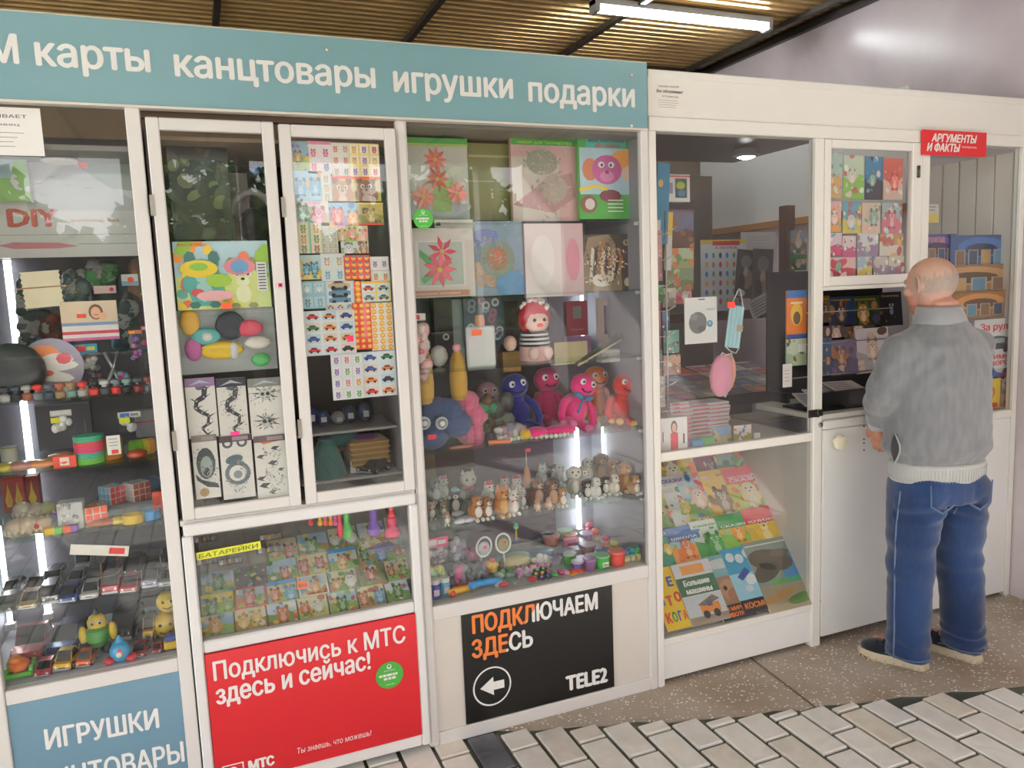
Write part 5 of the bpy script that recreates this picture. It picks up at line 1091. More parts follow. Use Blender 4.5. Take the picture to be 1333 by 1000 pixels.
# battery packs and dark things behind
for i, (px, py, c) in enumerate([(272, 735, '3a3034'), (300, 735, '4a3a3c'), (350, 720, '2c2a2c'), (268, 706, '3a2c28'), (352, 703, '7a5a3a')]):
    m = M(); m.box(-.04, .04, -.02, .02, 0, .022, c, .003)
    for k in range(3): m.tube([(-.03+k*.025, -.021, .003), (-.03+k*.025, -.021, .02)], .007, ['c8ccd0', 'b09050', '8a8a8e'][k], 8)
    p = PI(px, py, .05, .62, SL); m.build('battery_pack', 'plastic', None, p, (-.3, 0, 0), label='dark %s of batteries, %s in the drop box' % (['pack', 'tray', 'black holder', 'brown holder', 'open holder'][i], ['leftmost low', 'second low', 'beside the yellow label', 'topmost left', 'above the yellow label'][i]), cat='battery pack', group='battery packs in the drop box')
# deflated balloons hanging behind the drop box glass
def balloon(px0, py0, px1, py1, c, lab, Y=.0):
    p0, p1 = P(px0, (py0+py1)/2, Y), P(px1, (py0+py1)/2, Y); t, d = P((px0+px1)/2, py0, Y), P((px0+px1)/2, py1, Y); h = t.z-d.z; w_ = (p1.x-p0.x)/2
    m = M(); m.lathe([(w_*.25, h), (w_*.55, h*.9), (w_*.6, h*.7), (w_*.5, h*.55), (w_*1.0, h*.3), (w_*.9, h*.12), (w_*.3, 0)], c, n=12); m.mx = Matrix.Identity(4)
    return m.build('hanging_balloon', 'plastic', None, (p0.x+w_, .01, d.z), label=lab, cat='balloon', group='balloons hung in the drop box')
balloon(445, 661, 459, 704, '4fae4c', 'green figure balloon hanging in the drop box')
balloon(446, 662, 455, 700, 'd8324a', 'thin red balloon hanging left of the green one').location.x -= .02
balloon(478, 661, 496, 700, '7a55b0', 'purple figure balloon hanging in the drop box')
balloon(500, 672, 522, 702, 'd84a70', 'pink and white figure toy hanging at the right of the drop box')
balloon(505, 658, 515, 676, 'ee4a4a', 'red topped figure hanging highest at the right')
for i, (px, c) in enumerate([(405, 'd0404a'), (417, 'e8b83a'), (424, 'e05a4a'), (431, 'e88a3a'), (437, 'c860a0')]):
    balloon(px-4, 671, px+4, 686, c, '%s of the small colourful balloons on a string' % ol(i), -.0)
m = M(); m.ball((0, 0, .01), (.05, .03, .01), '6a5aa8', 10, 6, jit=.2, rnd=R2); p = P(498, 712, .15); m.build('purple_toy', 'plastic', None, (p.x, .15, .70), label='flattened purple and orange toy on the cards', cat='toy')
# ================================================================== MERCHANDISE: MIDDLE SHOWCASE
R3 = random.Random(17)
def blossom(A, c, x=.5, y=.5, r=.3, n=9, core='c8b04a', tip=1):
    for k in range(n):
        a = 2*pi*k/n; b = a+pi/n*.8
        A.poly([(x, y), (x+r*.55*cos(a-.3), y+r*.55*A.asp*sin(a-.3)), (x+r*cos(a), y+r*A.asp*sin(a)), (x+r*.55*cos(a+.3), y+r*.55*A.asp*sin(a+.3))], c if k % 2 else tuple(min(1, v*1.15) for v in K(c))); A.l += .3
    A.up(); A.ell(x, y, r*.16, None, core, 8)
def f1(A):
    A.rect(0, 0, 1, 1, 'c4c4ba'); A.up(); A.rect(0, 0, 1, .2, 'a9b0b6'); A.poly([(.4, .1), (.7, .1), (.75, .5), (.45, .5)], '8fae6a'); A.up(); blossom(A, 'c05a4a', .48, .74, .2); blossom(A, 'b04a44', .5, .5, .2); blossom(A, 'd07a70', .27, .28, .22); blossom(A, 'd8807c', .8, .33, .2)
    A.up(); A.rect(0, .93, 1, 1, '3f9a44'); A.rect(0, .9, 1, .93, 'a8c06a')
flat('painting_kit', 'canvas kit with red poppies and a green top strip, top left', 'kit', 528, 180, 610, 286, .13, f1, 'c4c4ba', 'film', .02)
flat('painting_kit', 'olive green wrapped pack between the poppy and the pink kits', 'kit', 604, 187, 682, 287, .17, lambda A: (A.rect(0, 0, 1, 1, '7a7a45'), A.up(), A.rect(.05, .5, .5, .52, '9a9a68'), A.rect(.1, .82, .9, .85, 'a5a478')), '7a7a45', 'film', .02)
def f3(A):
    A.rect(0, 0, 1, 1, 'd3a8a6'); A.up(); A.rect(0, 0, .7, .78, 'cfc4b8'); A.poly([(.0, .2), (.6, .1), (.95, .3), (.9, .6), (.5, .5)], 'b88a8a'); A.up(); A.ell(.45, .72, .24, .16, '9a9c86', 12); A.ell(.62, .4, .2, .18, 'b3a898', 12); A.up(); strokes(A, 33, [(.3, .7), (.6, .7), (.6, .4), (.4, .2)], 140, .3, ('a8a490', '8e9080', 'c8bcae', 'c49a98')); A.up(); A.rect(0, .92, 1, 1, '3f9a44'); A.text('НАБОР ДЛЯ ТВОРЧЕСТВА', .1, .935, .8, .03, 'd8d84a', 0)
flat('painting_kit', 'pink and beige kit with a green top strip in the top row', 'kit', 667, 181, 754, 288, .13, f3, 'd3a8a6', 'film', .02)
def f4(A):
    A.rect(0, 0, 1, 1, '46a53c'); A.up(); A.rect(.02, .3, .95, .86, 'b8d8e8'); A.up(); A.ell(.75, .72, .25, .12, 'f0a84a', 12, .4); A.ell(.2, .6, .14, .14, 'c87a50', 10); A.ell(.9, .55, .14, .1, 'f2d0c0', 10); A.up()
    A.ell(.5, .60, .27, .18, 'c05a9a', 16); A.up(); A.ell(.5, .52, .13, .07, 'd884b4', 10); A.ell(.4, .66, .06, .04, 'white', 8); A.ell(.58, .66, .06, .04, 'white', 8); A.up(); A.ell(.41, .655, .025, .02, 'black', 6); A.ell(.57, .655, .025, .02, 'black', 6); A.ell(.5, .57, .04, .022, '5a2048', 8)
    A.up(); A.ell(.55, .28, .2, .08, '7a3440', 10); A.poly([(0, .33), (.3, .38), (.5, .34), (.5, .38), (.3, .42), (0, .37)], 'f0d02c'); A.ell(.16, .18, .15, .11, '8a5848', 14); A.up(); A.ell(.18, .18, .09, .07, 'e8e0d8', 10); A.rect(.12, .86, .85, .98, '52b8a8'); A.up(); A.text('МАГНИТНАЯ', .18, .93, .62, .03, '2c3a6a'); A.text('МОЗАИКА', .3, .87, .44, .035, 'c8302c')
    for k in range(4): A.rect(.5, .22-k*.045, .78, .235-k*.045, 'e8f0e0')
flat('craft_kit', 'bright green craft kit with a pink round animal, top right', 'kit', 754, 178, 826, 285, .10, f4, '46a53c', 'film', .02)
def f5(A):
    A.rect(0, 0, 1, 1, 'dcd4d0'); A.up(); A.rect(.1, .16, .86, .82, 'e8e2de'); A.up(); A.rect(.14, .18, .82, .8, 'b8c4bc'); A.up(); A.poly([(.15, .7), (.35, .55), (.3, .45), (.15, .6)], '4a9a5a'); A.poly([(.2, .2), (.35, .3), (.3, .35), (.15, .28)], '5aa86a'); blossom(A, 'b8344c', .5, .66, .24, 7); blossom(A, 'c85a6c', .45, .4, .27, 9); A.up(); A.rect(.02, .02, .9, .1, 'd0907c'); A.up(); A.text('алмазная мозаика', .05, .04, .7, .04, 'f2ece6', 0)
flat('mosaic_kit', 'white framed mosaic kit with a dark pink star flower', 'kit', 534, 297, 618, 387, .08, f5, 'dcd4d0', 'film', .02)
def f6(A):
    A.rect(0, 0, 1, 1, '8fa4bc'); A.up(); A.ell(.4, .3, .45, .2, 'b89478', 12); A.ell(.75, .15, .3, .2, '6a98c8', 12); A.ell(.5, .5, .33, .25, '8a9c8a', 14); A.up(); A.ell(.5, .5, .2, .16, 'a8785a', 12); A.ell(.3, .8, .25, .1, '7a88c0', 10); A.up(); A.ell(.52, .52, .08, .1, 'd07048', 8); A.up(); strokes(A, 32, [(.2, .2), (.5, .5), (.3, .8), (.8, .3)], 160, .5, ('a8b8cc', '8a9c8a', 'b8a088', '7a98c0', 'c8ccd0'))
flat('mosaic_kit', 'hazy blue and brown picture kit beside the star flower kit', 'kit', 612, 288, 682, 385, .11, f6, '8fa4bc', 'film', .02)
def f7(A):
    A.rect(0, 0, 1, 1, 'd8b8bc'); A.up(); A.rect(.0, 0, .62, 1, 'e4d8d6'); A.up(); A.ell(.3, .5, .2, .35, 'ece6e2', 14); A.ell(.82, .5, .12, .3, 'd890a0', 10)
flat('mosaic_kit', 'pale pink picture kit in glossy film in the second row', 'kit', 684, 291, 760, 386, .10, f7, 'd8b8bc', 'film', .02)
def f8(A):
    A.rect(0, 0, 1, 1, '4a4238'); A.up(); A.poly([(0, 0), (.75, 0), (.72, .7), (.5, 1), (.1, .95), (0, .6)], '9a8468'); A.up()
    for k in range(9): x = .1+.07*k; A.poly([(x, .15+.05*(k % 3)), (x+.05, .2+.05*(k % 3)), (x+.12, .75-.03*k), (x+.06, .78)], ['e8e0d0', '3a342c', 'b87a44'][k % 3]); A.l += .3
    A.up(); A.ell(.42, .7, .06, .04, '2c2820', 8); A.ell(.6, .6, .07, .04, 'c88a7a', 8); A.ell(.35, .2, .2, .12, 'e4dccc', 12); A.ell(.85, .85, .08, .06, 'b8a488', 8); A.ell(.85, .15, .07, .08, 'd8c8b0', 8); A.up(); A.up(); strokes(A, 31, [(.15, .3), (.4, .8), (.6, .4), (.3, .3), (.65, .7)], 260, .3, ('2c2620', 'e8dcc8', 'b87a44', '6a5038', 'f2ece0'))
flat('mosaic_kit', 'picture kit with a tiger face at the right of the second row', 'kit', 760, 305, 826, 379, .12, f8, '4a4238', 'film', .02)
flat('header_card', 'white hanger strip above the star flower kit', 'card', 566, 286, 616, 297, .10, lambda A: A.rect(.02, .3, .15, .7, '2c2c30'), 'e2e0de')
# row 3 --------------------------------------------------
Z3 = 1.345
def boxy(px0, py0, px1, py1, Y, c, th, lab, cat='box', art=None, mat='paper', name='gift_box', **k): return flat(name, lab, cat, px0, py0, px1, py1, Y, art, c, mat, th, **k)
boxy(540, 388, 566, 478, .30, '6a6c6e', .05, 'grey box at the back left of the third row')
boxy(566, 388, 590, 480, .22, '2c2628', .05, 'black box standing in the third row', art=lambda A: (A.ell(.6, .45, .18, None, 'd0d0d0', 14), A.up(), A.ell(.6, .45, .1, None, '2c2628', 12)))
boxy(589, 390, 604, 480, .25, '9aa8a4', .04, 'pale grey green box beside the black box')
def owls(A):
    A.rect(0, 0, 1, 1, '39505f'); A.up()
    for k in range(16): x, y = R3.uniform(.15, .9), R3.uniform(.05, .95); A.ell(x, y, .1, None, ['8fa8b4', 'c8d4d8', 'a8607a'][k % 3], 9); A.up(); A.ell(x, y, .05, None, '39505f', 7); A.l -= .8
boxy(604, 388, 657, 450, .24, '39505f', .04, 'dark blue pack printed with pale rings and owls', art=owls, mat='film', name='toy_packet', cat='packet')
boxy(656, 392, 675, 480, .34, '3a2c2a', .04, 'dark brown box behind the polka dot bag')
boxy(655, 458, 678, 484, .28, 'b88a52', .06, 'wooden coloured carton under the striped toy')
for i, (px, y0, y1, c) in enumerate([(555, 445, 535, 'd8b060'), (598, 452, 520, 'cfa34e')]):
    m = M(); a, b = P(px, y1, .12), P(px, y0, .12); h = b.z-a.z; m.lathe([(.03, 0), (.034, h*.4), (.028, h*.75), (.012, h*.95), (.01, h)], c, n=12); m.ball((-.004, -.01, h), .016, 'e8a8b0')
    m.build('yellow_doll', 'fabric', None, (a.x, .12, max(a.z, 1.06)), label='%s of two dolls in a yellow dress hanging in film' % ['left', 'right'][i], cat='doll', group='dolls in yellow dresses')
m = M(); m.box(-.055, .055, 0, .02, 0, .15, 'dfe2e4', .006); m.lathe([(.018, .15), (.02, .165), (.017, .19)], 'c98f78', (0, .01, 0), 10); p = P(631, 512, .07); m.build('doll_garment', 'fabric', None, (p.x, .08, 1.345-.01+.006), label='white doll garment pack with a bare brown neck on top', cat='doll')
flat('price_sticker', 'orange tag beside the doll garment pack', 'sticker', 614, 429, 627, 437, .06, None, 'f2744a', th=.001)
m = M(); m.ball((0, 0, .04), (.035, .03, .04), 'f0ece8'); p = P(572, 478, .18); m.build('white_plush', 'fur', None, (p.x, .18, Z3), label='round white fluffy ball in front of the black box', cat='plush')
m = M(); m.ball((0, 0, .03), (.026, .024, .03), 'e4bfae'); p = P(664, 450, .16); m.build('pink_pompom', 'fur', None, (p.x, .16, 1.385), label='small pale pink pompom left of the striped toy', cat='plush')
root = thing('polka_doll', 'doll in a red polka dot hood with a black and white striped body', 'doll', tuple((lambda p: (p.x, .16, Z3))(P(697, 470, .16))))
m = M(); m.ball((0, 0, .165), (.066, .05, .075), 'b8283c', 16, 12); m.ball((0, -.018, .15), (.052, .038, .05), 'f0c8bc', 14, 9)
for k in range(16): a = R3.uniform(0, 2*pi); b = R3.uniform(.15, 1.2); m.ball((.06*cos(a)*cos(b), -abs(.046*sin(a)*cos(b)), .17+.07*sin(b)), .011, 'f2e8e4', 7, 5)
m.ball((-.02, -.052, .155), .007, '2a2024'); m.ball((.02, -.052, .155), .007, '2a2024'); m.ball((0, -.056, .135), (.014, .006, .007), 'e05a2c'); m.ball((0, 0, .245), (.012, .01, .02), 'a04a30'); m.build('head', 'film', root)
m = M()
for k in range(7): m.lathe([(.058-.001*k, .055+k*.008), (.060-.001*k, .058+k*.008), (.058-.001*k, .063+k*.008)], ['22242a', 'ecebe8'][k % 2], n=16)
m.lathe([(.06, 0), (.062, .03), (.058, .055)], 'e8b8b4', n=16); m.ball((-.025, -.05, .03), (.025, .02, .026), 'f0cfc8'); m.ball((.028, -.05, .03), (.025, .02, .026), 'f0cfc8'); m.build('striped_body', 'fabric', root)
boxy(738, 392, 765, 437, .32, 'a83040', .03, 'red box with a grey label behind the polka dot doll', art=lambda A: (A.rect(.3, .5, .7, .85, '8a9088'), A.rect(.2, .15, .8, .2, 'c86070')))
boxy(735, 438, 770, 462, .30, 'b07ab0', .03, 'lilac glittery box under the red box', mat='film')
boxy(722, 445, 765, 474, .18, 'cbb98a', .04, 'sand coloured lace pack beside the knife sheath', mat='film')
root = thing('framed_tile', 'brown square frame with a dark centre on the right of the third row', 'frame', (P(798, 455, .3).x, .3, 1.385))
def ring4(m, w_, h, b, y0, y1, col, z=0):
    m.box(-w_/2, w_/2, y0, y1, z, z+b, col); m.box(-w_/2, w_/2, y0, y1, z+h-b, z+h, col); m.box(-w_/2, -w_/2+b, y0, y1, z+b, z+h-b, col); m.box(w_/2-b, w_/2, y0, y1, z+b, z+h-b, col)
w_ = wpx(798, 430, .3, 40); h_ = hpx(798, 430, .3, 56)
m = M(); ring4(m, w_, h_, .03, -.008, .008, 'a88f7c'); m.build('frame', 'fabric', root); m = M(); m.box(-w_/2+.025, w_/2-.025, .0, .006, .025, h_-.025, '3c3436'); m.build('picture', 'film', root)
m = M(); m.tube([(-.014, 0, h_+.0), (-.01, 0, h_+.022), (.01, 0, h_+.022), (.014, 0, h_)], .002, '8a7060', 5); m.build('hook', 'metal', root)
a, b = P(748, 474, .05), P(808, 438, .12); m = M(); m.tube([a, a.lerp(b, .5), b.lerp(a, .12), b], [.003, .012, .018, .014], '3f4a34', 8); m.tube([a+Vector((.01, -.012, -.004)), b+Vector((-.01, -.02, -.012))], .004, 'c8bc9a', 6)
c_ = a.lerp(b, .5); m.v = [v-c_ for v in m.v]; m.build('knife_sheath', 'fabric', None, c_, label='long tapering dark green sheath lying across in front of the frame', cat='sheath')
boxy(784, 455, 818, 471, .2, 'e6e2de', .05, 'low white box with small red prints at the right end', art=lambda A: (A.ell(.2, .5, .06, None, 'd04a5a', 8), A.ell(.6, .4, .08, None, 'e8a0b0', 8), A.ell(.85, .6, .05, None, 'd03a4a', 8)))
# row 4: plush monsters etc. (z 1.06) ----------------------
def plush(px, py, Y, s, c, lab, belly=None, ribbon=None, lean=0, hands=None, face='f4f0ea', Z=1.06, tilt=0, arm=1):
    p = P(px, py, Y); root = thing('plush_toy', lab, 'plush toy', (p.x, Y, Z), (tilt, lean, 0), group='long armed plush toys'); d = tuple(v*.75 for v in K(c))
    m = M(); m.ball((0, 0, s*.30), (s*.23, s*.18, s*.30), c, 18, 12); m.ball((0, -.005, s*.80), (s*.25, s*.2, s*.22), c, 18, 12); m.ball((0, 0, s*.55), (s*.15, s*.14, s*.14), c, 14, 8)
    if belly: m.ball((0, -s*.10, s*.3), (s*.16, s*.1, s*.2), belly, 12, 8)
    m.build('body', 'fur', root)
    for q in (-1, 1):
        m = M(); m.tube([(q*s*.16, 0, s*.55), (q*s*.30*arm, -s*.08, s*.42), (q*s*.34*arm, -s*.16, s*.2), (q*s*.28*arm, -s*.22, s*.08)], [s*.07, s*.075, s*.07, s*.06], c, 10); m.ball((q*s*.27*arm, -s*.24, s*.06), (s*.08, s*.07, s*.06), hands or c, 10, 7); m.build('arm', 'fur', root)
        m = M(); m.tube([(q*s*.1, -s*.04, s*.13), (q*s*.16, -s*.22, s*.09), (q*s*.17, -s*.34, s*.07)], [s*.09, s*.085, s*.07], c, 10); m.ball((q*s*.17, -s*.38, s*.08), (s*.085, s*.06, s*.075), hands or d, 10, 7); m.build('leg', 'fur', root)
        m = M(); m.ball((q*s*.10, -s*.185, s*.86), (s*.062, s*.03, s*.062), 'f7f5f0', 12, 8); m.ball((q*s*.10, -s*.215, s*.86), (s*.026, s*.012, s*.026), '17171a', 8, 6); m.build('eye', 'plastic', root)
    m = M(); m.tube([(-s*.10, -s*.20, s*.74), (-s*.05, -s*.212, s*.70), (s*.05, -s*.212, s*.70), (s*.10, -s*.20, s*.74)], s*.014, '3a1c24', 6); m.build('mouth', 'fabric', root)
    if ribbon:
        m = M(); m.tube([(s*.16*cos(a), s*.15*sin(a), s*.59) for a in [2*pi*k/16 for k in range(17)]], s*.03, ribbon, 6); m.ball((-s*.1, -s*.18, s*.6), (s*.10, s*.03, s*.05), ribbon, 10, 6, (.4, 'Y')); m.ball((s*.1, -s*.18, s*.6), (s*.10, s*.03, s*.05), ribbon, 10, 6, (-.4, 'Y')); m.tube([(0, -s*.19, s*.58), (-s*.08, -s*.26, s*.3)], s*.022, ribbon, 6); m.build('ribbon', 'fabric', root)
    return root
plush(676, 540, .26, .225, '34378c', 'dark blue plush toy with big eyes sitting left of the pink ones', lean=-.1)
plush(712, 520, .33, .23, 'cc2f6e', 'deep pink plush toy behind the bright pink one', arm=.8)
plush(742, 545, .19, .22, 'ee2f86', 'bright pink plush toy with a blue ribbon at the front', belly='f04a94', ribbon='4a7aa8', lean=.35, hands='e87ab0')
plush(776, 530, .32, .22, 'f07a22', 'orange plush toy sitting behind the red one', hands='f0b070')
plush(803, 540, .16, .20, 'd22c24', 'red plush toy at the right end of the plush shelf', lean=.22, hands='e8c07a', ribbon=None)
plush(634, 520, .34, .19, 'e8a8c0', 'pale pink plush toy hidden behind the doll garment pack', arm=.8)
m = M(); m.ball((-.06, 0, .02), (.05, .04, .022), 'ee2f86', 12, 7); m.ball((.03, -.01, .02), (.07, .04, .022), 'ee2f86', 12, 7); m.ball((-.11, -.01, .02), (.022, .025, .02), 'e8b83a'); p = P(712, 565, .07); m.build('pink_plush', 'fur', None, (p.x+.02, .075, 1.06), label='loose pink plush limb with a yellow end on the shelf edge', cat='plush toy')
root = bagpack('plush_bag', 'blue plush bag with round eyes at the left end of the plush shelf', 550, 512, 604, 578, .10, ['5a6c92', '4f6088'], None, .1, 7, r=.05, depth=.07, mat='fur', cat='bag')
for q, px in enumerate((552, 575)):
    m = M(); p = P(px, 551, .055); m.ball((0, 0, 0), (.024, .008, .024), 'd8dad8', 14, 8); m.ball((0, -.008, 0), (.017, .005, .017), '8a98a8', 12, 7); m.ball((0, -.012, 0), (.010, .004, .010), 'f0f0f0', 10, 6); m.build('eye', 'plastic', root, p-root.location)
flat('price_sticker', 'pink red price sticker on the blue plush bag', 'sticker', 557, 566, 568, 572, .045, None, 'e0304a', th=.001)
bagpack('plush_bag', 'pink fluffy toy in film beside the blue plush bag', 596, 505, 626, 577, .12, ['e07a98', 'd86a88'], None, .1, 12, r=.035, depth=.06, mat='fur', cat='bag')
bagpack('toy_packet', 'clear pack with grey and brown contents and a green ring on the plush shelf', 612, 512, 668, 560, .2, ['5a5a52', '7a5a40', '8a8e80', '3fa070'], None, .1, 22, r=.03, depth=.04)
bagpack('toy_packet', 'rumpled net pack of pale trinkets at the shelf edge', 642, 550, 688, 576, .09, ['b0aab0', 'c89aa0', '8a8aa0', 'e0d8d0'], None, .1, 22, r=.018, depth=.04)
bagpack('hanging_pack', 'pale pink toy hanging in film at the far left of the middle showcase', 541, 408, 556, 500, .05, ['e8b8b8', 'f0d8d0', 'd86a80'], 'f2e8e6', .1, 16, r=.02, depth=.03)
m = M(); n = 15
for k in range(n): m.ball((-.12+.24*k/(n-1), .02*sin(k*.4), .009), .009, ['c8d8c0', 'e8ece0'][k % 2], 8, 6)
p = P(700, 572, .04); m.build('bead_string', 'plastic', None, (p.x, .045, 1.06), label='string of pale green beads along the plush shelf edge', cat='beads')
m = M(); m.tube([(-.04, 0, .008), (.04, 0, .008)], .008, 'e8805a', 8); p = P(650, 573, .04); m.build('orange_stick', 'plastic', None, (p.x, .04, 1.06), (0, 0, -.2), label='short orange stick at the left of the beads', cat='stick')
m = M(); m.ball((0, 0, .005), (.05, .02, .005), 'e08a6a'); p = P(600, 578, .05); m.build('orange_packet', 'film', None, (p.x, .05, 1.06), label='flat orange packet in front of the pink fluffy toy', cat='packet')
# hanging keyring below plush shelf
root = thing('keyring', 'peach coloured drop toy hanging on a chain above the furry dogs', 'keyring', tuple(P(686, 622, .2)))
m = M(); m.lathe([(.004, .045), (.012, .03), (.014, .005), (.018, -.02), (.014, -.038), (.004, -.045)], 'e0a888', n=12); m.build('drop', 'plastic', root); m = M(); m.tube([(0, 0, .045), (0, 0, .10)], .0025, 'd8d0c8', 6); m.ball((.008, 0, .11), (.014, .005, .009), 'e0506a'); m.build('chain', 'plastic', root)
# row 5: furry animals (z .785) ---------------------------
def furry(px, py, s, c, c2, lab, Y=None, kind='sit', bow=None, hat=None, Z=.785, grp='furry dogs and cats on the animal shelf', rz=None):
    p = on(px, py, Z, .05, .40) if Y is None else Vector((P(px, py, Y).x, Y, Z)); m = M()
    m.ball((0, .006, s*.36), (s*.27, s*.30, s*.36), c, 14, 9, jit=.05, rnd=R3); m.ball((0, -s*.08, s*.80), (s*.23, s*.22, s*.21), c, 14, 9, jit=.04, rnd=R3)
    m.ball((0, -s*.2, s*.38), (s*.16, s*.14, s*.24), c2, 10, 7); m.ball((0, -s*.27, s*.74), (s*.11, s*.1, s*.085), c2, 10, 7); m.ball((0, -s*.365, s*.77), (s*.035, s*.025, s*.028), '2a1c18', 7, 5)
    for q in (-1, 1):
        m.ball((q*s*.09, -s*.27, s*.86), s*.035, '141414', 7, 5)
        if kind == 'cat': m.lathe([(s*.07, s*.93), (s*.045, s*1.02), (.0005, s*1.1)], c, (q*s*.14, -s*.06, 0), 6)
        else: m.ball((q*s*.22, -s*.06, s*.76), (s*.07, s*.08, s*.16), tuple(v*.7 for v in K(c)), 8, 7)
        m.ball((q*s*.12, -s*.3, s*.08), (s*.08, s*.13, s*.08), c2, 8, 6)
    m.tube([(0, s*.3, s*.1), (s*.2, s*.35, s*.25), (s*.28, s*.25, s*.42)], [s*.06, s*.07, s*.03], c, 8)
    if bow: m.ball((-s*.08, -s*.2, s*.58), (s*.07, s*.03, s*.045), bow, 7, 5); m.ball((s*.08, -s*.2, s*.58), (s*.07, s*.03, s*.045), bow, 7, 5)
    if hat: m.lathe([(s*.2, s*.94), (s*.16, s*1.03), (s*.03, s*1.1)], hat, (0, -s*.06, 0), 12)
    return m.build('furry_animal', 'fur', None, p, (0, 0, rz if rz is not None else R3.uniform(-.4, .3)), label=lab, cat='animal figurine', group=grp)
W1, B1, O1, G1 = 'ece8e0', '6b4630', 'b8793c', 'd8cdbc'
an = [(566, 650, .105, '8a8a88', W1, 'cat', None, None, 'grey and white cat figurine at the far left'), (562, 672, .07, 'c8b49a', W1, 'cat', 'c84a4a', None, 'small spotted beige cat at the front left'),
 (577, 645, .095, W1, W1, 'cat', None, 'd8a0a8', 'white cat figurine second from the left at the back'), (594, 664, .10, '26262a', W1, 'cat', None, '8ac8d8', 'black cat with a white face and a pale blue cap'),
 (578, 668, .06, 'b89a70', W1, 'cat', None, None, 'small tan cat in front of the white one'), (607, 648, .08, W1, W1, 'cat', 'b88ac8', None, 'white cat with a lilac bow behind the blue capped one'),
 (620, 674, .10, O1, W1, 'dog', 'b03a30', None, 'orange brown dog pair, left one with a white chest'), (634, 676, .09, 'a0683a', W1, 'dog', None, None, 'orange brown dog pair, right one'), (582, 682, .05, 'cba98a', W1, 'cat', None, None, 'tiny beige cat at the shelf edge'),
 (636, 655, .10, W1, W1, 'cat', None, 'c8404a', 'white cat in a red and black cap'), (653, 668, .12, 'b87434', 'd8a868', 'cat', None, None, 'big orange cat turned sideways'), (668, 668, .10, W1, W1, 'cat', 'c84060', None, 'white cat with a dark pink bow at the front'),
 (657, 643, .09, W1, W1, 'cat', None, 'b83a44', 'white cat with a red cap behind the orange cat'), (673, 643, .09, W1, W1, 'cat', None, 'c03a50', 'white cat with a red cap, right of the first'), (679, 657, .08, W1, W1, 'cat', 'c04a58', None, 'white cat near the middle at the front right'),
 (698, 655, .12, B1, 'caa890', 'dog', None, None, 'dark brown shaggy dog, left of the pair'), (718, 655, .12, '5c3a2a', 'c09878', 'dog', None, None, 'dark brown shaggy dog, right of the pair'), (700, 662, .05, 'd8a888', 'e8c8b0', 'dog', None, None, 'small peach puppy in front of the shaggy dogs'), (715, 662, .05, 'd8ac90', 'e8c8b0', 'dog', None, None, 'second small peach puppy at the front'),
 (732, 655, .08, 'b88a5a', W1, 'dog', 'b03030', None, 'tan and white puppy with a red bow'), (706, 625, .09, 'f0f0ec', W1, 'cat', None, None, 'pure white dog at the back centre'), (728, 625, .09, 'd8dcd8', W1, 'dog', None, None, 'pale grey white dog at the back'), (720, 620, .09, '33333a', 'b8b8b8', 'dog', None, None, 'dark dog peeping between the two white ones at the back'),
 (748, 642, .13, 'd8d4c4', W1, 'dog', None, None, 'cream long haired dog sitting tall'), (758, 638, .11, W1, W1, 'dog', None, 'b8a878', 'white and beige long haired dog'), (765, 645, .085, '2c2826', W1, 'dog', None, None, 'black and white dog lying at the front'), (775, 645, .09, W1, W1, 'dog', None, None, 'white puppy beside the black and white dog'),
 (766, 622, .11, 'c8ccca', W1, 'dog', None, None, 'pale grey dog at the back right'), (782, 622, .13, '7a5636', 'b89068', 'dog', None, None, 'brown curly dog at the back right'), (797, 628, .12, '9a6a3a', 'c89a68', 'dog', None, None, 'reddish curly dog second at the back right'), (787, 640, .085, '3a3430', W1, 'dog', None, None, 'black and cream dog to the front right'), (799, 640, .09, 'e0d8c8', W1, 'dog', None, None, 'cream dog with brown ears at the right'),
 (812, 636, .13, 'a8743c', 'c8945a', 'dog', None, None, 'tall golden brown dog near the right post'), (826, 640, .085, 'b88a58', W1, 'dog', 'c83a34', None, 'small brown and white dog with a red scarf at the far right')]
for px, py, s, c, c2, kd, bow, hat, lab in an: furry(px, py+4, s*.95, c, c2, lab+', animal shelf', None, kd, bow, hat)
root = thing('cat_ball', 'round white furry cat head toy with a pink bow raised at the left', 'toy', tuple(P(609, 624, .3)))
m = M(); m.ball((0, 0, 0), (.034, .03, .032), W1, 14, 9)
for q in (-1, 1): m.ball((q*.013, -.028, .004), .005, 'black', 7, 5); m.lathe([(.01, .024), (.0005, .042)], W1, (q*.02, 0, 0), 6); m.ball((q*.012, -.01, -.034), (.013, .008, .008), 'e04a90', 8, 6)
m.build('head', 'fur', root); m = M(); m.tube([(0, 0, -.03), (0, 0, -.095)], .012, '6a6a6a', 8); m.build('stand', 'plastic', root)
for i, (px, py) in enumerate([(596, 672), (606, 678), (600, 683), (612, 684)]):
    m = M(); m.ball((0, 0, .010), (.03, .014, .010), 'd0cdd8', 10, 6); p = on(px, py, .785, .04); m.build('white_trinket', 'plastic', None, p, (0, 0, .3), label='pale grey glossy hair clip, %s of the small heap by the animals' % ol(i), cat='trinket', group='pale clips by the animals')
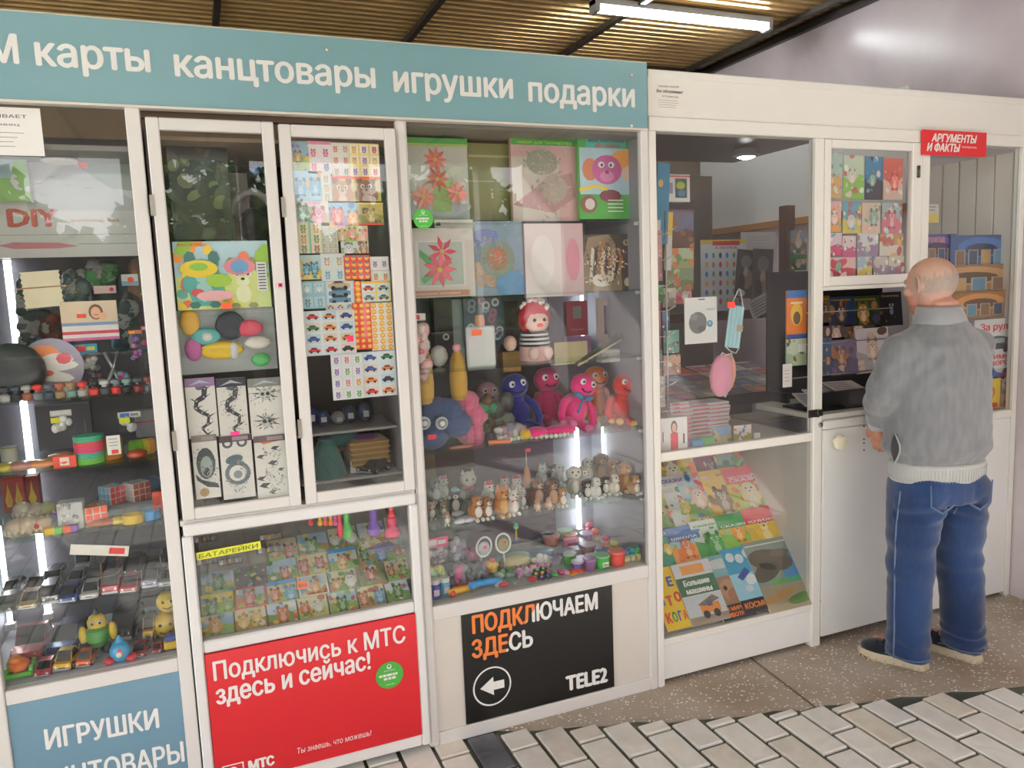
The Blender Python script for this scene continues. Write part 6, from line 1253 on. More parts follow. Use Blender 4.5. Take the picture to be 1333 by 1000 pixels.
# row 6: bottom (z .52) -------------------------------------
Z6 = .52
def jar(px, py, r, h, c, lid, lab, lbl=None, Y=None):
    p = on(px, py, Z6, .04, .42) if Y is None else Vector((P(px, py, Y).x, Y, Z6)); root = thing('slime_jar', lab, 'jar', p, group='slime jars in the bottom of the middle showcase')
    m = M(); m.lathe([(r*.82, 0), (r*.9, .003), (r*.98, h*.8), (r*.9, h*.82)], c, n=18); m.build('cup', 'plastic', root); m = M(); m.lathe([(r, h*.82), (r*1.04, h*.84), (r*1.04, h*.97), (r*.9, h)], lid, n=18); m.build('lid', 'plastic', root)
    if lbl: m = M(); m.box(-r*.4, r*.4, -r*.99, -r*.96, h*.2, h*.55, 'e8f0e0'); a = Art(m, (-r*.4, -r*.99, h*.2), (r*.8, 0, 0), (0, 0, h*.35)); a.text(lbl, .1, .25, .8, .5, '2c7a34'); m.build('label', 'paper', root)
js = [(803, 742, .034, .06, 'e03c30', 'e86a5e', 'red jar with an orange band in the front row'), (784, 748, .032, .055, '2fae3c', '7abf80', 'bright green jar with a white label'), (768, 750, .026, .048, '8a5a8a', 'a87ab0', 'small violet jar beside the green one'), (752, 744, .024, .045, '6a4a8a', 'c8b8d0', 'purple jar with a pale lid and a hole'), (742, 735, .026, .05, '4aa840', 'c8ccc8', 'green jar with a grey lid behind'),
 (785, 728, .032, .035, '3a6ab0', '4a7ac0', 'flat blue lidded jar in the middle'), (770, 733, .026, .035, 'c8a898', 'b8b0a8', 'beige small jar behind the violet one'), (765, 720, .036, .04, 'c89a9c', 'b89ab0', 'rose and lilac jar in the third row'), (735, 725, .036, .03, 'b8bcc8', 'a8a4c0', 'pale lilac wide jar'), (722, 735, .03, .03, 'b8b8c4', 'a89cc0', 'grey violet flat jar with a ring mark'),
 (758, 735, .03, .03, 'a090b8', 'b8a8c8', 'light violet flat jar'), (718, 708, .036, .04, 'e8968a', 'e8a8a0', 'salmon coloured jar at the back'), (714, 696, .034, .04, '8a94b8', 'a0a8c4', 'grey blue jar at the back left'), (735, 692, .034, .045, '8cc49a', 'a4ccae', 'pale green jar at the back'), (742, 705, .032, .035, 'e87a6c', 'e88878', 'coral jar behind the blue one'), (752, 712, .034, .03, '7a8ac8', '8a98d0', 'periwinkle blue flat jar'), (765, 702, .034, .03, 'b090c8', 'b8a0cc', 'lavender flat jar by the light tube'), (748, 722, .03, .03, 'c8ccd0', 'd0d4d8', 'clear whitish flat jar')]
for px, py, r, h, c, l, lab in js: jar(px, py, r, h, c, l, lab+' among the slime jars', 'Slime' if 'white label' in lab else None)
for i, (px, py, c, c2) in enumerate([(768, 690, 'e05a78', 'c8a0c0'), (776, 698, 'e86a60', 'd8b0a8'), (789, 708, 'd84a6a', 'e86a7a'), (800, 716, 'c8b83a', 'e8785a'), (814, 726, '4a78a8', 'b8a44a'), (823, 733, '3a8a8a', '8ab8b0'), (828, 744, '2fa070', 'e8c83a')]):
    p = on(px, py+6, Z6, .05, .42); m = M(); m.lathe([(.016, 0), (.019, .004), (.019, .03), (.014, .036)], c2, n=12, cols=[c2, c2, c]); m.ball((0, 0, .045), (.019, .019, .014), c, 10, 7); m.box(-.012, .012, -.0195, -.018, .008, .022, 'e8d89a')
    m.build('candy_tube', 'plastic', None, p, label='small %s capped sweet pot, %s in the curved row at the right' % (['pink', 'orange red', 'magenta', 'yellow green', 'blue and tan', 'teal', 'green and yellow'][i], ['farthest', 'second farthest', 'third', 'fourth', 'fifth', 'sixth', 'nearest'][i]), cat='pot', group='capped sweet pots')
for i, (px, py, h, c, cap) in enumerate([(567, 778, .075, '4a4a9a', 'ece8e4'), (581, 776, .07, '58a8c8', 'efefed')]):
    m = M(); m.lathe([(.017, 0), (.019, .004), (.019, h*.7), (.016, h*.73)], c, n=14); m.lathe([(.017, h*.73), (.0185, h*.75), (.0185, h*.98), (.015, h)], cap, n=14); m.box(-.01, .01, -.0200, -.018, h*.2, h*.5, 'd8c8d8')
    p = P(px, py, .05); m.build('bubble_bottle', 'plastic', None, (p.x, .05+.012*i, Z6), label=['dark blue', 'light blue'][i]+' bubble bottle with a white cap at the lower left corner', cat='bottle')
def gun(px, py, L, c, c2, lab, rz, Y=.09, z=.0):
    p = P(px, py, Y); m = M(); m.tube([(-L/2, 0, .014), (-L*.2, 0, .016), (L*.3, 0, .014), (L/2, 0, .012)], [.012, .014, .013, .006], c, 8); m.tube([(-L*.35, 0, .014), (-L*.45, -.02, .01)], [.012, .009], c2, 8)
    m.build('water_toy', 'plastic', None, (p.x, Y, Z6+z), (0, 0, rz), label=lab, cat='toy', group='long plastic toys at the front')
gun(612, 765, .17, 'dc4a42', 'e05a3a', 'long red plastic tube toy at the front left', .12, .10); gun(605, 778, .13, 'f0b42c', 'e8503a', 'yellow and orange toy under the red one', .15, .05); gun(632, 772, .13, '2f96dc', '3aa0e0', 'bright blue plastic toy at the front left', .05, .045, .012)
bags = [(554, 700, 584, 735, .16, ['d8c8d0', 'a8a0b0', '8a6a70'], 'ee4a90', .35, 'clear pack with a pink header card at the back left'), (583, 698, 606, 730, .17, ['8a84a0', 'c8c0d0'], None, .1, 'greyish violet clear pack with a ring'), (556, 735, 580, 752, .10, ['d8d04a', '9ac8a0'], None, .1, 'yellow green packet at the left'),
 (583, 733, 608, 760, .09, ['c84a8a', '5a5a6a', '8a8a98'], None, .1, 'packet with a magenta toy'), (606, 728, 634, 758, .09, ['6a6c74', '4a4c54', '9a9ca4'], None, .1, 'dark grey packet of beads with a pale skull'), (640, 740, 680, 752, .12, ['9ac8b8', '6ab06a', 'd8d8d0'], None, .1, 'pale green packet in the front middle'), (626, 728, 646, 748, .13, ['d84a4a', 'e8c03a'], None, .1, 'red and yellow packet'), (690, 722, 716, 740, .14, ['eceae4', 'e0dcd4'], None, .1, 'white frosted packet'),
 (640, 755, 680, 770, .05, ['b8c8d0', 'c8d8c8'], None, .1, 'flat clear packet at the front edge'), (668, 738, 700, 752, .10, ['c8d8d0', 'd0e0d0', 'e0a0a0'], None, .1, 'clear packet left of the flower spinner'), (595, 712, 625, 732, .19, ['b85a8a', '8a5a90', 'd07aa0'], None, .1, 'magenta violet packet behind the charms')]
for a, b, c, d, Y, cc, hd_, hl, lab in bags: bagpack('toy_packet', lab+', bottom of the middle showcase', a, b, c, d, Y, cc, hd_, hl, 12, r=.016, depth=.03, group='toy packets in the bottom of the middle showcase')
for i, (px, py, c, lab) in enumerate([(630, 712, 'b8bcc4', 'oval charm locket with a silver grey picture'), (655, 707, '8a8a50', 'oval charm locket with an olive picture')]):
    root = thing('charm_card', lab+' in a white loop', 'charm', tuple(P(px, py, .14)), (0, .2-.3*i, 0)); m = M(); n = 20; m.tube([(.03*cos(2*pi*k/n), 0, .038*sin(2*pi*k/n)) for k in range(n+1)], .004, 'eceef0', 6); m.build('loop', 'plastic', root)
    m = M(); m.ball((0, 0, -.006), (.024, .006, .027), c, 14, 9); m.ball((.002, -.006, 0), (.008, .003, .007), 'e03a5a', 8, 6); m.build('pendant', 'plastic', root)
    m = M(); m.tube([(0, .01, -.036), (0, .02, P(px, py, .14).z*-1+.52+.001)], .004, 'd0d4d8', 6); m.build('stand', 'plastic', root)
for px0, py0, px1, py1, Y, c, lab in [(642, 700, 690, 724, .24, '86c6c0', 'turquoise quilted case standing at the back'), (650, 722, 692, 738, .19, 'd8d09a', 'pale yellow flat case in front of the turquoise one')]:
    cc_ = P((px0+px1)/2, py1, Y); w_ = wpx((px0+px1)/2, py0, Y, px1-px0); m = M(); m.ball((0, 0, .028), (w_/2, .05, .028), c, 16, 8); m.box(-w_*.4, w_*.4, -.04, .04, 0, .02, c, .004); m.build('soft_case', 'film', None, (cc_.x, Y, Z6), label=lab, cat='case')
m = M(); m.ball((0, 0, .02), (.07, .05, .02), '6a90b8', 12, 7, jit=.08, rnd=R3); p = P(702, 720, .25); m.build('blue_cloth', 'film', None, (p.x, .25, Z6), label='blue and brown crumpled wrapped cloth left of the jars', cat='cloth')
m = M(); m.ball((0, 0, .022), (.05, .035, .022), 'd8c8c0', 12, 7, jit=.06, rnd=R3); p = P(706, 738, .16); m.build('cream_bag', 'film', None, (p.x, .16, Z6), label='creamy white bag left of the green jar', cat='bag')
m = M()
for k in range(60): m.ball((R3.uniform(-.07, .07), R3.uniform(-.03, .03), R3.uniform(.004, .03)), R3.uniform(.006, .012), R3.choice(['e0a0cc', 'd490c0', 'ecb8dc']), 6, 4)
p = P(690, 742, .11); m.build('pink_fluff', 'fur', None, (p.x, .11, Z6), label='heap of pale pink fluffy ring near the front middle', cat='toy')
root = thing('flower_spinner', 'dark grey flower shaped popping toy with coloured studs at the front', 'toy', (P(706, 752, .06).x, .06, Z6+.012), (.35, 0, 0))
m = M()
for k in range(6): a = 2*pi*k/6; m.ball((.026*cos(a), .026*sin(a), 0), (.017, .017, .008), '3f454c', 12, 6)
m.build('petals', 'plastic', root, label='dark grey petals')
for k in range(7):
    a = 2*pi*k/6; q = 0 if k == 6 else 1; m = M(); m.ball((q*.026*cos(a), q*.026*sin(a), .006), (.008, .008, .006), ['d84a70', '8ac84a', '4ac0c0', 'e8c83a', 'b070c8', '5a8ac8', 'e0b040'][k], 10, 6); m.build('stud', 'plastic', root)
for i, (px, py, w1, c, lab) in enumerate([(747, 745, .05, 'f0c42c', 'yellow square packet leaning by the jars'), (752, 752, .06, 'e0382c', 'red oval toy in front of the jars'), (730, 745, .016, 'e84a8a', 'small pink toy beside the spinner'), (737, 756, .02, 'eeb0cc', 'pale pink star toy near the front rail'), (722, 756, .02, '5ab06a', 'green star toy near the spinner'), (693, 757, .03, 'd84a4a', 'red oval packet at the front rail'), (655, 762, .035, 'd8485a', 'red packet in film at the front edge')]):
    m = M(); m.ball((0, 0, .009), (w1*.6, .022, .009), c, 12, 6) if i else m.box(-.03, .03, -.02, .02, 0, .006, c, .001); p = on(px, py+3, Z6, .04); m.build('small_toy', 'plastic', None, p, (0, 0, .2), label=lab, cat='toy', group='small toys at the front rail')
boxy(735, 702, 754, 712, .28, 'ee8ab0', .02, 'pink and magenta card box behind the jars', art=lambda A: A.rect(.2, .2, .9, .5, 'e0407a'))
root = thing('candle_stick', 'thin toy stick with a green star tip and a red foot on the turquoise case', 'toy', tuple(P(672, 698, .2))); m = M(); m.tube([(0, 0, -.02), (0, 0, .03)], .004, 'e8c83a', 6); m.ball((0, 0, .036), .010, '9ae0a0', 8, 6); m.ball((0, 0, .05), .008, '7ad0c0', 8, 6); m.ball((0, 0, -.02), (.010, .01, .006), '4a50b0', 8, 6); m.build('stick', 'plastic', root)
# ================================================================== MERCHANDISE: PRESS KIOSK
R4 = random.Random(23)
BS = .73/.558; BY, BZ = .012, .196
def book(px0, py0, px1, py1, lab, art, col='white', up=.0, th=.006): return lying('childrens_book', lab, 'book', px0, py0, px1, py1, art, BY, BZ, BS, col, th, "children's books on the slanted rest", up, 'film')
def cov(seed, sky, gr, pal, title=None, tcol='white', band=None, by=.8, who=1, foot=None, n=12, two=None):
    def f(A):
        A.scene(random.Random(seed), pal, n, sky, gr, who)
        if band: A.rect(0, by, 1, 1, band); A.up()
        if title: A.text(title, .08, by+.03, .84, .07, tcol, .04)
        if two: A.text(two, .08, by+.11, .8, .05, tcol, .03)
        if foot: A.up(); A.text(foot, .1, .05, .8, .06, 'f0d84a', .03)
    return f
WARM = ['e8843a', 'f2c84a', 'd84a3a', 'a86a3a', 'f0e0c0']; MIX = ['e85a4a', '4a90c8', '6ab04a', 'f2c83a', 'f4efe6']; GRN = ['4a9a4a', '8ac04a', 'c86a3a', 'e8d05a', '3a7a50']
def letters(A):
    A.rect(0, 0, 1, 1, 'f0c818'); A.up()
    for t, x, y, w_, c in (('А', .1, .66, .25, '3a9a4a'), ('Е', .55, .68, .22, '3060b0'), ('Ч', .02, .40, .22, '2f80c8'), ('Т', .3, .38, .25, 'd84a2a'), ('О', .62, .42, .25, 'd0303a'), ('К', .1, .12, .2, 'e8302c'), ('О', .32, .12, .18, '3a9a4a'), ('Г', .54, .12, .14, '2f60b0'), ('А', .7, .12, .18, 'e07020')): A.text(t, x, y, w_, .15, c, .07)
def dinosaur(A):
    A.rect(0, 0, 1, 1, '8a9a90'); A.up(); A.rect(0, .0, 1, .35, 'a89a80'); A.rect(.55, .35, 1, .75, '5a90c0'); A.up(); A.ell(.4, .7, .42, .16, '6a6050', 14, -.2); A.ell(.25, .55, .3, .12, '5a5448', 12, .3); A.ell(.3, .2, .35, .06, 'b8905a', 12, .2); A.ell(.7, .12, .3, .07, '6a8a50', 12, .1); A.up()
    A.ell(.3, .62, .16, .05, '2c2a24', 10, -.3); A.ell(.62, .78, .2, .06, '7a7060', 10); A.text('ДИНОЗАВРЫ', .25, .36, .7, .06, '5ac04a', .05); A.rect(.02, .93, .95, .95, 'd8dcd8')
def digger(A):
    A.rect(0, 0, 1, 1, 'e4e6e4'); A.rect(0, .78, 1, 1, 'dcdce0'); A.rect(0, .46, 1, .76, '2f6a4a'); A.up(); A.rect(.2, .8, .8, .95, 'e8a04a'); A.text('Большие', .15, .62, .68, .09, 'f4f4f0', .05); A.text('машины', .15, .49, .68, .09, 'f4f4f0', .05)
    A.rect(0, 0, 1, .45, 'c8d0d4'); A.up(); A.rect(0, 0, 1, .12, '9a8a78'); A.rect(.35, .15, .85, .3, 'e08a2c'); A.poly([(.3, .3), (.75, .42), (.9, .34), (.5, .26)], '7a6a5a'); A.up(); A.ell(.45, .13, .09, None, '22242a'); A.ell(.72, .13, .09, None, '22242a'); A.rect(.55, .25, .68, .34, '4a5a70')
def space(A):
    A.rect(0, 0, 1, 1, '3fa0c8'); A.up(); A.rect(0, .2, 1, .6, '9ad0e4'); A.rect(0, 0, 1, .2, '1c1a1c'); A.up()
    for x, y, r in ((.2, .86, .12), (.45, .82, .12), (.7, .88, .12)): A.ell(x, y, r, None, 'd8e4e8', 10)
    A.poly([(.2, .55), (.5, .68), (.6, .6), (.3, .48)], '2a4a9a'); A.poly([(.5, .5), (.8, .6), (.9, .5), (.6, .42)], '3050a0'); A.up(); A.ell(.55, .48, .16, .08, 'e8ecf0', 10, .4); A.ell(.4, .35, .12, .05, 'd0dce4', 10); A.text('КОСМОС', .08, .07, .8, .08, 'f08a3a', .05)
def animalbk(A):
    A.rect(0, 0, 1, 1, '7ab0b8'); A.up(); A.rect(0, .0, 1, .22, '1c1a1c'); A.rect(0, .22, 1, .66, '9a7a5a'); A.ell(.5, .86, .4, .08, 'c8d4d0', 12); A.up(); A.ell(.5, .45, .28, .16, 'b88a6a', 12); A.ell(.6, .35, .2, .12, 'a0704c', 10); A.up(); A.ell(.4, .48, .06, .04, '2c1c14', 7); A.text('В МИРЕ', .2, .13, .5, .06, 'f0803a', .05); A.text('ЖИВОТНЫХ', .05, .04, .85, .06, 'f0803a', .05)
bks = [ # drawn back to front: px0, py0, px1, py1, label, art
 (856, 598, 905, 622, 'yellow and green book at the top left of the slanted rest', cov(1, 'e8c84a', '8ab04a', WARM)), (905, 596, 935, 618, 'dark red book cover in the topmost row', cov(2, '8a2c34', '5a2028', ['c04a4a', 'e8c8c0', '3a1c20'])), (930, 592, 985, 614, 'green and grey book with a lake scene in the topmost row', cov(3, '8ab0a8', '4a7a5a', GRN, who=0)),
 (848, 640, 885, 692, 'green spotted book at the far left of the second row', cov(4, 'c8d8a0', '7aa04a', GRN, band='d8d0d0', by=.9)), (866, 622, 900, 690, 'white book with a red header and a green dragon', cov(5, 'e8ecec', 'd8e4d8', GRN, 'СКАЗКИ', '4a60a0', 'e4dce4', .84)),
 (886, 618, 934, 680, 'pale blue book with a red haired figure in the second row', cov(6, 'a8c8d8', '8ab46a', ['d83a3a', 'f0c8a8', 'e8b04a', '4a7ab0'], foot='КНИЖКА')), (917, 614, 968, 676, 'yellow book with brown animals in the second row', cov(7, 'e8c04a', 'd8a838', ['8a6a4a', 'b88a5a', 'e8d8b0'], foot='В ЛЕСУ', band='e0b83a', by=.9)), (946, 611, 1000, 668, 'red headed fairy tale book at the right of the second row', cov(8, 'd8c84a', 'a8c03a', ['5ab04a', 'e8d8a0', 'd86a4a'], 'СКАЗКИ', 'f4e8e4', 'd8343c', .66, two='МАЛЫШАМ')),
 (848, 692, 880, 742, 'teal crocodile book at the far left of the third row', cov(9, '6ab0a0', '3a9a7a', GRN, 'АГАТА', 'e8eef4', '3a6aa8', .80)), (869, 688, 912, 735, 'blue headed school book with a fox', cov(10, 'b0d0e0', 'e8a04a', ['e87a2c', 'f0a04a'], 'ШКОЛА', 'f0f4f4', '4a7ab8', .62)), (900, 680, 945, 728, 'white and green book with a crocodile in the third row', cov(11, 'd8e4d8', '4a9a4a', ['2f8a3c', '4aa84a', '3a7a3a'], 'сказки', '2f8a3c', 'e8ece8', .8)), (932, 672, 978, 716, 'green headed fairy tale book with an orange cottage', cov(12, 'b8d4a0', '8ac04a', ['f0a02c', 'e8b83a'], 'СКАЗКИ', 'f0f4f0', '3a9a50', .60)), (966, 664, 1022, 706, 'red headed fairy tale book with yellow animals', cov(13, 'e8d040', 'd8b838', ['f0a02c', 'e8c03a'], 'КНИЖКА', 'f4e8e4', 'd8343c', .56)),
 (850, 742, 888, 820, 'bright yellow alphabet book with coloured letters', letters), (920, 726, 966, 806, 'book with brown wild animals and an orange title', animalbk), (946, 716, 994, 796, 'light blue space book with orange title', space), (976, 706, 1046, 792, 'large grey book with a dinosaur skull and blue sky', dinosaur), (880, 735, 933, 812, 'white and green book of big machines with a digger', digger)]
for i, (a, b, c, d, lab, fn) in enumerate(bks): book(a, b, c, d, lab, fn, up=.007*(i//4)+.0015*(i % 4))
# ---- things on the counter of the glazed bay
ZC = .948
def cbox(px, Y, w_, d_, h, c, lab, name='box', cat='box', Z=ZC, art=None, rz=0, mat='paper', py=560, group=None):
    p = P(px, py, Y); m = M(); m.box(-w_/2, w_/2, -d_/2, d_/2, 0, h, c)
    if art: art(Art(m, (-w_/2, -d_/2, 0), (w_, 0, 0), (0, 0, h)))
    return m.build(name, mat, None, (p.x, Y, Z), (0, 0, rz), label=lab, cat=cat, group=group)
def medbox(A):
    A.rect(0, 0, 1, 1, 'eeece8'); A.up(); A.rect(.35, .0, .62, .55, 'd02a34'); A.ell(.48, .72, .12, .2, '5a3a34', 12); A.up(); A.ell(.48, .7, .08, .14, 'e8b8a0', 10); A.rect(.8, .2, .86, .5, '3a3a3c'); A.rect(.06, .3, .09, .6, '4a4a4c'); A.rect(.96, 0, 1, 1, 'c02a38')
cbox(874, .06, .125, .05, .135, 'eeece8', 'white box with a red strip and a portrait at the left end of the counter', art=medbox, rz=-.06)
for i, (px, w_, h, c, lab) in enumerate([(905, .05, .03, '4a9ac8', 'blue edged flat booklet beside the white box'), (918, .06, .035, '5ab04a', 'green flat booklet beside the blue one'), (939, .085, .07, 'a89a5a', 'small picture book with a mossy meadow on the counter edge'), (966, .085, .065, 'd8a88a', 'small picture book with figures on the counter edge'), (985, .03, .022, 'ecebe6', 'tiny white card on the counter edge')]):
    o = cbox(px, .05+.004*i, w_, .008 if 1 < i else .04, h, c, lab, 'booklet', 'booklet', art=(lambda A, i=i: A.scene(random.Random(50+i), [MIX, GRN, ['6a7a4a', '4a5a8a', 'b8a85a'], ['e8d8d0', 'c85a4a', '6a7ab0'], MIX][i], 12, ['b8c8d0', '8ab0c8', '7a98b8', 'e0d8d0', 'e8e8e4'][i], 'a8a05a', 0)) if 1 < i < 4 else None, rz=-.1)
cbox(876, .13, .12, .04, .012, 'd8c8a0', 'beige flat box lying behind the white portrait box', Z=ZC)
for j in range(9):
    for i, px in enumerate((874, 912)):
        if i == 1 and j > 7: continue
        c = ['e8e4e2', 'e0dcdc'][j % 2]
        cbox(px+R4.uniform(-2, 2), .30, .10 if i == 0 else .22, .12, .017, c, 'red and white booklet pack, %s from the bottom of the %s stack' % (ORD[j], ['left', 'right'][i]), 'booklet_pack', 'booklet', Z=ZC+j*.0175, rz=R4.uniform(-.06, .06), art=lambda A: (A.rect(0, .3, 1, .5, 'c83a48'), A.rect(.4, .5, .7, .9, 'e8e4e4'), A.up(), A.rect(.1, .55, .5, .8, 'b04a58')), group='red and white booklet packs on the counter', py=530)
# black magazine tray table behind with magazines
kp('display_table', 2.20, 3.2, .66, 1.35, 1.0, 1.012, '141416', 'plastic', 0); kp('table_edge', 2.20, 3.2, .645, .66, .985, 1.04, '0f0f10', 'plastic', 0); kp('table_leg', 2.25, 2.29, .68, .72, 0, 1.0, '1a1a1c', 'plastic', 0); kp('table_leg', 3.1, 3.14, .68, .72, 0, 1.0, '1a1a1c', 'plastic', 0)
kp('lower_cupboard', 1.9, 3.2, 1.36, 1.74, 0, .9, '4a3a30', 'board', 0)
mc = ['b85a6a', 'd8a85a', '7a8aa8', 'c87a3a', '8a5a7a', 'd8c8b0', '5a7a9a', 'c84a3a', 'a8a8b0', 'e0b84a', '6a5a70', 'b8c0c8']
mcn = ['rosy', 'sandy', 'grey blue', 'orange brown', 'plum', 'cream', 'blue', 'red', 'pale grey', 'yellow', 'dull violet', 'bluish white']
k = 0
for j in range(4):
    for i in range(6):
        x = 2.29+i*.165+R4.uniform(-.01, .01); y = .70+j*.16; c = mc[(i*5+j*3) % 12]; k += 1
        m = M(); m.box(-.075, .075, 0, .2, 0, .004, 'e4e2de'); a = Art(m, (-.075, 0, .004), (.15, 0, 0), (0, .2, 0)); a.rect(.02, .02, .98, .98, c); a.up(); a.rect(.1, .8, .8, .92, 'f0e8e0'); a.ell(.5, .45, .25, None, tuple(min(1, v*1.3) for v in K(c))); a.rect(.1, .08, .6, .14, 'white')
        m.build('magazine', 'film', None, (x, y, 1.016+j*.022), (.13, 0, R4.uniform(-.08, .08)), label='%s magazine lying %s in the %s row of the inner table' % (mcn[(i*5+j*3) % 12], ol(i), ['front', 'second', 'third', 'back'][j]), cat='magazine', group='magazines on the inner table')
# left rack in the glazed bay
def flatk(*a, **k): return flat(*a, **k)
flat('folder', 'teal blue folder hanging at the upper left of the kiosk glass', 'folder', 852, 212, 868, 318, .12, lambda A: (A.ell(.3, .75, .2, .05, 'c8a04a', 8), A.rect(.1, .05, .4, .3, 'e0e0dc')), '2a7aa0', 'film', .01, roll=.06)
flat('yellow_folder', 'narrow yellow edged file under the teal folder', 'folder', 864, 276, 873, 352, .14, lambda A: (A.rect(0, 0, 1, .6, 'd8d8d8')), 'e0c03a', 'film', .01, roll=.06)
def paintbx(A): A.rect(0, 0, 1, 1, 'e8e6e6'); A.rect(0, .9, 1, .96, 'c84a5a'); A.up(); A.rect(.4, .15, .88, .85, '3a4a3a'); A.up(); A.ell(.62, .6, .18, .14, 'b8c84a', 10); A.ell(.66, .32, .16, .12, '4a80a8', 10); A.rect(.05, .3, .3, .7, '8a90b0')
flat('game_box', 'white box with a framed painting at the upper left inside the kiosk', 'box', 866, 227, 898, 263, .25, paintbx, 'e8e6e6', 'film', .05)
flat('picture_book', 'dark photo book with brown and blue figures under the white box', 'book', 869, 273, 903, 322, .25, cov(60, '6a6a8a', '5a3a2c', ['b07a5a', 'c89a7a', '8a5a40'], band='7a5a6a', by=.93, who=0), '5a4038', 'film', .02)
flat('picture_book', 'pale green book with orange flowers below the dark photo book', 'book', 864, 323, 903, 350, .25, cov(61, 'b8c8a0', '9aa86a', ['e0783a', '6a8a4a', 'c8c8a0'], who=0), 'b8c8a0', 'film', .02)
flat('calendar', 'green garden calendar sheet behind the rack', 'calendar', 868, 350, 903, 378, .27, cov(66, '8a9a7a', '6a7a4a', ['c86a3a', 'a8b86a', 'e8d8a8'], who=0), '9aa87a', 'film', .01)
flat('booklet', 'pink and red booklet at the back of the rack', 'booklet', 880, 372, 900, 396, .30, cov(67, 'c87a8a', 'b84a5a', ['e8a0a8', 'e8d0c8']), 'c87a8a', 'film', .01)
pk = [(852, 300, 862, 366, 'd8a0a0', 'peach'), (852, 370, 864, 395, '4a8a4a', 'green'), (863, 375, 880, 400, 'c8c0b0', 'beige'), (851, 392, 860, 455, 'b87a80', 'rosy'), (862, 404, 872, 430, '5a7a9a', 'blue'), (853, 455, 862, 480, '8a9a8a', 'sage'), (864, 430, 884, 460, '8ac0b0', 'mint'), (864, 462, 886, 488, 'c8a088', 'tan'), (851, 470, 861, 520, 'a87a5a', 'brown'), (856, 490, 866, 530, 'a8a090', 'stone')]
for i, (a, b, c, d, cc, nm) in enumerate(pk): flat('pocket_calendar', '%s small picture card hanging in the wire rack, level %s from the top' % (nm, ORD[i]), 'card', a, b, c, d, .07+.012*(i % 3), cov(70+i, cc, tuple(v*.8 for v in K(cc)), [cc, 'e8e0d0', '8a6a5a'], who=0), cc, 'film', .002, 'cards in the wire rack')
rk = thing('wire_rack', 'thin white wire card rack standing at the left side of the kiosk glass', 'rack', tuple((lambda p: (p.x, .06, ZC))(P(862, 560, .06))))
for q in (-.03, .03): m = M(); m.tube([(q, 0, 0), (q, 0, .95)], .0035, 'd8d8d8', 6); m.build('upright', 'metal', rk)
for k in range(9): m = M(); m.tube([(-.04, -.02, .08+k*.1), (-.03, 0, .06+k*.1), (.03, 0, .06+k*.1), (.05, -.03, .08+k*.1)], .0025, 'd0d0d0', 5); m.build('wire_hook', 'metal', rk)
# alphabet poster and magazines at the back
def abc(A):
    A.rect(0, 0, 1, 1, 'dfe4ea'); A.rect(0, .94, 1, 1, 'e8c84a'); A.up(); A.rect(.25, .92, .85, .98, 'c8343c'); A.text('АЗБУКА', .3, .87, .5, .035, 'c85a7a', .03)
    for i in range(6):
        for j in range(6): A.ell(.12+i*.15, .78-j*.13, .035, .045, ['4a8ac8', 'c84a6a', '5aa85a', 'e8a83a', '3a3a4a', 'c88a5a'][(i*2+j*3) % 6], 6)
flat('alphabet_poster', 'pale alphabet poster with rows of small pictures deep in the kiosk', 'poster', 913, 312, 972, 404, 1.2, abc, 'dfe4ea', 'film', .004)
flat('white_poster', 'pale printed sheet behind the grey magazines', 'poster', 965, 302, 1010, 345, 1.3, lambda A: A.lines(.1, .1, .9, .9, 8, 'b8b0b4', .15), 'd8d4d4', 'film', .004)
def bwm(A): A.rect(0, 0, 1, 1, '4a484a'); A.up(); A.ell(.5, .75, .3, .14, '8a8886', 10); A.ell(.6, .4, .3, .22, 'a88a7c', 10); A.ell(.3, .3, .2, .2, '2a2a2c', 10); A.up(); A.ell(.5, .55, .12, .1, 'c8b0a4', 8); A.ell(.3, .1, .25, .08, 'c8c8c4', 8)
flat('magazine', 'dark grey magazine with a pale face, left of two leaning side by side', 'magazine', 956, 325, 980, 388, 1.1, bwm, '3c3a3c', 'film', .006, roll=.1)
flat('magazine', 'dark brown magazine with figures, right of two leaning side by side', 'magazine', 978, 324, 1004, 402, 1.05, bwm, '3c3436', 'film', .006, roll=.05)
flat('magazine', 'white and grey striped magazine fanned at the end of the rail', 'magazine', 980, 384, 1010, 408, .98, lambda A: A.lines(.1, .1, .9, .9, 5, '8a7a80', .4), 'c8c8cc', 'film', .006, roll=-.4)
kp('magazine_rack', 2.35, 3.2, 1.0, 1.04, 1.40, 1.45, '4a3024', 'board', 0); kp('rack_post', 3.08, 3.14, .92, .98, .95, 2.02, '5a3a2a', 'board', 0)
flat('booklet', 'small book with figures at the upper right inside the kiosk', 'book', 1030, 300, 1050, 330, .6, cov(90, '8a9ab0', '6a7a5a', ['c88a6a', 'e8d8c8']), '8a9ab0', 'film', .01)
flat('booklet', 'small green book with orange below the grey one at the upper right', 'book', 1030, 331, 1050, 352, .6, cov(91, '4a8a4a', '3a7a4a', ['e07a4a', 'e8d8b0'], band='3a8a44', by=.7), '4a8a4a', 'film', .01)
flat('booklet', 'dark violet round badge book by the post', 'book', 1030, 354, 1050, 374, .6, lambda A: A.ell(.5, .5, .35, .25, '6a6a90', 12), '3a3440', 'film', .01)
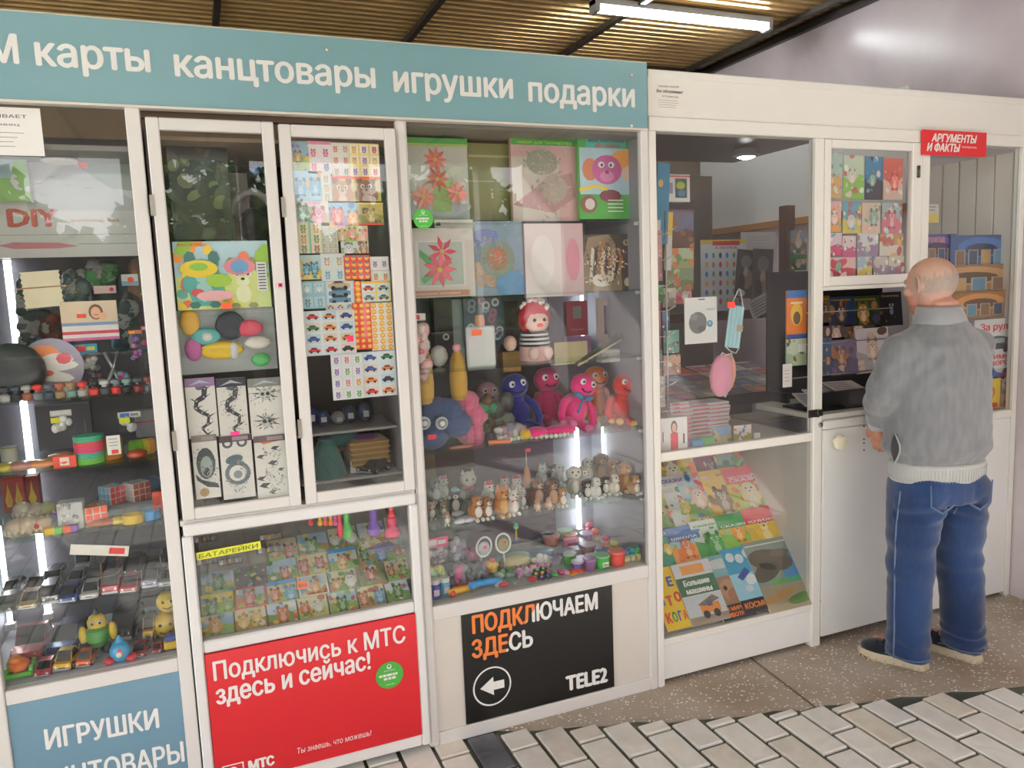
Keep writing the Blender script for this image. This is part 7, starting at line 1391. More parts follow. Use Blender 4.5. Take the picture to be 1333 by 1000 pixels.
# goods fixed to the kiosk pane
root = thing('mask_pack', 'white hanging pack with a grey reusable mask in its window', 'packet', tuple(P(913, 447, .02)))
w_, h = wpx(913, 418, .02, 42), hpx(913, 418, .02, 60)
m = M(); m.box(-w_/2, w_/2, 0, .004, 0, h, 'e9eae8'); a = Art(m, (-w_/2, 0, 0), (w_, 0, 0), (0, 0, h)); a.ell(.4, .45, .28, .24, '6f7270', 14); a.rect(.42, .94, .62, .965, '3a3a3c'); a.up(); a.ell(.28, .58, .12, .08, '8a8c8a', 9); a.ell(.5, .32, .14, .07, '55585a', 9); a.ell(.77, .42, .09, None, '3a8ab0', 12); a.up(); a.ell(.77, .43, .05, None, '8ac8e0', 8); a.text('маска', .66, .72, .26, .035, '3a6a8a', 0); m.build('pouch', 'film', root)
root = thing('face_mask', 'light blue pleated medical mask hanging by its loop in the kiosk window', 'mask', tuple(P(957, 420, .02)), (0, .16, 0))
m = M(); w_, h = wpx(957, 430, .02, 19), hpx(957, 430, .02, 55)
for k in range(7): m.box(-w_/2+k*w_/7, -w_/2+(k+1)*w_/7, -.002*(k % 2), .003, -h*.6, h*.4, ['b8dce4', 'a4d0dc'][k % 2])
m.build('pleated_panel', 'fabric', root)
m = M(); m.tube([(-w_*.4, 0, h*.4), (-.004, 0, h*.78), (.0, 0, h*.8), (.006, 0, h*.78), (w_*.4, 0, h*.4)], .0025, 'dfe0de', 6); m.build('ear_loop', 'fabric', root); m = M(); m.tube([(-w_*.5, 0, -h*.58), (-w_*.1, 0, -h*.68), (w_*.3, 0, -h*.72), (w_*.5, 0, -h*.58)], .0025, 'dfe0de', 6); m.build('ear_loop', 'fabric', root); m = M(); m.box(w_*.15, w_*.55, -.003, -.001, -h*.2, -h*.04, 'b8a890'); m.build('tape', 'paper', root)
root = thing('gauze_mask', 'pink and orange cloth masks hanging as a bag below the blue mask', 'mask', tuple(P(941, 488, .03)), (0, .1, 0))
m = M(); m.ball((-.008, 0, -.004), (.056, .022, .086), 'e29ab4', 16, 12, jit=.04, rnd=R4); m.build('pink_cloth', 'fabric', root); m = M(); m.ball((.024, .012, .005), (.05, .014, .084), 'e8a088', 14, 10); m.build('orange_cloth', 'fabric', root); m = M(); m.tube([(-.03, 0, .06), (-.01, 0, .09), (.01, 0, .08), (.035, 0, .09), (.04, 0, .06)], .003, 'e8e4e0', 6); m.tube([(.01, 0, -.07), (.02, 0, -.09), (.03, 0, -.075)], .004, 'e8e4e0', 6); m.build('strap', 'fabric', root)
flat('price_sticker', 'orange red sticker stuck on the glass beside the medical mask', 'sticker', 947, 393, 957, 401, -.013, None, 'fa4a3c', th=.0008)
def seedp(A): A.rect(0, 0, 1, 1, 'e07a2c'); A.rect(0, .84, 1, 1, '2f6ab0'); A.rect(0, 0, 1, .08, '2450a0'); A.up(); A.ell(.5, .5, .3, .24, 'e8b83a', 12); A.up(); A.ell(.5, .42, .18, .14, '5a4a2a', 10); A.rect(.2, .72, .8, .76, 'f0e0a0')
flat('seed_packet', 'orange and blue hanging packet at the right of the kiosk window', 'packet', 1024, 378, 1050, 440, .04, seedp, 'e07a2c', 'film', .006)
flat('seed_packet', 'pale green packet with a white tag below the orange one', 'packet', 1024, 441, 1050, 476, .045, lambda A: (A.scene(random.Random(95), ['7a5a3a', 'b8a07a', 'c8d0b0'], 8, 'c8d4c0', 'a8b898', 0), A.rect(.55, .5, .95, .8, 'eceae8')), 'c8d4c0', 'film', .006)
flat('price_tag', 'narrow pale tag hanging under the packets at the right of the kiosk window', 'price tag', 1019, 474, 1031, 504, .03, lambda A: A.lines(.2, .2, .8, .8, 4, 'c8a0a8', .2), 'eae4e4', th=.001)
# ---- hatch bay
mg = [(1076, 198, 1096, 258), (1098, 202, 1124, 259), (1126, 204, 1149, 260), (1150, 206, 1175, 260), (1075, 262, 1095, 302), (1097, 263, 1121, 304), (1122, 264, 1146, 304), (1148, 264, 1174, 304), (1074, 303, 1096, 333), (1097, 307, 1114, 335), (1116, 303, 1143, 334), (1145, 304, 1176, 333), (1075, 335, 1114, 362), (1116, 334, 1135, 360), (1137, 334, 1156, 359), (1157, 333, 1177, 358)]
mcs = [('b8d0c8', 'e0b070', 'yellow and blue colouring book'), ('c8d8c0', '8ac050', 'pink titled colouring book'), ('3a80a8', '3a3a44', 'red sports car colouring book'), ('c85a4a', 'd8b8a8', 'colouring book with a red animal'), ('e8b8b0', 'e8a85a', 'pink booklet with an orange figure'), ('6aa8c0', 'd8c85a', 'blue booklet with a yellow figure'), ('e0c8b0', 'e8c8b8', 'beige booklet'), ('a8c0c0', 'd87a8a', 'grey booklet with a flower'), ('e8d0d8', 'c83a6a', 'white booklet with dark pink flowers'), ('e8d8dc', 'c85a8a', 'narrow pink booklet'), ('e4e8e4', 'a88ab0', 'white booklet with violet marks'), ('c8a070', 'e8e0d0', 'tan booklet with white birds'), ('e8c0c0', 'c84a5a', 'wide pale pink booklet'), ('a8c8d8', 'e8d05a', 'blue booklet with a yellow stripe'), ('d8ccc8', 'a890a8', 'pale violet booklet'), ('e0d4c0', '9a8aa8', 'cream booklet with a grey flower')]
for i, ((a, b, c, d), (s_, g_, nm)) in enumerate(zip(mg, mcs)): flat('colouring_book', '%s, %s, %s row of the hatch window' % (nm, ol(i % 4), ['top', 'second', 'third', 'bottom'][i//4]), 'book', a, b, c, d, .005+.003*(i % 3), cov(100+i, s_, g_, [g_, tuple(min(1, v*1.2) for v in K(s_)), 'e8dcd0', 'c86a6a' if i % 2 else '8ab0a0'], who=1 if i < 8 else 0, n=14), s_, 'film', .002, 'colouring books in the hatch window')
dk = [(1068, 385, 1082, 420, '8a6030', 'ochre'), (1080, 386, 1114, 424, '1c3f6e', 'dark blue'), (1110, 385, 1147, 424, '2c4a2c', 'dark green'), (1146, 380, 1176, 424, '181c2c', 'near black')]
for i, (a, b, c, d, cc, nm) in enumerate(dk): flat('magazine', '%s magazine cover, %s in the upper row of the open hatch' % (nm, ol(i)), 'magazine', a, b, c, d, .40, lambda A, i=i, cc=cc: (A.scene(random.Random(130+i), [cc, 'a87a3a', '6a4a3a', '3a3a5a'], 10, cc, tuple(v*.7 for v in K(cc)), 1), A.text('Сканворд', .1, .86, .75, .06, 'c8a03a', .03)), cc, 'film', .006, 'dark magazines in the hatch', tilt=-.1)
dk2 = [(1068, 424, 1100, 440, '5a3a3a', 'brownish'), (1100, 424, 1140, 440, '4a4a3a', 'olive'), (1068, 440, 1086, 488, '4a6a98', 'blue'), (1084, 442, 1118, 488, '7a6a98', 'violet'), (1117, 427, 1160, 485, 'd8d0d4', 'white and pink')]
for i, (a, b, c, d, cc, nm) in enumerate(dk2): flat('magazine', '%s magazine %s in the lower rows of the open hatch' % (nm, ol(i)), 'magazine', a, b, c, d, .38-.04*(i > 1), cov(140+i, cc, tuple(v*.8 for v in K(cc)), ['b87a4a', '6a4a3a', 'd8b8a0', cc], who=1), cc, 'film', .006, 'lower magazines in the hatch', tilt=-.1)
rw = thing('wire_rack', 'black magazine rack with thin white wires inside the open hatch', 'rack', (2.95, .33, 1.03))
for k, (z) in enumerate((.115, .27, .42)):
    m = M(); m.tube([(-.35, 0, z), (.28, 0, z)], .0028, 'd0ccc8', 6); m.build('wire', 'metal', rw)
m = M(); m.box(-.40, .34, .12, .13, 0, .62, '15151a'); m.build('rack_back', 'plastic', rw); m = M(); m.box(-.40, -.385, -.02, .12, 0, .05, '15151a'); m.build('rack_side', 'plastic', rw)
tr = thing('tray', 'black tray of newspapers on the hatch shelf', 'tray', (2.73, .10, 1.031))
m = M(); m.box(-.27, .22, -.06, -.045, 0, .085, '0c0c0e', .003); m.build('tray_front', 'plastic', tr); m = M(); m.box(-.27, .22, -.045, .14, 0, .01, '0c0c0e'); m.build('tray_floor', 'plastic', tr)
for i in range(4):
    m = M(); m.box(-.10, .10, 0, .12, 0, .006, 'c8c4c4'); a = Art(m, (-.10, 0, .006), (.2, 0, 0), (0, .12, 0)); a.lines(.05, .1, .95, .9, 5, ['6a6a90', '8a7a80', '4a4a50', '9a8a98'][i], .4)
    m.build('newspaper', 'paper', None, (2.55+.07*i, .07+.01*i, 1.048+.012*i), (.35, .05, -.2+.1*i), label='%s striped newspaper in the black hatch tray' % ['lowest', 'second', 'third', 'topmost'][i], cat='newspaper', group='newspapers in the hatch tray')
# ---- right bay: magazines and papers against the glass
bigc = [(1192, 305, 1245, 345, '5a4a8a', 'purple topped magazine with small window pictures', 'ПОЕЗД'), (1238, 306, 1310, 348, '3a5a90', 'blue magazine with an arch and picture windows', None), (1200, 345, 1318, 382, 'a07a50', 'brown magazine with a dark arch over three windows', None), (1235, 380, 1310, 414, 'a8743c', 'orange brown magazine with narrow windows', None), (1296, 350, 1328, 405, '6a5a80', 'violet magazine slipping out at the right', None)]
def arch(cc, title, seed):
    def f(A):
        A.rect(0, 0, 1, 1, cc); A.up(); A.ell(.55, .62, .42, .32, tuple(min(1, v*1.3) for v in K(cc)), 16); A.ell(.55, .55, .3, .2, tuple(v*.6 for v in K(cc)), 14); A.up()
        for k in range(4): x = .08+k*.23; A.rect(x, .08, x+.18, .55, 'b0a89c'); A.up(); A.rect(x+.02, .1, x+.16, .52, ['5a90b0', '8a6a4a', '3a4a6a', 'c8a05a'][(k+seed) % 4]); A.l -= 1
        A.up(); A.up()
        if title: A.text(title, .3, .74, .4, .15, 'e8b0a0', .04)
    return f
for i, (a, b, c, d, cc, lab, t_) in enumerate(bigc): flat('magazine', lab+' in the right kiosk bay', 'magazine', a, b, c, d, .09-.015*i+(.05 if i == 4 else 0), arch(cc, t_, i), cc, 'film', .006, 'magazines with window pictures in the right bay')
def zr(A):
    A.rect(0, 0, 1, 1, 'e6e6e8'); A.up(); A.text('За рулем', .12, .82, .84, .11, 'd84a4a', .04); A.ell(.5, .62, .3, .1, '4a5a54', 12); A.rect(.22, .5, .8, .6, '3c4a48'); A.rect(.7, .5, .98, .66, 'd84a50'); A.up(); A.rect(.3, .6, .65, .68, 'a8b4b8'); A.ell(.32, .5, .06, None, '1c1c20'); A.ell(.68, .5, .06, None, '1c1c20')
    A.rect(.1, .22, .3, .44, '6a3a78'); A.text('ЗИМНЯЯ', .34, .34, .6, .07, 'd83a44', .04); A.text('ДОРОГА', .34, .24, .6, .07, 'd83a44', .04); A.rect(.0, .0, 1, .18, 'c8ccd4'); A.up(); A.car(.35, .09, .25, '3a5aa8'); A.car(.75, .08, .2, '8a2c5a')
flat('magazine', 'white motoring magazine with a red title and a dark car', 'magazine', 1268, 415, 1328, 494, .03, zr, 'e6e6e8', 'film', .006)
flat('magazine', 'yellow magazine with a girl portrait at the lower right', 'magazine', 1270, 494, 1302, 533, .028, lambda A: (A.rect(0, 0, 1, 1, 'e8c82c'), A.ell(.5, .55, .3, .26, 'c87a3a', 12), A.up(), A.ell(.5, .5, .2, .2, 'ecc0a0', 12), A.rect(.05, .05, .9, .2, 'd84a3a')), 'e8c82c', 'film', .006)
flat('magazine', 'grey brown magazine beside the yellow one', 'magazine', 1303, 493, 1326, 528, .026, cov(150, '8a7a88', 'c8907a', ['b89ab0', '5a5a6a', 'd8b8a8'], who=1), '8a7a88', 'film', .006)
flat('leaflet', 'small white and yellow leaflet high in the right bay', 'leaflet', 1203, 266, 1222, 290, .05, lambda A: (A.rect(0, 0, 1, .5, 'e0cc6a'), A.lines(.1, .6, .9, .95, 2, '8a8a8a', .3)), 'd8d4cc', 'film', .002)
flat('red_leaflet', 'narrow red leaflet edge on the white panel behind the man', 'leaflet', 1276, 545, 1281, 572, -.026, None, 'b84a54', th=.002)
# ================================================================== THE MAN AT THE HATCH
def organic(name, m, voxel, smooth, parent, mat, colfn, disp=None, loc=(0, 0, 0)):
    """join overlapping lofts into one continuous skin (voxel remesh + smoothing), then fold and colour it"""
    me = m.mesh('raw'); o = bpy.data.objects.new('raw', me); COL.objects.link(o)
    r = o.modifiers.new('r', 'REMESH'); r.mode = 'VOXEL'; r.voxel_size = voxel
    s = o.modifiers.new('s', 'SMOOTH'); s.factor = .5; s.iterations = smooth
    me2 = bpy.data.meshes.new_from_object(o.evaluated_get(bpy.context.evaluated_depsgraph_get()))
    bpy.data.objects.remove(o); bpy.data.meshes.remove(me)
    if disp:
        ns = [v.normal.copy() for v in me2.vertices]
        for v, n in zip(me2.vertices, ns): v.co += n*disp(v.co, n)
    for a in list(me2.color_attributes): me2.color_attributes.remove(a)
    ca = me2.color_attributes.new('Col', 'FLOAT_COLOR', 'POINT'); buf = []
    for v in me2.vertices: c = lin(K(colfn(v.co))); buf += [c[0], c[1], c[2], 1.0]
    ca.data.foreach_set('color', buf); me2.polygons.foreach_set('use_smooth', [True]*len(me2.polygons))
    me2.materials.clear(); me2.materials.append(MATS[mat]); me2.name = name
    return link(name, me2, parent, loc)
def mixc(a, b, t): a, b = K(a), K(b); t = min(max(t, 0), 1); return tuple(x*(1-t)+y*t for x, y in zip(a, b))
def loft(m, rings, n=24, col='white'):
    """rings: (z, cx, cy, rx, ry)"""
    vs = []
    for z, cx, cy, rx, ry in rings:
        for k in range(n): a = 2*pi*k/n; vs.append((cx+rx*cos(a), cy+ry*sin(a), z))
    fs = [(i*n+k, i*n+(k+1) % n, (i+1)*n+(k+1) % n, (i+1)*n+k) for i in range(len(rings)-1) for k in range(n)]
    fs += [tuple(range(n))[::-1], tuple((len(rings)-1)*n+k for k in range(n))]
    m.add(vs, fs, col, True)
man = thing('person', 'man with a bald crown in a grey jumper and blue jeans at the kiosk hatch', 'person', (2.75, -.33, 0), (0, 0, radians(-10)))
# skeleton points (local: x right, y forward)
SHL, ELL, WRL = Vector((-.175, .0, 1.325)), Vector((-.238, .035, 1.12)), Vector((-.155, .155, 1.0))
SHR, ELR, WRR = Vector((.172, .01, 1.325)), Vector((.235, .09, 1.13)), Vector((.12, .25, 1.20))
# ---- body: one continuous figure (head, neck, trunk, limbs, hands with five fingers)
m = M(); SK = 'c8997f'
HC = Vector((-.006, .055, 1.575))
HR = Matrix.Translation(HC) @ Matrix.Rotation(radians(7), 4, 'Z') @ Matrix.Rotation(radians(-7), 4, 'X') @ Matrix.Translation(-HC); HI = HR.inverted(); m.mx = HR
m.ball(HC+Vector((0, -.012, .010)), (.081, .102, .093), SK, 28, 20)            # cranium
m.ball(HC+Vector((0, .028, -.05)), (.060, .072, .075), SK, 22, 16)             # face mass
m.ball(HC+Vector((0, .065, -.098)), (.038, .034, .026), SK, 16, 10)            # chin
m.ball(HC+Vector((0, .080, .018)), (.050, .022, .018), SK, 14, 8)              # brow
m.ball(HC+Vector((0, .108, -.030)), (.013, .020, .020), SK, 10, 8); m.ball(HC+Vector((0, .096, -.012)), (.009, .016, .024), SK, 10, 8)   # nose
m.ball(HC+Vector((0, .090, -.066)), (.024, .012, .009), SK, 12, 7)             # lips
for q in (-1, 1):
    m.ball(HC+Vector((q*.046, .062, -.026)), (.020, .026, .022), SK, 12, 8)    # cheeks
    m.tube([HC+Vector((q*.078, -.010, .020)), HC+Vector((q*.091, -.028, .026)), HC+Vector((q*.096, -.038, .008)), HC+Vector((q*.092, -.034, -.016)), HC+Vector((q*.083, -.014, -.038))], [.006, .007, .0075, .007, .007], SK, 8)   # ear rim
    m.ball(HC+Vector((q*.081, -.022, -.004)), (.007, .016, .026), SK, 10, 8)
m.mx = Matrix.Identity(4)
m.tube([(0, .0, 1.36), (-.002, .006, 1.45), HC+Vector((0, -.018, -.05))], [.075, .062, .063], SK, 20)     # neck
m.ball((0, -.02, 1.49), (.058, .045, .028), SK, 14, 9)                          # fold of the nape
loft(m, [(.80, 0, 0, .15, .11), (.9, 0, 0, .17, .12), (1.05, 0, .01, .17, .13), (1.2, 0, .0, .17, .115), (1.33, 0, 0, .17, .10), (1.40, 0, 0, .10, .07)])
def arm(m, S, E, W):
    m.tube([S, S.lerp(E, .5), E], [.055, .047, .041], SK, 12); m.tube([E, E.lerp(W, .4), W], [.042, .038, .027], SK, 12); m.ball(E, .042, SK, 12, 8)
arm(m, SHL, ELL, WRL); arm(m, SHR, ELR, WRR)
def hand(m, W, d, palmn, side, curl=.5):
    """palm + four fingers of unequal length + thumb leaving the side; d: direction of the fingers"""
    d = d.normalized(); s_ = d.cross(palmn).normalized()*side; n = palmn.normalized()
    c = W+d*.045
    m.tube([W-d*.01, W+d*.02, W+d*.055, W+d*.082], [.024, .027, .029, .024], SK, 12)
    for q in (-.018, .018): m.ball(c+s_*q+d*.012, (.02, .02, .024), SK, 10, 7)
    for i, (o, L) in enumerate(((-.027, .062), (-.009, .074), (.010, .070), (.028, .056))):
        a = W+d*.075+s_*o; dd = d.copy(); pts = [a]; r = [.0088, .0082, .0076, .0065]
        for k in range(3): dd = (dd+n*curl*.55).normalized(); pts.append(pts[-1]+dd*L/3)
        m.tube(pts, r, SK, 8); m.ball(pts[-1], .0064, SK, 8, 6)
    t0 = W+d*.028-s_*.022; t1 = t0+(d*.6-s_*.7+n*.25).normalized()*.034; t2 = t1+(d*.9-s_*.2+n*.3).normalized()*.03
    m.tube([t0, t1, t2], [.013, .0105, .008], SK, 8); m.ball(t2, .0078, SK, 8, 6)
hand(m, WRL, Vector((.12, .12, -1)), Vector((.8, .45, .1)), 1, .45)
hand(m, WRR, Vector((-.25, 1, -.25)), Vector((-.1, -.1, -1)), 1, .35)
for sx, cx in ((-1, -.105), (1, .115)):
    m.tube([(cx*.9, 0, .88), (cx, .01, .47), (cx*1.08, -.01, .09)], [.085, .057, .038], SK, 12)
    f = Vector((-.38, .92, 0)) if sx < 0 else Vector((-.25, .96, 0)); a = Vector((cx*1.08, -.02, .055))
    m.tube([a-f*.03, a+f*.06, a+f*.16], [.036, .034, .024], SK, 10)
def skincol(c):
    l = (HI @ c)-HC; t = 0
    if c.z > 1.49:
        band = min(1, max(0, (.075-l.z)/.07))*min(1, max(0, (l.z+.085)/.03))*min(1, max(0, (.035-l.y)/.03))
        t = band*(.55+.45*noise.noise(c*90))
        base = mixc('c49680', 'd0a48e', .5+noise.noise(c*14)); base = mixc(base, 'c4806a', .5 if l.z < -.04 or abs(l.x) > .082 else .0)
        return mixc(base, 'a8a09a', t*.9)
    return mixc('bd866e', 'b0765e', .5+noise.noise(c*20))
body = organic('body', m, .0052, 3, man, 'skin', skincol)
m = M(HR)
for q in (-1, 1): m.ball(HC+Vector((q*.030, .088, .0)), (.013, .008, .008), 'eceae6', 12, 8); m.ball(HC+Vector((q*.030, .0955, .0)), (.0055, .002, .0055), '4a5a60', 8, 6)
m.build('eye', 'plastic', man)
# short grey hair round the back and sides: a thin stubble shell
m = M(HR); nn, mm_ = 40, 12; vs = []; fs = []
for j in range(mm_+1):
    for k in range(nn+1):
        a = pi*1.02+(k/nn)*pi*.96+pi*.0; t = j/mm_; z = -.066+t*(.098+.014*sin(k*2.3)+.010*sin(k*5.1)-.05*abs(k/nn-.5)**1.0); r = sqrt(max(.05, 1-((z-.012)/.092)**2))
        vs.append(HC+Vector((.0822*r*cos(a), -.012+.1035*r*sin(a), z+.004*sin(k*1.7)*(t > .9))))
for j in range(mm_):
    for k in range(nn): fs.append((j*(nn+1)+k, j*(nn+1)+k+1, (j+1)*(nn+1)+k+1, (j+1)*(nn+1)+k))
m.add(vs, fs, 'b0aaa4', True)
hm = MATS['fur'].copy(); hm.name = 'stubble'; n_ = hm.node_tree; b_ = n_.nodes['Principled BSDF']; no_ = n_.nodes.new('ShaderNodeTexNoise'); no_.inputs['Scale'].default_value = 420; rp_ = n_.nodes.new('ShaderNodeMapRange'); rp_.inputs[1].default_value = .46; rp_.inputs[2].default_value = .62
n_.links.new([x for x in n_.nodes if x.type == 'TEX_COORD'][0].outputs['Object'], no_.inputs['Vector']); n_.links.new(no_.outputs['Fac'], rp_.inputs[0]); n_.links.new(rp_.outputs[0], b_.inputs['Alpha']); MATS['stubble'] = hm
m.build('hair', 'stubble', man, label='short grey stubble hair around a bald crown')
# ---- jumper
m = M(); G1_ = '8f9194'
loft(m, [(.862, 0, .0, .190, .142), (.88, 0, .002, .204, .152), (.92, 0, .004, .222, .168), (1.0, 0, .006, .218, .168), (1.1, 0, .004, .212, .158), (1.2, 0, .0, .212, .148), (1.27, 0, -.004, .207, .140), (1.33, 0, -.006, .186, .128), (1.375, 0, -.006, .150, .108), (1.415, 0, -.002, .110, .092), (1.44, 0, .0, .088, .084)], 32)
def sleeve(m, S, E, W):
    k = S+Vector((S.x*-.35, 0, .0)); m.tube([k, S+Vector((0, 0, -.01)), S.lerp(E, .45), E+Vector((0, -.006, .02))], [.082, .079, .070, .066], 'white', 18)
    m.ball(E, (.066, .066, .062), 'white', 18, 12); e2 = E.lerp(W, .93); m.tube([E, E.lerp(W, .3), E.lerp(W, .6), e2], [.066, .062, .055, .043], 'white', 18)
sleeve(m, SHL, ELL, WRL); sleeve(m, SHR, ELR, WRR)
def folds(co, n):
    d = .0035*noise.noise(Vector((co.x*9, co.y*9, co.z*16)))+.0022*noise.noise(co*26)
    for E, W in ((ELL, WRL), (ELR, WRR)):
        q = (co-E).length
        if q < .15: d += .0075*sin((co-E).dot((W-E).normalized())*95+2.2*noise.noise(co*12))*(1-q/.15)
    if co.z < 1.0 and abs(co.x) < .24: d += .004*sin(co.z*70+3*noise.noise(co*7))*min(1, (1.0-co.z)/.12)
    if 1.15 < co.z < 1.36 and co.y < 0 and abs(co.x) > .08: d += .004*sin((co.z+abs(co.x)*1.3)*60)*(1-abs(co.z-1.25)/.11)
    return d
def jc(c): return mixc('6f7175', '7b7d81', .5+noise.noise(Vector((c.x*60, c.y*60, c.z*14)))*.9)
jm = organic('jumper', m, .0075, 5, man, 'fabric', jc, folds)
m = M(); loft(m, [(.782, 0, 0, .184, .136), (.79, 0, 0, .192, .144), (.82, 0, .0, .197, .148), (.852, 0, 0, .198, .149), (.866, 0, 0, .19, .14)], 40, 'b9bab8')
for k in range(90):
    a = 2*pi*k/90; m.tube([(.196*cos(a), .147*sin(a), .798), (.1975*cos(a), .1485*sin(a), .82), (.1985*cos(a), .1495*sin(a), .850)], .0014, 'b0b1b0', 4, False)
m.build('hem_band', 'fabric', jm, label='pale grey ribbed hem')
for E, W, nm in ((ELL, WRL, 'l'), (ELR, WRR, 'r')):
    d = (W-E).normalized(); a = E.lerp(W, .84); m = M(); m.tube([a-d*.006, a, a+d*.022, a+d*.046, a+d*.052], [.040, .046, .0445, .041, .036], 'b9bab8', 20); m.build('cuff', 'fabric', jm, label='pale grey ribbed cuff')
m = M(); n = 36
cr = [(1.40, .112, .092, 0), (1.425, .104, .092, .0), (1.452, .090, .090, .004), (1.476, .080, .086, .008), (1.486, .074, .079, .010), (1.465, .068, .072, .008)]
loft(m, [(z, -.002, y, rx, ry) for z, rx, ry, y in cr], n, '8f9194'); m.f.pop(); m.c.pop(); m.sm.pop()
m.build('collar', 'fabric', jm)
m = M()
def ep(a, z, e=1.0): return Vector((.222*e*cos(a), .006+.170*e*sin(a), z))
N_ = 12; vs = []
for q in range(N_+1):
    t = q/N_
    for k in (-1, -.5, 0, .5, 1): vs.append(ep(pi*1.07+(.01+.09*sin(pi*t))*k, .99-.115*t, 1.035-.01*abs(k)))
m.add(vs, [(5*q+k, 5*q+k+1, 5*q+k+6, 5*q+k+5) for q in range(N_) for k in range(4)], '3c3e42', True)
m.tube([ep(pi*1.07+.12*sin(pi*t)+.16*t*0, .99-.12*t, 1.02) for t in [k/8 for k in range(9)]], .0035, 'a4a6a8', 6); m.build('pocket_slit', 'fabric', jm, label='dark open side pocket of the jumper')
m = M(); m.tube([ELL.lerp(WRL, .985)+Vector((.027*cos(a), .020*sin(a), .012*sin(a)-.01)) for a in [2*pi*k/18 for k in range(19)]], .0035, 'c8c6c0', 6); m.build('bracelet', 'metal', man)
# ---- jeans
m = M()
loft(m, [(.70, 0, -.002, .186, .142), (.76, 0, -.006, .188, .146), (.82, 0, -.002, .184, .138), (.845, 0, 0, .178, .130)], 32)
m.ball((-.085, -.060, .755), (.095, .088, .085), 'white', 18, 12); m.ball((.085, -.060, .755), (.095, .088, .085), 'white', 18, 12)
LEGS = []
for cx, tw in ((-.105, -.020), (.118, .012)):
    rg = [(.045, cx*1.07+tw, -.022, .076, .088), (.06, cx*1.07+tw, -.022, .078, .090), (.15, cx*1.06+tw*.8, -.018, .079, .089), (.30, cx*1.05+tw*.5, -.010, .082, .091), (.45, cx*1.03, .004, .086, .097), (.60, cx*.98, .0, .094, .114), (.72, cx*.90, -.006, .096, .132), (.78, cx*.88, -.006, .094, .134)]
    loft(m, rg, 26); LEGS.append(rg)
def jfold(co, n):
    d = .004*noise.noise(Vector((co.x*10, co.y*10, co.z*10)))+.0022*noise.noise(co*24)
    k = max(0, 1-abs(co.z-.45)/.16); d += .006*k*sin(co.z*62+3*noise.noise(co*6))
    k = max(0, 1-abs(co.z-.10)/.09); d += .006*k*sin(co.z*110+4*noise.noise(co*9))
    k = max(0, 1-abs(co.z-.665)/.07)*(co.y < 0); d += .007*k*sin(co.z*85+abs(co.x)*30)
    return d
def jcol(c):
    f = .5+noise.noise(Vector((c.x*6, c.y*6, c.z*3)))*.8; w_ = max(0, 1-abs(c.z-.5)/.3)*.25
    return mixc(mixc('1a2c50', '28426e', f), '456290', w_+.15*noise.noise(Vector((c.x*200, c.y*200, c.z*30))))
jn = organic('jeans', m, .0072, 4, man, 'fabric', jcol, jfold)
def ringpt(rg, z, a, e=1.03):
    for p, q in zip(rg, rg[1:]):
        if p[0] <= z <= q[0]:
            t = (z-p[0])/(q[0]-p[0]); v = [x+(y-x)*t for x, y in zip(p, q)]; return Vector((v[1]+v[3]*e*cos(a), v[2]+v[4]*e*sin(a), z))
for rg, a in ((LEGS[0], pi*1.05), (LEGS[1], -.15)):
    m = M(); m.tube([ringpt(rg, z, a, 1.012) for z in [.05+.05*k for k in range(15)]], .0032, '6d83a6', 5); m.build('seam', 'fabric', jn, label='pale stitched side seam')
for q in (-1, 1):
    m = M(); pts = [(-.055, .04), (-.052, -.045), (0, -.075), (.052, -.045), (.055, .04)]
    def on_b(x, z):
        X = q*.085+x; Z = .755+z; y = -.060-.092*sqrt(max(.05, 1-((x)/.10)**2-((z)/.13)**2)); return Vector((X, y-.006, Z))
    path = [on_b(*p) for p in pts]; m.tube(path, .003, '56709a', 5); m.tube([p+Vector((0, .001, -.006)) for p in path[:]], .002, '2a4270', 5); m.build('back_pocket', 'fabric', jn, label='stitched outline of a back pocket')
m = M(); m.tube([(0, -.142, .80), (0, -.140, .76), (0, -.128, .71), (0, -.10, .66)], .003, '223a66', 5); m.build('centre_seam', 'fabric', jn)
for rg in LEGS:
    m = M(); n = 28; m.tube([ringpt(rg, .062, 2*pi*k/n, 1.02) for k in range(n+1)], .003, '4d658c', 5); m.build('hem_stitch', 'fabric', jn)
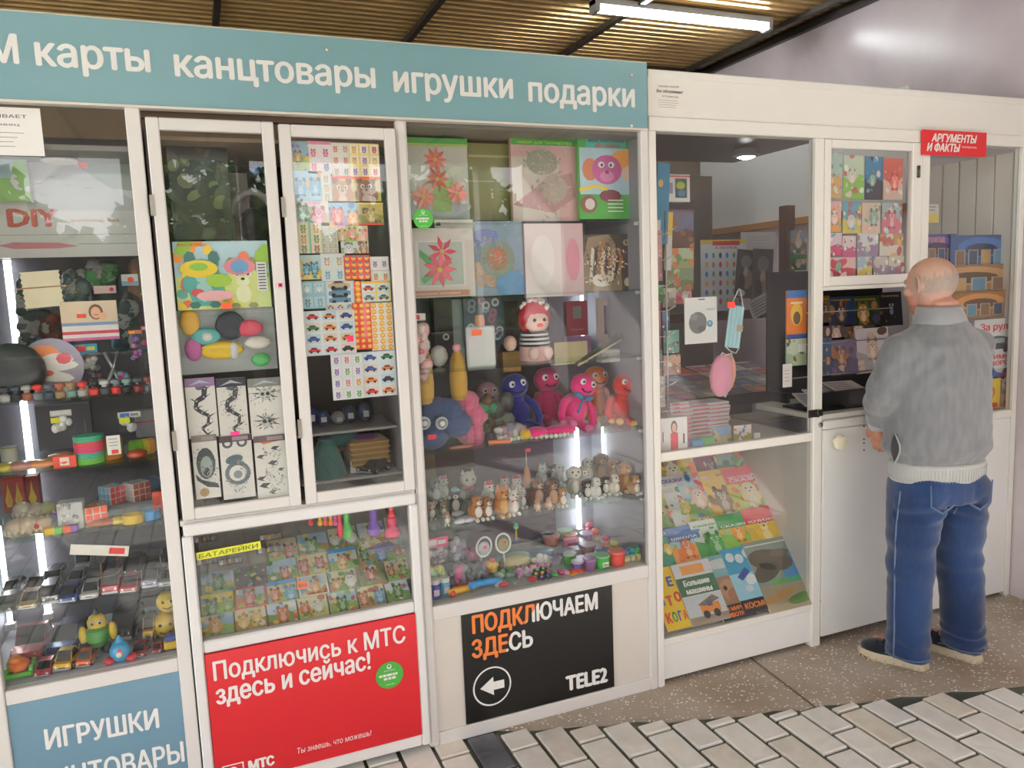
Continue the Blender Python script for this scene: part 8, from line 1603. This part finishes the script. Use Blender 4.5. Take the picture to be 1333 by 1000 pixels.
# ---- shoes
def shoe(cx, cy, head, lab):
    r = link('shoe', None, man, (cx, cy, 0), (0, 0, head), label=lab)
    def outline(e): return [(-.036*e, -.085), (0, -.098), (.036*e, -.085), (.040*e, -.02), (.045*e, .06), (.044*e, .12), (.026*e, .165), (-.004, .178), (-.032*e, .160), (-.046*e, .11), (-.042*e, .04), (-.037*e, -.03)]
    m = M(); p0 = outline(1.06); N = len(p0)
    lev = [(0, .97), (.006, 1.02), (.026, 1.0), (.034, .97)]
    vs = [(x*e, y*e+(.03*(1-e)), z+(.008 if y > .13 and z < .01 else 0)) for z, e in lev for x, y in p0]
    m.add(vs, [(i*N+k, i*N+(k+1) % N, (i+1)*N+(k+1) % N, (i+1)*N+k) for i in range(3) for k in range(N)]+[tuple(range(N))[::-1], tuple(3*N+k for k in range(N))], 'cdbfa6')
    for k in range(N):
        a, b = Vector((*p0[k], 0)), Vector((*p0[(k+1) % N], 0))
        for t in (.25, .75): c = a.lerp(b, t); m.bc((c.x, c.y, .006), (.008, .008, .012), 'bfae90')
    m.build('sole', 'plastic', r, label='beige ridged sole')
    m = M(); p = outline(1.0); m.ball((0, .085, .040), (.044, .085, .040), 'white', 20, 12); m.ball((0, -.01, .052), (.042, .088, .050), 'white', 20, 12); m.ball((0, -.05, .075), (.036, .045, .036), 'white', 18, 10)
    up = organic('upper', m, .006, 4, r, 'fabric', lambda c: mixc('23272f', '333842', .5+noise.noise(c*40)))
    m = M()
    for k in range(4): y = .03+k*.022; m.tube([(-.028, y, .078-k*.002), (0, y+.004, .092-k*.005), (.028, y, .078-k*.002)], .0035, '17191d', 6)
    m.build('lace', 'fabric', r)
    m = M(); m.tube([(-.043, .06, .045), (-.044, .0, .06), (-.040, -.05, .05)], .004, '4a4e56', 6); m.tube([(.043, .06, .045), (.044, .0, .06), (.040, -.05, .05)], .004, '4a4e56', 6); m.build('side_trim', 'fabric', r)
shoe(-.132, .005, radians(38), 'dark left shoe with a beige sole'); shoe(.128, .0, radians(26), 'dark right shoe with a beige sole')
